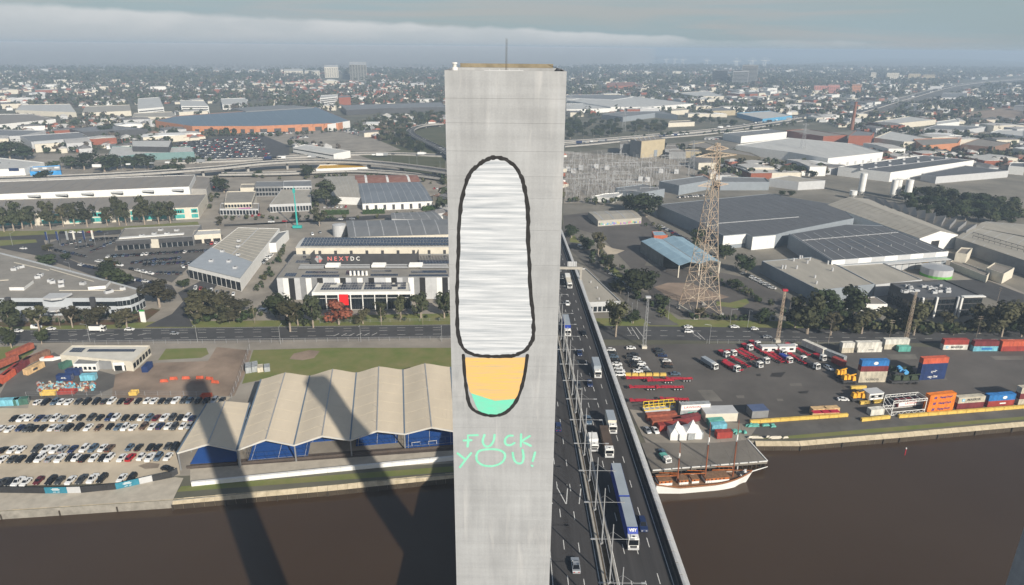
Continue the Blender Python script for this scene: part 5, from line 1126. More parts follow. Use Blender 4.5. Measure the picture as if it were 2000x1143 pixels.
for k in range(11):
 u, v = k / 11, (k + 1) / 11; f0, f1 = at('R4', 640 + 590 * u, 275 + 190 * u, GZ + 9), at('R4', 640 + 590 * v, 275 + 190 * v, GZ + 9); b0, b1 = at('R4', 560 + 740 * u, 215 + 205 * u, GZ + 9), at('R4', 560 + 740 * v, 215 + 205 * v, GZ + 9); q = Vector((0, 0, 3.2))
 m = MB(); m.face([f0, f1 + q, b1 + q, b0]); m.face([f1, b1, b1 + q, f1 + q], 1); m.face([f0, f1, f1 + q], 1); m.face([b0, b1 + q, b1], 1); part(m, 'sawtooth_roof', [R_BROWN, M_MGREY], st)
m = MB(); q = ats('R4', [(640, 275), (1230, 465), (1300, 420), (560, 215)], GZ + 9); m.prism(ccw(q), GZ - .3, GZ + 8.98); part(m, 'wall', M_MGREY, st)
# beige plant roofs
b1 = block('plant_building', 'flat beige roofed plant building with many roof stacks beside the grey warehouse', 'building', ats('F', [(1488, 511), (1600, 568), (1708, 556), (1636, 519), (1585, 503)], GZ + 8), 8, M_BGREY, R_BEIGE, par=.4)
for x, y in ((25, 690), (45, 690), (100, 640), (140, 625), (155, 620), (190, 655), (205, 635), (325, 660), (250, 790), (240, 750), (120, 690), (355, 705)):
 p = at('R4', x, y, GZ + 8); m = MB(); m.bar(p, p + Vector((0, 0, rnd.uniform(1.8, 3.2))), .55, 8); part(m, 'roof_stack', M_LGREY, b1)
b2 = block('plant_building', 'plain beige flat roof between the roof stacks and the loading yard', 'building', ats('R4', [(640, 800), (945, 766), (690, 655), (400, 672)], GZ + 7), 7, M_LGREY, R_BEIGE, par=.5)
do = office('dark_office', 'dark glass office block with white fin columns behind the street trees', 'R4', [(925, 888), (1345, 876), (1090, 766), (735, 790)], 11, M_DGREY, R_DARK, ((.6, 3.6), (4.4, 7.2), (7.8, 10.2)), 14, fr=.9)
P = ats('R4', [(735, 790), (925, 888), (1345, 876)], GZ + 11)
windows(do, P[0], P[1], GZ + 4.4, GZ + 7.2, 6, .85); windows(do, P[0], P[1], GZ + .8, GZ + 3.6, 6, .85)
for u in (.05, .27, .6, .66): a = P[1].lerp(P[2], u); m = MB(); m.box((a.x, a.y - .7, GZ + 6), (.9, 1.2, 12)); part(m, 'fin_column', M_WHITE if u != .6 else M_LGREY, do)
a, b = P[1].lerp(P[2], .66) + Vector((0, -.8, .7)), P[2] + Vector((0, -.8, .7)); m = MB(); m.slab(a, b, 2.4, .5); part(m, 'roof_edge', M_WHITE, do)
for k in range(20): p = at('R4', 820 + rnd.random() * 350, 790 + rnd.random() * 70, GZ + 11); aircon(do, p.x, p.y, GZ + 11, rnd.uniform(1.5, 3), 1.6, 1.3)
pl = block('entry_porch', 'small brown roofed porch with white edge left of the dark office', 'porch', ats('R4', [(550, 925), (718, 925), (640, 875), (560, 880)], GZ + 4), 4, M_WHITE, R_BROWN, par=.3)
# loading yard, tank
sheet('loading_yard', 'R4', [(690, 660), (1120, 620), (1614, 850), (1614, 900), (1350, 870), (960, 770)], M_LOT)
sheet('truck_yard', 'R4', [(1080, 770), (1350, 760), (1614, 860), (1614, 960), (1430, 900)], M_ASPH)
tk = thing('water_tank', 'round pale tank with bright green band in the loading yard', 'tank', tuple(at('R4', 1030, 740)))
p = at('R4', 1032, 735); m = MB(); m.bar((p.x, p.y, GZ), (p.x, p.y, GZ + 1.8), 9.2, 22); part(m, 'green_band', flat('tank_green', (.12, .42, .06)), tk); m = MB(); m.bar((p.x, p.y, GZ + 1.803), (p.x, p.y, GZ + 6), 9.15, 22); part(m, 'shell', M_LGREY, tk); m = MB(); m.bar((p.x, p.y, GZ + 6.003), (p.x, p.y, GZ + 7.2), 9.2, 22, r2=.5); part(m, 'lid', M_PVFRAME, tk)
rs_ = shed('factory_shed', 'big beige roofed factory with pipe racks at the right edge of the picture', 'factory', *ats('R4', [(1170, 485), (1900, 730), (2000, 560), (1300, 420)], GZ + 9), 9, 1.5, 1, M_MGREY, R_BEIGE, along='AB', ribs=9)
shed('factory_shed', 'second beige factory roof behind the pipe racks at the right edge', 'factory', *ats('R4', [(1300, 418), (2000, 545), (2000, 430), (1370, 380)], GZ + 9), 9, 1.5, 1, M_MGREY, R_BEIGE, along='AB', ribs=8)
for y in (0, 22):
 a, b = at('R4', 1280, 450 + y, GZ + 11.5), at('R4', 1614, 545 + y, GZ + 11.5); m = MB()
 for k in range(10): p = a.lerp(b, k / 9); m.bar(p, p - Vector((0, 0, 2.5)), .15, 4)
 m.bar(a, b, .2, 5); tag(obj('pipe_rack', m.mesh('pipe_rack', M_DGREY)), 'long dark pipe rack on the beige factory roof, ' + ('rear one' if y == 0 else 'front one'), 'pipe rack')
for lb, pts, h in (('small beige shed with white gable in the factory yard, left one', [(1165, 590), (1240, 600), (1275, 560), (1200, 555)], 6), ('long low shed with rusty roof in the factory yard', [(1365, 690), (1480, 730), (1550, 690), (1420, 655)], 6), ('dark roofed truck shelter beside the factory yard', [(1140, 640), (1220, 655), (1390, 720), (1370, 745), (1130, 650)], 4)):
 far('yard_shed', lb, 'R4', pts, h, M_CREAM, R_BROWN, 'shed')
# silos
def silo(label, tagc, bx_, by_, ty_, r, pipes=True):
 p = at(tagc, bx_, by_);
 hz_ = GZ
 for q in range(60):
  hz_ += 1; s = p.copy(); c = Vector((p.x, p.y, hz_ - CAM_H)); cc = Vector((c.dot(Vector((_rt.x, _fh.x, _up.x))), c.dot(Vector((_rt.y, _fh.y, _up.y))), c.dot(Vector((_rt.z, _fh.z, _up.z)))))
  if 571.5 + FOC * cc.y / cc.z < px(tagc, bx_, ty_)[1]: break
 h = hz_ - GZ; t = thing('silo', label, 'silo', tuple(p)); m = MB(); m.bar((p.x, p.y, GZ + 4), (p.x, p.y, GZ + h), r, 18); part(m, 'shell', M_WHITE, t); m = MB(); m.bar((p.x, p.y, GZ + 1.5), (p.x, p.y, GZ + 3.997), r * .4, 14, r2=r); part(m, 'hopper', M_WHITE, t)
 m = MB()
 for k in range(4): a = PI / 4 + k * PI / 2; m.bar((p.x + math.cos(a) * r * .9, p.y + math.sin(a) * r * .9, GZ), (p.x + math.cos(a) * r * .9, p.y + math.sin(a) * r * .9, GZ + 4), .2, 5)
 part(m, 'legs', M_STEEL, t); m = MB()
 for k in range(10): a = k * PI / 5; m.bar((p.x + math.cos(a) * r, p.y + math.sin(a) * r, GZ + h), (p.x + math.cos(a) * r, p.y + math.sin(a) * r, GZ + h + 1.2), .05, 4)
 for k in range(10): a, b = k * PI / 5, (k + 1) * PI / 5; m.bar((p.x + math.cos(a) * r, p.y + math.sin(a) * r, GZ + h + 1.2), (p.x + math.cos(b) * r, p.y + math.sin(b) * r, GZ + h + 1.2), .05, 4)
 part(m, 'railing', M_STEEL, t); return t
silo('tall slender white silo with railed top, leftmost of the silo group', 'R4', 540, 205, 65, 3.2); silo('short white silo leaning close to the leftmost tall silo', 'R4', 487, 230, 178, 3.4)
silo('white silo in the twin group right of the leftmost one', 'R4', 748, 225, 110, 2.9); silo('second white silo of the twin group, touching its left neighbour', 'R4', 775, 222, 105, 2.9); silo('tall white silo at the right end of the silo group', 'R4', 838, 255, 105, 3.3)
# mid-distance right
tp = block('tan_building', 'tall tan power house with sloping sides beside the substation', 'building', ats('R1', [(660, 825), (835, 808), (770, 785), (578, 808)], GZ + 22), 22, M_TAN, R_BROWN, par=.3)
P = ats('R1', [(660, 825), (835, 808)], GZ + 22); windows(tp, P[0], P[1], GZ + .3, GZ + 9, 1, .3, M_BGREY, .5, u0=.4, u1=.85, name='big_door'); P = ats('R1', [(578, 808), (660, 825)], GZ + 22); panelrow(tp, P[0], P[1], GZ, GZ + 21.8, 3, [M_MGREY], proud=.2)
for k in range(5): a, b = at('R1', 620 + k * 36, 820 - k * 3, GZ + 22.05), at('R1', 600 + k * 36, 798 - k * 3, GZ + 22.05); m = MB(); m.slab(a, b, 1, .3); part(m, 'roof_rib', M_LGREY, tp)
far('tan_building', 'lower grey wing on the left of the tan power house', 'R1', [(500, 850), (576, 850), (560, 820), (500, 825)], 13, M_MGREY, R_BROWN, 'building')
far('power_shed', 'small grey shed right of the tan power house, front one', 'R1', [(865, 905), (990, 905), (975, 890), (865, 890)], 9, M_MGREY, R_BROWN, 'shed')
far('power_shed', 'grey shed row right behind the front one beside the power house', 'R1', [(835, 885), (940, 880), (920, 855), (840, 858)], 9, M_MGREY, R_BROWN, 'shed')
far('power_shed', 'small tan sided shed between the power house and the long brown shed', 'R1', [(985, 900), (1105, 905), (1090, 885), (980, 885)], 8, M_TAN, R_BROWN, 'shed')
far('warehouse', 'long brown roofed shed left of the large white roofed warehouse', 'R1', [(1005, 850), (1250, 905), (1545, 945), (1470, 912), (1250, 870), (1130, 830)], 8, M_TAN, R_BROWN)
far('warehouse', 'white box warehouse with grey roof in front of the freeway', 'R1', [(1268, 765), (1402, 790), (1742, 755), (1610, 735)], 10, M_WHITE, R_GREY)
bwh = far('warehouse', 'large white warehouse with broad pale roof right of the pylon top', 'R2', [(-390, 855), (0, 905), (295, 955), (705, 908), (480, 845), (0, 800)], 11, M_WHITE, R_PALE)
P = ats('R2', [(295, 955), (705, 908)], GZ + 11); windows(bwh, P[0], P[1], GZ + .3, GZ + 4.5, 7, .25, M_LGREY, .3, name='loading_door')
drw = far('warehouse', 'long dark grey roofed warehouse with white side wall behind the silos', 'R2', [(372, 1015), (760, 1060), (1382, 968), (1000, 930)], 10, M_WHITE, R_DARK)
for k in range(16): p = at('R2', 540 + (k % 8) * 105, 1005 - (k % 8) * 14 + (k // 8) * 30, GZ + 10); m = MB(); m.box((p.x, p.y, GZ + 10.9), (3, 3, 1.8)); part(m, 'roof_vent', M_LGREY, drw)
a, b = at('R2', 590, 1028, GZ + 10.1), at('R2', 1200, 955, GZ + 10.1); m = MB(); m.slab(a, b, .9, .3); part(m, 'ridge_cap', M_LGREY, drw)
far('warehouse', 'grey flat warehouse with glazed front right of the dark roofed one', 'R2', [(990, 1068), (1100, 1092), (1640, 1047), (1310, 1007)], 7, M_LGREY, R_DARK)
far('warehouse', 'black roofed shed with white diagonal end wall left of the pylon', 'R3', [(742, 55), (880, 85), (1110, 45), (1050, 15)], 9, M_BGREY, R_GREY); far('warehouse', 'blue grey shed left of the black roofed one near the substation', 'R3', [(435, 100), (620, 135), (780, 108), (620, 75)], 8, M_BGREY, R_GREY)
far('warehouse', 'dark office shed right of the pylon with strip windows', 'R3', [(1170, 60), (1330, 60), (1510, 60), (1480, 30), (1180, 22)], 8, M_BGREY, R_GREY); far('warehouse', 'beige roofed shed at the right of the strip windowed office', 'R3', [(1510, 35), (1714, 60), (1900, 50), (1640, 15)], 8, M_LGREY, R_BEIGE)
far('warehouse', 'low white roofed sheds with small trucks beside the substation', 'R3', [(275, 160), (420, 175), (500, 130), (360, 140)], 4, M_WHITE, R_PALE, 'shed')
for lb, pts, h, wl_, rf in (('wide pale warehouse with three roof strips right of the tower', [(105, 520), (430, 570), (700, 570), (1045, 545), (600, 490), (240, 500)], 10, M_WHITE, R_PALE), ('long grey warehouse roof touching the tower in the right distance', [(100, 500), (450, 515), (590, 495), (470, 475), (100, 480)], 11, M_LGREY, R_GREY),
      ('white low shed front left of the wide pale warehouse', [(100, 590), (430, 580), (250, 545), (100, 545)], 8, M_WHITE, R_PALE), ('blue glass fronted hall beyond the freeway', [(360, 625), (520, 645), (760, 615), (930, 630), (800, 600), (500, 605)], 9, M_BGREY, R_GREY),
      ('white patterned wall shed beyond the freeway trees', [(860, 690), (1055, 682), (1020, 670), (870, 675)], 7, M_CREAM, R_BROWN), ('white roofed retail shed with blue and red fascia beyond the freeway', [(1370, 615), (1560, 660), (1780, 635), (1620, 598)], 8, mat('retail_blue', (.08, .3, .5)), R_PALE),
      ('cream curved shed beyond the freeway', [(880, 600), (1010, 590), (980, 578), (890, 585)], 9, M_CREAM, R_BEIGE), ('beige shed with grey gable in the right distance', [(1110, 585), (1180, 600), (1360, 595), (1250, 570)], 10, M_TAN, R_GREY),
      ('long cream industrial roof right of the office towers', [(920, 465), (1080, 490), (1280, 490), (1150, 450)], 9, M_CREAM, R_PALE), ('red brick hall in the right distance near the tower', [(400, 415), (620, 410), (610, 385), (400, 390)], 12, M_BRICK, R_RUST)):
 far('warehouse', lb, 'R1', pts, h, wl_, rf)
for lb, pts, h, wl_, rf in (('red brick mill building below the smoking chimney', [(450, 785), (615, 785), (640, 760), (500, 745)], 14, M_BRICK, R_GREY), ('dark red brick mill range left of the chimney', [(-20, 745), (260, 790), (440, 780), (130, 735)], 10, M_BRICK, R_BROWN), ('wide pale factory roof right of the chimney', [(640, 800), (860, 830), (1180, 830), (760, 750)], 9, M_CREAM, R_PALE),
      ('orange tan walled supermarket in the right distance', [(1000, 860), (1260, 840), (1290, 800), (930, 810)], 10, M_ORANGE, R_BROWN), ('brown walled hall with cream parapet at the right', [(1285, 850), (1520, 870), (1650, 840), (1420, 805)], 10, mat('brown_wall', (.22, .13, .09)), R_BROWN),
      ('white trimmed office with strip windows in the right distance', [(1105, 700), (1275, 680), (1250, 660), (1100, 680)], 9, M_WHITE, R_PALE), ('pale flat warehouse right of the smoking chimney', [(640, 680), (800, 695), (1100, 665), (900, 640)], 9, M_CREAM, R_PALE), ('grey hall with dark end wall beside the far freeway', [(1135, 500), (1330, 500), (1330, 465), (1150, 465)], 10, M_LGREY, R_GREY),
      ('white striped warehouse cut by the right edge', [(1500, 760), (1753, 790), (1753, 740), (1560, 740)], 8, M_WHITE, R_PALE), ('grey long roofs right of the pale flat warehouse', [(1010, 730), (1300, 745), (1480, 715), (1100, 705)], 8, M_LGREY, R_GREY), ('domed white store at the right edge', [(1640, 1010), (1760, 1020), (1760, 985), (1660, 985)], 9, M_WHITE, R_DARK)):
 far('warehouse', lb, 'R2', pts, h, wl_, rf)
p = at('R2', 468, 740); ch = thing('chimney', 'tall tapering brown brick chimney with a wisp of smoke', 'chimney', tuple(p)); m = MB(); m.bar((p.x, p.y, GZ), (p.x, p.y, GZ + 48), 3.6, 14, r2=2.2); part(m, 'shaft', mat('chimney_brick', (.24, .11, .075), .9, var=.15, scale=.3, stretch=(1, 1, .2)), ch); m = MB(); m.bar((p.x, p.y, GZ + 48.003), (p.x, p.y, GZ + 49.5), 2.6, 14); part(m, 'cap', M_BRICK, ch)
for lb, pts, h in (('dark glass office tower, leftmost of the cluster on the right skyline', [(1180, 400), (1290, 405), (1290, 395), (1185, 392)], 52), ('dark glass office tower in the middle of the cluster on the right skyline', [(1330, 415), (1445, 412), (1450, 400), (1335, 402)], 56), ('tallest dark office tower at the right of the cluster on the right skyline', [(1395, 405), (1512, 405), (1512, 392), (1400, 392)], 74)):
 b0 = [at('R1', x, y) for x, y in pts]; t = block('office_tower', lb, 'office tower', b0, h, M_MGREY, M_DGREY, par=1.5)
 for z in range(4, int(h) - 2, 5): windows(t, b0[0], b0[1], GZ + z, GZ + z + 2.8, 1, .94, M_GLASS, .8, name='window_band')
for lb, x, w_, h, c in (('cream apartment tower in the far right haze, left one', 625, 40, 36, M_CREAM), ('cream apartment block in the far right haze, middle one', 770, 90, 34, M_CREAM), ('tan apartment block in the far right haze', 930, 90, 30, M_TAN), ('tan terraced apartment block at the right end in the haze', 1040, 90, 26, M_TAN), ('pink apartment cluster in the right distance, left part', 240, 110, 22, mat('pink_wall', (.42, .17, .14))), ('pink apartment cluster in the right distance, middle part', 330, 90, 24, mat('pink_wall', (.42, .17, .14))), ('pink apartment cluster in the right distance, right part', 500, 70, 26, M_ORANGE)):
 y = 375 if x > 600 else 465
 pts = ats('R2', [(x - w_ / 2, y), (x + w_ / 2, y), (x + w_ / 2, y - 8), (x - w_ / 2, y - 8)]); t = block('apartment_block', lb, 'apartment building', pts, h, c, R_BROWN)
 for z in range(3, h - 2, 5): windows(t, pts[0], pts[1], GZ + z, GZ + z + 2.4, 6, .6, M_DGREY, .8)
for lb, x, y, w_ in (('white peaked fabric canopy beside the far freeway, left one', 545, 510, 200), ('white peaked fabric canopy beside the far freeway, middle one', 960, 570, 130), ('white peaked fabric canopy beside the far freeway, right one', 1110, 580, 120)):
 c = at('R2', x, y, GZ + 6); hw = (at('R2', x + w_ / 2, y, GZ + 6) - c).length; t = thing('fabric_canopy', lb, 'canopy', (c.x, c.y, GZ)); n = 6
 for k in range(n // 2):
  cx = c.x - hw + 2 * hw * (k + .5) / (n / 2); m = MB(); pk = Vector((cx, c.y, GZ + 15)); rr = hw / (n / 2) * 1.02; ring = [Vector((cx + math.cos(a) * rr, c.y + math.sin(a) * rr * 1.6, GZ + 6 + (.8 if j % 2 else 0))) for j, a in enumerate([PI * q / 4 for q in range(8)])]
  for j in range(8):
   a, b = ring[j], ring[(j + 1) % 8]; m.face([a, b, b.lerp(pk, .5) - Vector((0, 0, 1.5)), a.lerp(pk, .5) - Vector((0, 0, 1.5))]); m.face([a.lerp(pk, .5) - Vector((0, 0, 1.5)), b.lerp(pk, .5) - Vector((0, 0, 1.5)), pk])
  part(m, 'fabric_peak', M_CREAM, t); m = MB(); m.bar((cx, c.y, GZ), (cx, c.y, GZ + 14.8), .4, 5); part(m, 'mast', M_STEEL, t)
# ================================================================ freeway viaduct
def viaduct(name, label, tagc, pts, z, wd, mt=M_ASPH, piers=True, half=False):
 P = [at(tagc, x, y, z) for x, y in pts]; q = [(p.x, p.y) for p in P]; q = smooth(q, 5, False); P = [Vector((x, y, z)) for x, y in q]
 t = thing(name, label, 'viaduct', (P[0].x, P[0].y, z)); D_, B1, B2 = MB(), MB(), MB()
 for i, p in enumerate(P):
  d = (P[min(i + 1, len(P) - 1)] - P[max(i - 1, 0)]).normalized(); n = Vector((-d.y, d.x, 0)) * wd / 2
  for mm, a, b, zt, zb in ((D_, -1, 1, 0, -1.6), (B1, -1.04, -.985, 1.1, -1.0), (B2, .985, 1.04, 1.1, -1.0)):
   i0 = len(mm.v); mm.v += [tuple(p + n * a + Vector((0, 0, zb))), tuple(p + n * b + Vector((0, 0, zb))), tuple(p + n * b + Vector((0, 0, zt))), tuple(p + n * a + Vector((0, 0, zt)))]
   if i:
    for x, y in ((0, 1), (1, 2), (2, 3), (3, 0)): mm.f.append((i0 - 4 + x, i0 - 4 + y, i0 + y, i0 + x)); mm.m.append(0)
  if piers and z > GZ + 4 and i % 4 == 2: m = MB(); m.box((p.x, p.y, (z + GZ) / 2 - 1.3), (2.4, 5, z - GZ - 1.7), math.atan2(d.y, d.x)); part(m, 'pier', M_CONC, t)
 part(D_, 'deck', mt, t); part(B1, 'parapet', M_CONC, t); part(B2, 'parapet', M_CONC, t)
 m = MB()
 for a, b in zip(P[:-1], P[1:]): m.slab(a + Vector((0, 0, .03)), b + Vector((0, 0, .03)), .3, .01)
 part(m, 'lane_line', M_WLINE, t); return t
viaduct('freeway_viaduct', 'curved concrete freeway viaduct sweeping across behind the left buildings', 'F', [(-60, 352), (120, 346), (280, 338), (420, 328), (520, 318), (620, 314), (720, 317), (800, 325), (880, 336), (960, 350)], GZ + 9, 16)
viaduct('freeway_ramp', 'lower freeway carriageway running in front of the curved viaduct', 'F', [(430, 340), (560, 338), (680, 333), (780, 338), (880, 350), (960, 364)], GZ + 3, 11)
viaduct('freeway_ramp', 'freeway loop ramp curving through the woods left of the tower', 'L2', [(1700, 960), (1590, 880), (1450, 810), (1350, 760), (1310, 725), (1340, 695), (1430, 672), (1560, 660)], GZ + 5, 12)
viaduct('freeway_road', 'straight freeway crossing behind the left car lots', 'F', [(330, 318), (480, 312), (600, 305), (740, 300), (880, 305)], GZ + 1, 14, piers=False)
viaduct('freeway_road', 'freeway running behind the substation to the right distance', 'R1', [(60, 858), (300, 838), (560, 812), (900, 785), (1160, 762), (1500, 715), (1829, 668)], GZ + 2, 18, piers=False)
viaduct('freeway_road', 'second freeway carriageway behind the first on the right', 'R1', [(60, 828), (300, 815), (560, 795), (900, 765), (1160, 742), (1500, 698), (1829, 645)], GZ + 2, 14, piers=False)
viaduct('far_highway', 'hazy highway climbing to the right horizon', 'R2', [(340, 650), (640, 570), (900, 495), (1300, 400), (1800, 355)], GZ + 3, 26, piers=False)
# ================================================================ container yard on the right bank
GT = GZ + .26
K = lambda label, a, b, col, lvl=0, Ln=12.19, h=2.6, **kw: cont_px(label, 'R6', a, b, col, lvl + .2, Ln, h, **kw)
K('white container with MAERSK lettering under a red one by the trees', (1222, 283), (1458, 281), 'white', text='MAERSK', tcol=M_DGREY, tsize=1.5, tw=6.2, tu=.8, mark=('star', -4.2, 0, 0, flat('star_blue', (.12, .42, .62)), M_WHITE))
K('dull red container stacked on the white MAERSK one by the trees', (1222, 283), (1458, 281), 'red', 2.62)
K('light blue container with darker blue patch under a maroon one by the trees', (1478, 296), (1718, 294), 'lblue', mark=('rect', .6, 2.6, .55, CM['blue']))
K('maroon container stacked on the light blue one by the trees', (1478, 296), (1718, 294), 'maroon', 2.62)
K('orange red container at the top of the stack by the right edge', (1722, 296), (1950, 294), 'coral', 2.62); K('dark red container under the orange red one by the right edge', (1722, 296), (1950, 294), 'red')
K('cream container under another cream one, second stack from the left near the trees', (492, 306), (718, 302), 'white', text='CARPENTERS', tcol=M_DGREY, tsize=.8, tw=2.8, tu=.5) if 0 else K('cream container with small dark print under another cream one near the trees', (492, 306), (718, 302), 'white', mark=('rect', .5, 1.3, .18, M_DGREY))
K('cream container stacked on the one with small dark print', (485, 306), (705, 302), 'white', 2.62)
K('tall cream container stack upper box beside the short teal container', (718, 280), (950, 276), 'white', 2.62); K('beige container partly hidden behind the short teal container', (718, 280), (950, 276), 'cream')
K('short teal container standing in front of the beige one', (845, 300), (965, 298), 'teal', Ln=6.06)
K('short white container with lower yellowish band, leftmost of the cream stacks', (356, 312), (478, 308), 'white', 2.62, Ln=6.06); K('short cream container at the bottom of the leftmost cream stack', (356, 312), (478, 308), 'cream', Ln=6.06)
for i, (c, lb, kw) in enumerate((('cream', 'cream COSCO container at the bottom of the four high stack', dict(text='COSCO', tcol=M_DGREY, tsize=1.3, tw=5.6)), ('cream', 'plain cream container second from the bottom of the four high stack', {}), ('maroon', 'dull red container third up in the four high stack', {}), ('blue', 'bright blue container with white round badge on top of the four high stack', dict(mark=('disc', .2, 1.05, .75, M_WHITE))))):
 K(lb, (500 + (0 if i == 0 else 4), 564), (750, 560), c, 2.62 * i, **kw)
for i, (c, lb, kw) in enumerate((('navy', 'navy container with white CMA CGM lettering at the bottom of its stack', dict(text='CMA CGM', tsize=1.1, tw=4.6, tu=0, mark=('swoosh', 0, 0, 0))), ('navy', 'navy container with white curved emblem, second up in its stack', dict(mark=('swoosh', .2, 0, 0), text='CMA', tsize=.8, tw=2.4)), ('navy', 'plain navy container third up under the red one', {}), ('coral', 'orange red container on top of the navy stack', {}))):
 K(lb, (1022, 545), (1258, 532), c, 2.62 * i, **kw)
mH = flat('lettering_navy', (.03, .04, .22))
for i in range(3):
 K(('bottom', 'middle', 'top')[i] + ' orange Hapag-Lloyd container of the quayside stack of three', (1083, 828), (1332, 800), 'orange', 2.62 * i, text='Hapag-Lloyd', tcol=mH, tsize=1.35, tw=5.8, tu=1.4, mark=('H', -3.6, 0, 0, mH))
K('pale grey container with MAERSK lettering on the quay beside the orange stack', (1345, 795), (1588, 777), 'cream', 2.62, text='MAERSK', tcol=M_DGREY, tsize=1.5, tw=6.2, tu=1, mark=('star', -3.8, 0, 0, flat('star_blue', (.12, .42, .62)), M_WHITE)); K('dark maroon container under the pale lettered one beside the orange stack', (1345, 795), (1588, 777), 'maroon')
K('bright blue container with white emblem stacked on a red one on the quay', (1605, 776), (1850, 758), 'blue', 2.62, mark=('disc', 1.2, 1.0, .7, M_WHITE)); K('dull red container under the bright blue one on the quay', (1605, 776), (1850, 758), 'red', mark=('rect', .8, 1.4, .3, M_WHITE))
for i, c in enumerate(('cream', 'maroon', 'cream')): K(('bottom cream', 'middle maroon', 'top cream')[i] + ' container of the last quayside stack at the right edge', (1868, 758), (2110, 740), c, 2.62 * i)
K('short cream container, left one of the small red roofed group on the quay', (125, 845), (230, 838), 'tan', Ln=6.06); K('short cream container, right one of the small red roofed group on the quay', (232, 840), (340, 832), 'tan', Ln=6.06)
for i in range(3):
 p = at('R6', 160 + i * 72, 812 - i * 3, GT + 2.72); m = MB(); m.box((p.x, p.y, GT + 2.8), (4, 2.3, .12), .1); tag(obj('red_tarpaulin', m.mesh('red_tarpaulin', flat('tarp_red', (.45, .02, .05)))), ('left', 'middle', 'right')[i] + ' red tarpaulin lid on the short cream quay containers', 'tarpaulin', 'red tarpaulin lids')
K('small white reefer box beside the white lattice frame on the quay', (598, 852), (745, 838), 'white', Ln=6.06)
K('red white container held inside the white lattice frame', (830, 800), (1075, 775), 'maroon', 1.2, text='LAWSON', tcol=flat('sign_red', (.45, .05, .05)), tsize=1.2, tw=5.5, mark=('rect', 0, 5.7, 1.1, M_WHITE))
# white lattice lifting frame
fr = thing('lifting_frame', 'white lattice steel lifting frame around a container on the quay', 'frame', tuple(at('R6', 900, 830)))
A, B = at('R6', 790, 845, GT), at('R6', 1075, 818, GT); d = (B - A).normalized(); n = Vector((-d.y, d.x, 0)) * 5
for off_ in (Vector((0, 0, 0)), n):
 m = MB()
 for z in (.2, 1.6, 5.6, 6.6): m.bar(A + off_ + Vector((0, 0, z)), B + off_ + Vector((0, 0, z)), .13, 4)
 for k in range(10):
  p, q = A.lerp(B, k / 10) + off_, A.lerp(B, (k + 1) / 10) + off_
  for z0, z1 in ((.2, 1.6), (5.6, 6.6)): m.bar(p + Vector((0, 0, z0 if k % 2 else z1)), q + Vector((0, 0, z1 if k % 2 else z0)), .08, 4)
 for u in (0, 1): m.bar(A.lerp(B, u) + off_, A.lerp(B, u) + off_ + Vector((0, 0, 6.6)), .15, 4)
 part(m, 'truss_side', M_WHITE, fr)
m = MB()
for k in range(6): p = A.lerp(B, k / 5) + Vector((0, 0, 6.6)); m.bar(p, p + n, .1, 4)
for z in (0, 2, 4): m.bar(A + Vector((0, 0, z)), A + n + Vector((0, 0, z + 2)), .1, 4)
part(m, 'cross_braces', M_WHITE, fr)
# yellow edge beams
M_YEL = mat('yellow_concrete', (.62, .43, .10), .8, var=.2, scale=.8)
for lb, a, b in (('yellow concrete edge beam along the quay below the short cream containers', (-420, 905), (420, 845)), ('yellow edge beam along the quay below the white reefer box', (535, 888), (780, 862)), ('long yellow edge beam along the quay below the orange containers', (855, 858), (1990, 770)), ('short yellow barrier beside the straddle machine', (445, 612), (578, 605)), ('yellow barrier under the white cabin', (525, 742), (605, 735)), ('yellow barrier right of the white cabin', (640, 735), (735, 722))):
 longwall('edge_beam', lb, 'barrier', 'R6', [a, b], 1.1, 1.0, M_YEL, base=GT, seg='beam_block', gap=.12)
# parked machines
def machine_blob(label, tagc, x, y, mats_, seed, L_=9, name='machine'):
 r = random.Random(seed); p = at(tagc, x, y, GT); t = thing(name, label, 'machine', tuple(p)); m = MB(); m.box((p.x, p.y, GT + 1.0), (L_, 2.9, .9), .1); part(m, 'bed', mats_[0], t)
 for k in range(3): m = MB(); m.box((p.x + (k - 1) * L_ * .3, p.y + r.uniform(-.4, .4), GT + 2.4 + r.random() * .4), (L_ * .26, 2.2, 1.9), .1 + r.uniform(-.1, .1), taper=.7); part(m, 'housing', mats_[1], t)
 for k in range(8): m = MB(); xx = p.x + (k % 4 - 1.5) * L_ * .24; yy_ = p.y + (1.4 if k < 4 else -1.4); m.bar((xx, yy_ - .2, GT + .55), (xx, yy_ + .2, GT + .55), .55, 12); part(m, 'wheel', M_BLACK, t)
 m = MB(); m.bar((p.x, p.y, GT + 3.3), (p.x + L_ * .5, p.y, GT + 4.2), .3, 6); part(m, 'boom', mats_[1], t); return t
mOL = mat('olive_green', (.035, .05, .028), .8, var=.3, scale=1)
machine_blob('dark olive wheeled machine on a flat rack between container stacks, front one', 'R6', 900, 560, [M_DGREY, mOL], 1, 13); machine_blob('dark olive machine behind the front one between container stacks', 'R6', 870, 490, [M_DGREY, mOL], 2, 12)
for k, (x, y) in enumerate(((865, 435), (880, 455), (920, 470))):
 p = at('R6', x, y, GT + 4.2); t = thing('cable_reel', 'light blue cable reel on the olive machines, ' + ('top', 'middle', 'right')[k] + ' one', 'reel', tuple(p)); m = MB()
 for s in (-1, 1): m.bar((p.x, p.y + s * .5, p.z), (p.x, p.y + s * .62, p.z), 1.0, 14)
 part(m, 'flange', flat('reel_blue', (.08, .32, .62)), t); m = MB(); m.bar((p.x, p.y - .49, p.z), (p.x, p.y + .49, p.z), .5, 10); part(m, 'drum', M_DGREY, t)
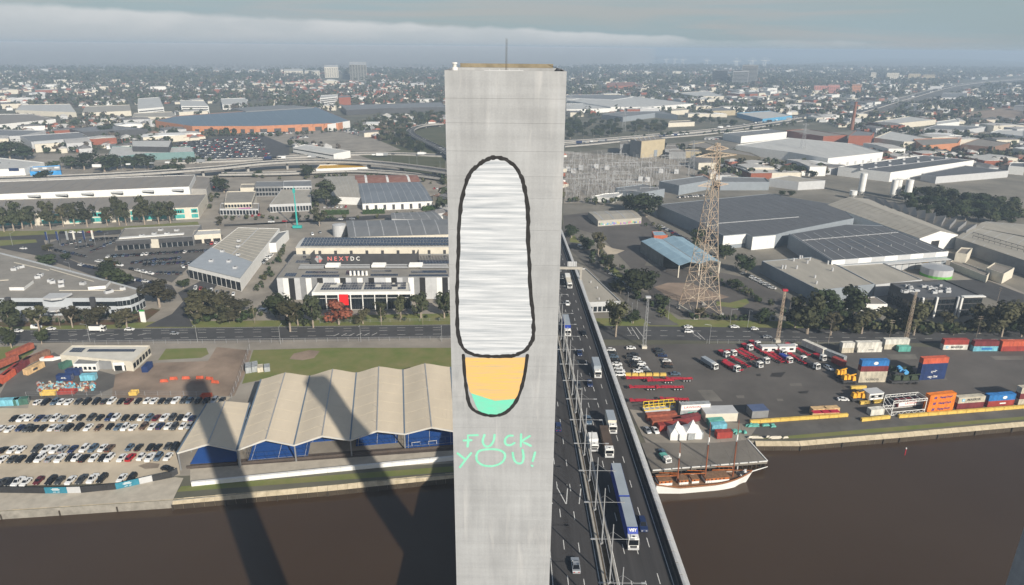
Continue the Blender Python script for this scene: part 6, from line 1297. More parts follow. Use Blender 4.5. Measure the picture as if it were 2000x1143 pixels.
mY = flat('machine_yellow', (.70, .36, .03)); machine_blob('yellow loader beside the white cabin in the yard', 'R6', 500, 712, [M_DGREY, mY], 3, 6); machine_blob('orange yellow forklift by the dark trailer in the yard', 'R6', 355, 510, [M_DGREY, mY], 4, 5); machine_blob('orange and black straddle machine beside the short yellow barrier', 'R6', 420, 560, [M_DGREY, mY], 5, 6)
def hut(label, tagc, a, b, h=2.9, dp=3, wins=2, mt=M_WHITE, lift=0, roof=M_LGREY):
 A, B = at(tagc, *a, GT + lift), at(tagc, *b, GT + lift); d = (B - A); d.z = 0; u = d.normalized(); n = Vector((-u.y, u.x, 0)) * dp; t = thing('site_cabin', label, 'cabin', tuple(A))
 m = MB(); m.prism([A, B, B + n, A + n], GT + lift, GT + lift + h); part(m, 'body', mt, t); m = MB(); q = u * .12; nn = n.normalized() * .12; m.prism([A - q - nn, B + q - nn, B + q + n + nn, A - q + n + nn], GT + lift + h + .003, GT + lift + h + .16); part(m, 'roof', roof, t)
 if wins: windows(t, A, B, GT + lift + 1.1, GT + lift + 2.1, wins, .45)
 return t
hut('white site cabin on stilts beside the yellow loader', 'R6', (600, 712), (722, 700), 2.8, 4.5, 2, lift=1.6)
hut('white site cabin with two windows, left one by the road fence', 'R5', (1352, 305), (1483, 302)); hut('white site cabin with two windows, right one by the road fence', 'R5', (1500, 300), (1640, 298))
hut('navy grey canopy shelter standing alone in the yard', 'R5', (1265, 868), (1405, 860), 3.2, 5, 0, M_MGREY, roof=mat('shelter_blue', (.08, .11, .20), .5))
hut('long white shed with grey striped roof near the white tents', 'R5', (865, 900), (1140, 892), 3.6, 6, 0, M_CREAM, roof=M_LGREY)
K5 = lambda label, a, b, col, lvl=0, Ln=12.19, h=2.6, **kw: cont_px(label, 'R5', a, b, col, lvl + .2, Ln, h, **kw)
K5('white LAWSON signed container on a pale green one behind the tents', (650, 858), (905, 845), 'grey', 2.62, text='LAWSON', tcol=flat('sign_red', (.45, .05, .05)), tsize=1.3, tw=6.6, tu=-1.4, mark=('rect', 0, 5.9, 1.15, M_WHITE)); K5('pale container with teal patch under the white signed one', (650, 858), (905, 845), 'grey', mark=('rect', 0, 3, .7, CM['teal']))
K5('rust orange container left of the white signed one', (365, 900), (625, 880), 'rust'); K5('rusty container behind the white tents, left one', (440, 945), (640, 925), 'rust'); K5('red brown container just behind the left tent', (500, 985), (700, 960), 'red'); K5('dark rust container between the white tents and the grey shed', (640, 935), (790, 900), 'maroon')
K5('green container top of the short row right of the tents', (895, 945), (1030, 935), 'teal', Ln=6.06); K5('light blue container in the short row right of the tents', (915, 985), (1060, 970), 'lblue', Ln=6.06); K5('dull red container nearest the wharf right of the tents', (960, 1050), (1105, 1040), 'red', Ln=6.06); K5('blue grey container in front of the right white tent', (712, 1060), (855, 1045), 'grey', Ln=6.06)
for i, (x, lb) in enumerate(((610, 'white peaked marquee tent, left of the pair by the wharf'), (740, 'white peaked marquee tent, right of the pair by the wharf'))):
 p = at('R5', x + 10, 1020 - i * 10, GT); t = thing('marquee_tent', lb, 'tent', tuple(p)); s = 3.0; m = MB(); q = [Vector((p.x - s, p.y - s, GT)), Vector((p.x + s, p.y - s, GT)), Vector((p.x + s, p.y + s, GT)), Vector((p.x - s, p.y + s, GT))]; up = Vector((0, 0, 2.6))
 for k in range(4): m.face([q[k], q[(k + 1) % 4], q[(k + 1) % 4] + up, q[k] + up])
 part(m, 'wall', M_WHITE, t); m = MB(); pk = Vector((p.x, p.y, GT + 6.6)); cc = Vector((p.x, p.y, GT + 2.6))
 for k in range(4):
  a, b = q[k] + up, q[(k + 1) % 4] + up; a1, b1 = a.lerp(pk, .5) - Vector((0, 0, .7)), b.lerp(pk, .5) - Vector((0, 0, .7)); m.face([a, b, b1, a1]); m.face([a1, b1, pk])
 part(m, 'peaked_roof', mat('tent_canvas', (.74, .74, .73), .8, var=.05), t)
# red skeletal trailers
M_TRED = mat('trailer_red', (.42, .022, .04), .55, var=.15, scale=.8)
trp = thing('skeletal_trailer', '', 'trailer', link=False); m = MB()
for s in (-.5, .5): m.box((s, 0, 1.2), (.22, 12, .35))
for k in range(7): m.box((0, -5.6 + k * 1.85, 1.2), (2.4 if k % 2 == 0 else .8, .25, .3))
m.box((0, 5.2, 1.5), (2.3, 1.4, .25)); m.box((0, 1.2, 1.42), (1.9, 4.6, .1)); kid(trp, 'chassis', m, M_TRED)
for k in range(3):
 for s in (-1, 1): m = MB(); m.bar((s * .85, -4.6 + k * 1.3, .52), (s * 1.2, -4.6 + k * 1.3, .52), .5, 12); w_ = kid(trp, 'wheel', m, M_BLACK); m = MB(); m.bar((s * 1.2, -4.6 + k * 1.3, .52), (s * 1.22, -4.6 + k * 1.3, .52), .28, 8); kid(w_, 'rim', m, M_LGREY)
def trailer(label, tagc, x, y, rz): return stamp(trp, at(tagc, x, y, GT), rz, label, 'red skeletal trailers')
i = 0
for (x, y, rz, lb) in ((300, 540, PI / 2 + .05, 'red trailer frame beside the yellow blocks, left and rear'), (480, 560, PI / 2 + .05, 'red trailer frame in the middle of the rear pair near the bridge'), (640, 545, PI / 2 + .05, 'red trailer frame at the right of the rear group near the bridge'), (330, 618, PI / 2 + .04, 'red trailer with white wheels facing the camera, left'), (560, 618, PI / 2 + .04, 'red trailer with white wheels facing the camera, right'),
      (340, 735, PI / 2, 'red trailer behind the yellow frame, left'), (600, 722, PI / 2, 'red trailer behind the yellow frame, right'), (1100, 430, .45, 'red trailer with white front among the parked trucks, nearest'), (1165, 400, .45, 'red trailer second from the left among the parked trucks'), (1195, 340, .45, 'red trailer third from the left among the parked trucks'), (1240, 330, .45, 'red trailer with white tubes among the parked trucks'), (1330, 295, .45, 'dark red trailer behind the first white cab'), (1450, 360, .45, 'red trailer left of the middle white cab'), (1505, 360, .45, 'red trailer with white stripes left of the navy truck'), (1655, 370, .35, 'red trailer between the navy truck and the white truck'), (1680, 300, .35, 'red trailer behind the white truck at the right')):
 trailer(lb, 'R5', x, y, rz)
for k in range(6):
 p = at('R5', 205 + k * 60, 500, GT); m = MB(); m.box((p.x, p.y, GT + .6), (2.8, 1.2, 1.2), 0, taper=.9); tag(obj('concrete_block', m.mesh('concrete_block', M_YEL)), 'yellow concrete block, ' + ords[k] + ' from the left in the row behind the red trailers', 'concrete block', 'yellow concrete blocks')
yf = thing('yellow_frame', 'yellow steel frame on a grey base beside the bridge', 'frame', tuple(at('R5', 470, 790))); A, B = at('R5', 345, 800, GT + 1), at('R5', 605, 775, GT + 1); m = MB()
for off_ in (Vector((0, 0, 0)), Vector((0, 2.5, 0))):
 for z in (0, 2.6): m.bar(A + off_ + Vector((0, 0, z)), B + off_ + Vector((0, 0, z)), .14, 4)
 for k in range(7): p = A.lerp(B, k / 6) + off_; m.bar(p, p + Vector((0, 0, 2.6)), .12, 4)
part(m, 'frame_bars', flat('safety_yellow', (.78, .55, .03)), yf); m = MB(); m.slab(A + Vector((0, 1.2, -1)), B + Vector((0, 1.2, -1)), 3.2, .9); part(m, 'base', M_LGREY, yf)
# wharf deck with piles, kerb and clutter
wp = ats('S', [(20, 768), (1245, 668), (1040, 440), (700, 470), (-100, 470)]); wf = thing('wharf', 'concrete wharf deck on dark piles with a white kerb beside the sailing ship', 'wharf', tuple(wp[0])); m = MB(); m.prism(ccw(wp), GZ - .6, GZ + .32, 0); part(m, 'deck', mat('wharf_concrete', (.17, .155, .135), .92, var=.25, scale=.08, detail=8), wf)
for a, b, k in ((wp[0], wp[1], 12), (wp[1], wp[2], 9)):
 for j in range(k): p, q = a.lerp(b, (j + .05) / k), a.lerp(b, (j + .92) / k); m = MB(); m.slab(Vector((p.x, p.y, GZ + .32)), Vector((q.x, q.y, GZ + .32)), .35, .3); part(m, 'kerb_block', M_WHITE, wf)
 for j in range(k * 2): p = a.lerp(b, j / (k * 2)); c = p.lerp((wp[0] + wp[3]) / 2, .02); m = MB(); m.bar((c.x, c.y, -2), (c.x, c.y, GZ - .6), .22, 7); part(m, 'pile', M_WHITE if j in (17, 18) else flat('pile_dark', (.05, .04, .03)), wf)
for lb, x, y, sx, sy, rz, mt in (('teal net pile behind the wharf, long one', 1330, 935, 11, 1.6, .1, CM['teal']), ('teal boat cover beside the dull red container', 1165, 990, 5, 2, .2, CM['teal']), ('white pipe on timber sleepers at the wharf edge', 1400, 1040, 14, .7, .1, M_CREAM)):
 p = at('R5', x, y, GT); r = random.Random(x); m = MB()
 for k in range(14): m.box((p.x + r.uniform(-sx / 2, sx / 2), p.y + r.uniform(-sy / 2, sy / 2), GT + .4 + r.random() * .3), (r.uniform(1, sx / 3), sy * .5, .7), rz + r.uniform(-.1, .1), taper=.6)
 tag(obj('cover_pile', m.mesh('cover_pile', mt)), lb, 'pile')
# ================================================================ three masted sailing ship
sA, sB = at('S', 40, 905, 2.2), at('S', 1078, 808, 2.6); ax = (sB - sA); ax.z = 0; SL = ax.length; rz = math.atan2(ax.y, ax.x)
ship = thing('sailing_ship', 'white hulled three masted sailing ship with orange deckhouses moored at the wharf', 'ship', (sA.x, sA.y, 0), rz)
def sp(mb, name, mt, par=None):
 o = obj(name, mb.mesh(name, mt), par or ship); return o
M_HULL = mat('hull_white', (.74, .74, .72), .35, var=.05); M_VAR = mat('varnished_wood', (.42, .125, .03), .5, var=.25, scale=1.5); M_DECKW = mat('deck_timber', (.20, .115, .065), .8, var=.3, scale=1.2); M_MAST = mat('mast_brown', (.28, .095, .045), .5, var=.15)
NB = 26; HW = 3.6
def half(u): return HW * (min(1, .62 + 1.6 * u) if u < .25 else 1) * (1 if u < .55 else max(0.02, 1 - ((u - .55) / .45) ** 2.1))
def sheer(u): return 2.3 + 1.7 * max(0, (u - .45) / .55) ** 2 + .9 * max(0, (.2 - u) / .2)
m = MB(); m2 = MB(); rows = []
for k in range(NB + 1):
 u = k / NB; x = u * SL; h, z = half(u), sheer(u); lw = h * (.86 if u < .8 else .86 * (1 - (u - .8) / .2 * .9)); rows.append([(x + (1.6 * max(0, u - .7) / .3 if 1 else 0) * 0, -h, z + .55), (x, -h, z), (x - (.9 * max(0, u - .8) / .2 * 2.2), -lw, -.4), (x - (.9 * max(0, u - .8) / .2 * 2.2), lw, -.4), (x, h, z), (x, h, z + .55)])
for a, b in zip(rows[:-1], rows[1:]):
 for q in (1, 3): m.face([a[q], b[q], b[q + 1], a[q + 1]][::-1] if q == 1 else [a[q], b[q], b[q + 1], a[q + 1]][::-1])
 m2.face([a[0], a[1], b[1], b[0]]); m2.face([a[4], a[5], b[5], b[4]])
m.face([rows[0][1], rows[0][2], rows[0][3], rows[0][4]]); m.face([rows[-1][1], rows[-1][2], rows[-1][3], rows[-1][4]])
hl = sp(m, 'hull', M_HULL); recalc(hl.data); sp(m2, 'bulwark', M_DECKW)
m = MB()
for k in range(NB): u0, u1 = k / NB, (k + 1) / NB; m.face([(u0 * SL, -half(u0) + .06, sheer(u0) - .12), (u1 * SL, -half(u1) + .06, sheer(u1) - .12), (u1 * SL, half(u1) - .06, sheer(u1) - .12), (u0 * SL, half(u0) - .06, sheer(u0) - .12)])
sp(m, 'deck', M_DECKW)
m = MB()
for s in (-1, 1):
 for k in range(NB): u0, u1 = k / NB, (k + 1) / NB; m.bar((u0 * SL, s * half(u0), sheer(u0) + .58), (u1 * SL, s * half(u1), sheer(u1) + .58), .07, 4)
sp(m, 'cap_rail', M_VAR)
for u0, u1, wd, h in ((.03, .16, 3.6, 1.9), (.24, .33, 2.6, 1.7), (.37, .44, 2.4, 1.6), (.50, .74, 3.6, 1.7)):
 z = sheer((u0 + u1) / 2) - .12; c = ((u0 + u1) / 2 * SL, 0, z + h / 2 + .0); m = MB(); m.box((c[0], 0, z + h * .25), ((u1 - u0) * SL + .1, wd + .1, h * .5)); m.box((c[0], 0, z + h * .75 + .003), ((u1 - u0) * SL, wd, h * .5), 0, 1); dh = sp(m, 'deckhouse', [M_WHITE, M_VAR])
 m = MB(); m.box((c[0], 0, z + h + .07), ((u1 - u0) * SL + .3, wd + .3, .12)); o = obj('cabin_roof', m.mesh('cabin_roof', M_DECKW), dh)
 for k in range(max(2, int((u1 - u0) * SL / 1.4))):
  m = MB(); xx = u0 * SL + .8 + k * 1.4
  if xx < u1 * SL - .3: m.box((xx, -wd / 2 - .01, z + h * .72), (.55, .06, .4)); obj('porthole', m.mesh('porthole', M_GLASS), dh)
for u, hm, lb in ((.235, 15.5, 'mizzen'), (.515, 22.5, 'main'), (.80, 22.0, 'fore')):
 x = u * SL; z = sheer(u); m = MB(); m.bar((x, 0, z - .2), (x - .25, 0, z + hm * .62), .26, 8, r2=.2); mm = sp(m, 'mast', M_MAST); m = MB(); m.bar((x - .25, 0, z + hm * .62), (x - .3, 0, z + hm * .74), .3, 8); obj('masthead', m.mesh('masthead', M_WHITE), mm)
 m = MB(); m.bar((x - .15, 0, z + hm * .7), (x - .45, 0, z + hm), .14, 7, r2=.07); obj('topmast', m.mesh('topmast', M_MAST), mm)
 m = MB(); m.bar((x, 0, z + 2.6), (x - SL * .22, .2, z + 2.9), .13, 6); m.bar((x, 0, z + 3.6), (x - SL * .19, .25, z + 4.2), .11, 6); obj('boom', m.mesh('boom', M_VAR), mm)
 m = MB()
 for s in (-1, 1):
  for k in range(3): m.bar((x - .6 + k * .7, s * (half(u) - .05), z + .5), (x - .25, 0, z + hm * .72), .03, 3)
 m.bar((x - .4, 0, z + hm * .98), (min(SL, x + SL * .25), 0, sheer(min(1, u + .25)) + (2 if u > .7 else 6)), .025, 3); obj('rigging', m.mesh('rigging', M_DGREY), mm)
m = MB(); m.bar((SL * .93, 0, sheer(.93)), (SL + 5.4, 0, sheer(1) + 1.6), .26, 8, r2=.12); sp(m, 'bowsprit', M_WHITE)
m = MB(); m.bar((SL + 5.2, 0, sheer(1) + 1.6), (SL * .8, 0, sheer(.8) + 15.5), .02, 3); m.bar((SL + 3.2, 0, sheer(1) + 1.1), (SL * .8, 0, sheer(.8) + 12.5), .02, 3); sp(m, 'forestay', M_DGREY)
for k in range(8): r = random.Random(k); m = MB(); u = .85 + r.random() * .1; m.box((u * SL, r.uniform(-1.2, 1.2), sheer(u) + .3), (.9, .7, .7), r.random(), taper=.8); sp(m, 'deck_gear', M_DGREY if k % 2 else M_WHITE)
mk = at('F', 1767, 889, 0); bm_ = thing('channel_marker', 'red and white channel marker post standing in the river', 'marker', tuple(mk)); m = MB(); m.bar((mk.x, mk.y, -2), (mk.x, mk.y, 2.6), .16, 7); part(m, 'post', M_TRED, bm_); m = MB(); m.bar((mk.x, mk.y, 2.603), (mk.x, mk.y, 3.1), .22, 8); part(m, 'light', M_WHITE, bm_)
# ================================================================ rusty lattice pylon
pc = at('F', 1366, 609); PYH = 92.0
py = thing('lattice_pylon', 'very tall rusty lattice pylon with wide cross arms beside the light blue shed', 'pylon', (pc.x, pc.y, GZ))
M_PYL = mat('rusty_pylon_steel', (.44, .30, .20), .8, var=.35, scale=.35, col2=(.56, .50, .40))
lev = [(0, 8.4), (11, 6.9), (22, 5.6), (33, 4.6), (42, 3.9), (50, 3.3), (57, 2.8), (63, 2.4), (69, 2.1), (75, 1.8), (80, 1.6), (85, 1.45), (89, 1.3), (92, .9)]
ca, sa = math.cos(.35), math.sin(.35)
def pc_(i, k): z, r = lev[i]; x, y = ((-1, -1), (1, -1), (1, 1), (-1, 1))[k % 4]; x *= r; y *= r; return Vector((pc.x + x * ca - y * sa, pc.y + x * sa + y * ca, GZ + z))
for k in range(4):
 m = MB()
 for i in range(len(lev) - 1): m.bar(pc_(i, k), pc_(i + 1, k), .25 - .010 * i, 4)
 part(m, 'leg', M_PYL, py)
for i in range(len(lev) - 1):
 m = MB(); t_ = .105 if i < 5 else .085
 for k in range(4):
  a, b, c, d = pc_(i, k), pc_(i, k + 1), pc_(i + 1, k), pc_(i + 1, k + 1)
  m.bar(a, d, t_, 4); m.bar(b, c, t_, 4); m.bar(c, d, t_, 4)
  if i < 6:
   x = (a + b + c + d) / 4; m.bar((a + c) / 2, x, t_ * .8, 4); m.bar((b + d) / 2, x, t_ * .8, 4); m.bar((c + d) / 2, x, t_ * .8, 4); m.bar(a.lerp(c, .25), a.lerp(d, .25), t_ * .7, 4); m.bar(b.lerp(d, .25), b.lerp(c, .25), t_ * .7, 4)
 part(m, 'bracing', M_PYL, py)
for z, L_ in ((70, 9.5), (85, 12.5), (88.5, 7)):
 m = MB(); u = Vector((ca, sa, 0)); v = Vector((-sa, ca, 0))
 for s in (-1, 1):
  tip = Vector((pc.x, pc.y, GZ + z + .6)) + u * s * L_
  for w_ in (-1, 1): b0 = Vector((pc.x, pc.y, GZ + z)) + v * w_ * 1.3 + u * s * 1.3; m.bar(b0, tip, .13, 4); m.bar(b0 + Vector((0, 0, 2.2)), tip, .12, 4); [m.bar(b0.lerp(tip, q), (b0 + Vector((0, 0, 2.2))).lerp(tip, q + .12), .08, 4) for q in (.15, .35, .55, .75)]
  for q in (.2, .45, .7): m.bar(b0.lerp(tip, q), (b0 - v * 2.6).lerp(tip, q), .08, 4)
 part(m, 'cross_arm', M_PYL, py)
for k in range(4): q = pc_(0, k); m = MB(); m.box((q.x, q.y, GZ + .5), (2, 2, 1.4)); part(m, 'footing', M_CONC, py)
m = MB(); m.slab(pc_(0, 3) + Vector((0, 0, 2)), pc_(0, 0) + Vector((0, 0, 2)), .8, .6); part(m, 'beam', M_CREAM, py)
# ================================================================ vehicles
def paintm(n, c, r=.28, met=.0):
 return flat('car_paint_' + n, c, r, met, .5)
PAINT = {'w': ('white', paintm('white', (.72, .73, .73))), 'k': ('black', paintm('black', (.012, .013, .015))), 's': ('silver', paintm('silver', (.40, .42, .44), .3, .4)), 'd': ('dark grey', paintm('dark_grey', (.05, .055, .06))),
   'n': ('navy', paintm('navy', (.015, .03, .09))), 'b': ('blue grey', paintm('blue_grey', (.10, .15, .21), .3, .2)), 'r': ('red', paintm('red', (.38, .012, .018))), 'm': ('maroon', paintm('maroon', (.10, .012, .018))), 'o': ('brown', paintm('brown', (.10, .06, .04))), 'y': ('yellow', paintm('yellow', (.7, .4, .03)))}
M_TINT = flat('car_window', (.008, .010, .013), .08, 0, .6)
CARP = {}
# side outline: lower body stations (y from nose, top z, half width) and cabin (y0 base, y1 roof front, y2 roof back, y3 base, roof z)
SHAPES = {'sedan': ([(-2.3, .55, .72), (-2.15, .74, .86), (-1.0, .90, .90), (1.3, .93, .90), (2.15, .92, .86), (2.32, .62, .76)], (-1.05, -.25, .95, 1.75, 1.42)),
   'hatch': ([(-2.05, .58, .72), (-1.9, .78, .86), (-.9, .93, .89), (1.6, .96, .89), (2.0, .85, .84), (2.08, .6, .76)], (-1.0, -.25, 1.35, 1.95, 1.48)),
   'wagon': ([(-2.3, .62, .76), (-2.15, .92, .90), (-1.1, 1.04, .94), (1.9, 1.08, .94), (2.25, 1.0, .90), (2.32, .65, .82)], (-1.15, -.45, 1.75, 2.25, 1.74)),
   'pickup': ([(-2.55, .65, .78), (-2.4, .98, .91), (-1.3, 1.08, .94), (.9, 1.08, .94), (2.45, 1.05, .92), (2.6, .65, .86)], (-1.3, -.55, .65, 1.0, 1.76)),
   'van': ([(-2.4, .7, .8), (-2.3, 1.05, .93), (-1.7, 1.2, .96), (2.2, 1.25, .96), (2.45, 1.2, .94), (2.5, .65, .9)], (-1.75, -1.15, 2.2, 2.45, 2.1))}
def car_proto(kind):
 if kind in CARP: return CARP[kind]
 st_, (c0, c1, c2, c3, rz) = SHAPES[kind]; p = thing('car', '', 'car', link=False); m = MB(); zb = .28
 for (y0, z0, w0), (y1, z1, w1) in zip(st_[:-1], st_[1:]):
  m.face([(-w0, y0, z0), (w0, y0, z0), (w1, y1, z1), (-w1, y1, z1)]); m.face([(w0, y0, zb), (w1, y1, zb), (w1, y1, z1), (w0, y0, z0)]); m.face([(-w1, y1, zb), (-w0, y0, zb), (-w0, y0, z0), (-w1, y1, z1)]); m.face([(-w1, y1, zb), (w1, y1, zb), (w0, y0, zb), (-w0, y0, zb)])
 y, z, w_ = st_[0]; m.face([(-w_, y, zb), (w_, y, zb), (w_, y, z), (-w_, y, z)]); y, z, w_ = st_[-1]; m.face([(w_, y, zb), (-w_, y, zb), (-w_, y, z), (w_, y, z)])
 rw, bw_ = .62, .80
 if kind == 'van': rw, bw_ = .82, .9
 m.face([(-rw, c1, rz), (rw, c1, rz), (rw, c2, rz), (-rw, c2, rz)]); m.face([(-rw - .02, c1, rz - .06), (rw + .02, c1, rz - .06), (rw, c1, rz), (-rw, c1, rz)])
 zb2 = st_[2][1] - .04
 if kind == 'van': m.face([(-bw_, 0, zb2), (-bw_, c3, zb2), (-rw, c2, rz), (-rw, 0, rz)]); m.face([(bw_, c3, zb2), (bw_, 0, zb2), (rw, 0, rz), (rw, c2, rz)]); m.face([(bw_, c3, zb2), (-bw_, c3, zb2), (-rw, c2, rz), (rw, c2, rz)][::-1])
 else:
  for s in (-1, 1):                                  # window pillars
   for ya, yb in ((c0, c1), ((c0 + c3) / 2, (c1 + c2) / 2), (c3, c2)): m.bar((s * (bw_ + .01), ya, zb2), (s * (rw + .01), yb, rz), .045, 4)
 me = m.mesh('body', PAINT['w'][1]); recalc(me); kid(p, 'body', me, None)
 g = MB(); e = .0 if kind != 'van' else -.01; zr = rz - .012; r_ = rw - .012; b_ = bw_ - .012; y3 = c3 if kind != 'van' else .0; y2 = c2 if kind != 'van' else .0
 A = [(-b_, c0, zb2), (b_, c0, zb2), (b_, y3, zb2), (-b_, y3, zb2)]; B = [(-r_, c1, zr), (r_, c1, zr), (r_, y2, zr), (-r_, y2, zr)]
 for q in range(4): g.face([A[q], A[(q + 1) % 4], B[(q + 1) % 4], B[q]])
 kid(p, 'window_glass', g, M_TINT)
 wb = 1.32 if kind in ('sedan', 'hatch') else 1.5; wm = MB(); wm.bar((-.11, 0, 0), (.11, 0, 0), .33, 12); wmesh = wm.mesh('wheel', M_BLACK)
 for sx in (-.80, .80):
  for sy in (-wb, wb): kid(p, 'wheel', wmesh, None, (sx * (1.04 if kind != 'hatch' else 1), sy, .33))
 lm = MB(); lm.box((0, 0, 0), (.34, .06, .14)); lmesh = lm.mesh('headlight', flat('lamp_lens', (.6, .6, .58), .2)); tl = MB(); tl.box((0, 0, 0), (.3, .06, .16)); tmesh = tl.mesh('tail_light', flat('tail_red', (.35, .01, .01), .3))
 for s in (-.5, .5): kid(p, 'headlight', lmesh, None, (s, st_[0][0] + .02, st_[0][1])); kid(p, 'tail_light', tmesh, None, (s, st_[-1][0] - .0, st_[-1][1] + .06))
 CARP[kind] = p; return p
NCAR = [0]
KN = {'sedan': 'sedan', 'hatch': 'hatchback', 'wagon': 'wagon', 'pickup': 'utility', 'van': 'van'}
def car(kind, col, pos, rz, label, group):
 NCAR[0] += 1; return stamp(car_proto(kind), pos, rz, label, group, mats={'body': PAINT[col][1]})
def kinds(r, c): return r.choice(['sedan', 'hatch', 'wagon', 'wagon', 'sedan', 'hatch'] + (['pickup'] if c in 'wd' else []))
def lab(col, kind, k, n, where): return f'{PAINT[col][0]} {KN[kind]}, {ords[min(k, 39)]} from the left in {where}'
def row_list(tagc, ya, yb, xs, cols, where, group, rz=0, x0=0, x1=1100, seed=1, dz=0):
 r = random.Random(seed)
 for k, (x, c) in enumerate(zip(xs, cols)):
  y = ya + (yb - ya) * (x - x0) / (x1 - x0); kd = kinds(r, c); p = at(tagc, x, y, GT + dz + .5); p.z = GT + dz - .04; p.x += r.uniform(-.15, .15); p.y += r.uniform(-.3, .3)
  car(kd, c, p, rz + r.uniform(-.04, .04) + (PI if r.random() < .15 else 0), lab(c, kd, k, len(xs), where), group)
G1 = 'cars in the gravel riverside car park'
row_list('5', 489, 474, [215, 262, 315, 350, 395, 445, 497, 550, 597, 635, 690, 737, 790, 840, 880, 925, 965, 1005, 1050, 1085, 1135, 1180, 1230, 1270], 'wkbwwdkkdwkmkwwkdwdbkksd', 'the back row of the gravel car park', G1, x1=1230, seed=1)
row_list('5', 578, 574, [85, 128, 165, 222, 268, 315, 365, 415, 460, 520, 570, 625, 662, 718, 765, 808, 857, 893, 942, 987, 1030, 1070, 1100], 'kwwnswswkdknwkkwbmwdkwn', 'the second row of the gravel car park', G1, seed=2)
row_list('5', 637, 622, [5, 60, 115, 160, 195, 245, 297, 345, 395, 448, 505, 565, 628, 677, 720, 765, 820, 872, 915, 960, 1002, 1045, 1085], 'wwndkkwskkwokbwwownwdws', 'the third row of the gravel car park', G1, seed=3)
row_list('5', 760, 738, [15, 68, 120, 210, 270, 315, 365, 418, 482, 535, 590, 630, 742, 795, 860, 905, 962, 1005], 'kwwdwwsnwbwobkkkdk', 'the fourth row of the gravel car park', G1, seed=4)
row_list('5', 812, 798, [15, 70, 120, 180, 228, 288, 345, 398, 435, 483, 535, 588, 628, 695, 748, 805, 857, 908, 960], 'wdkkwswkwkwkwwrwwbw', 'the fifth row of the gravel car park', G1, seed=5)
row_list('5', 945, 918, [15, 60, 105, 150, 220, 290, 345, 405, 465, 528, 585, 698, 755], 'dkwwmkdwdwkwk', 'the front row by the hoarding', G1, x1=755, seed=6)
p = at('5', 960, 872, GT); p.z = GT - .04; car('sedan', 'k', p, 1.3, 'black sedan parked alone beside the hoarding at the right end of the gravel car park', G1)
row_list('5', 400, 398, [-60, -20], 'wk', 'the far left yard edge', G1, seed=8)
def row_auto(tagc, a, b, n, pal, where, group, rz, seed, dz=0):
 r = random.Random(seed); A, B = at(tagc, *a, GT), at(tagc, *b, GT)
 for k in range(n):
  c = r.choice(pal); kd = kinds(r, c); p = A.lerp(B, k / max(1, n - 1)); p.z = GT + dz - .04; p.x += r.uniform(-.2, .2); p.y += r.uniform(-.3, .3)
  car(kd, c, p, rz + r.uniform(-.05, .05) + (PI if r.random() < .3 else 0), lab(c, kd, k, n, where), group)
G2 = 'cars on the dealer lots'; DK = 'kkkkdndwb'
for i, (a, b, n, rz, wh) in enumerate((((755, 652), (1130, 628), 15, .1, 'the long dark row before the dark showroom'), ((1150, 628), (1490, 605), 13, .1, 'the right end row before the dark showroom'), ((930, 692), (1250, 662), 12, .1, 'the second row before the dark showroom'), ((1010, 708), (1280, 690), 9, .1, 'the third row before the dark showroom'), ((1100, 765), (1265, 770), 7, .4, 'the short row by the white dealership corner'),
          ((640, 615), (790, 550), 8, .5, 'the angled cluster left of the dark showroom'), ((535, 592), (640, 575), 5, .5, 'the small cluster by the banners'), ((440, 568), (560, 548), 5, .5, 'the row by the flag poles'), ((640, 535), (810, 525), 6, .2, 'the back row of the flag pole lot'), ((400, 610), (590, 650), 8, 1.0, 'the kerbside row below the flag poles'), ((570, 712), (755, 752), 8, 1.2, 'the street row above the curved office'), ((690, 685), (835, 712), 6, 1.2, 'the verge row above the street trees'), ((1275, 722), (1420, 660), 8, .6, 'the row under the white dealership eaves'), ((1365, 872), (1630, 915), 8, .3, 'the row in front of the white dealership'), ((1450, 565), (1560, 545), 5, .2, 'the row at the delivery bay'), ((920, 740), (1050, 770), 4, 1.1, 'the loose group beside the street'), ((930, 815), (1060, 830), 4, 1.3, 'the street below the dealer lot'), ((440, 485), (690, 478), 5, 1.55, 'the road before the turquoise warehouse'))):
 row_auto('3', a, b, n, DK if i < 11 else 'kkdwwsnrw', wh, G2, rz, 40 + i)
for i, (a, b, n, rz, wh) in enumerate((((305, 655), (368, 600), 6, 1.2, 'the row along the white dealership side wall'), ((70, 358), (290, 340), 6, .2, 'the forecourt of the purple signed office'), ((370, 385), (545, 375), 3, 1.57, 'the avenue by the teal crane'), ((750, 370), (900, 365), 3, 1.57, 'the avenue below the hedges'), ((640, 465), (690, 455), 2, .4, 'the yard beside the round tank'), ((1440, 210), (1510, 270), 8, .3, 'the lot right of the white shed'), ((1440, 165), (1520, 165), 5, 0, 'the yard above the white shed lot'), ((720, 290), (860, 285), 6, .1, 'the yard in front of the beige shed'))):
 row_auto('4', a, b, n, 'wwskdwr', wh, G2, rz, 80 + i)
G3 = 'cars in the dock staff car park'
for nm, pts, cols in (('left column of the dock car park', [(60, 285), (70, 318), (85, 345), (100, 375), (110, 408), (120, 440), (135, 470), (140, 498)], 'wdbkwwww'), ('middle column of the dock car park', [(255, 325), (225, 352), (275, 362), (245, 395), (318, 402), (265, 425), (335, 440), (355, 458), (290, 470), (380, 484)], 'kdwkwkwswkw'), ('right column of the dock car park', [(465, 285), (480, 308), (500, 335), (535, 380), (550, 408), (550, 432)], 'kdnwok')):
 r = random.Random(len(pts))
 for k, ((x, y), c) in enumerate(zip(pts, cols)):
  kd = kinds(r, c); p = at('R5', x, y, GT); p.z = GT - .04; car(kd, c, p, PI / 2 + r.uniform(-.05, .1), f'{PAINT[c][0]} {KN[kd]}, {ords[k]} from the top in the {nm}', G3)
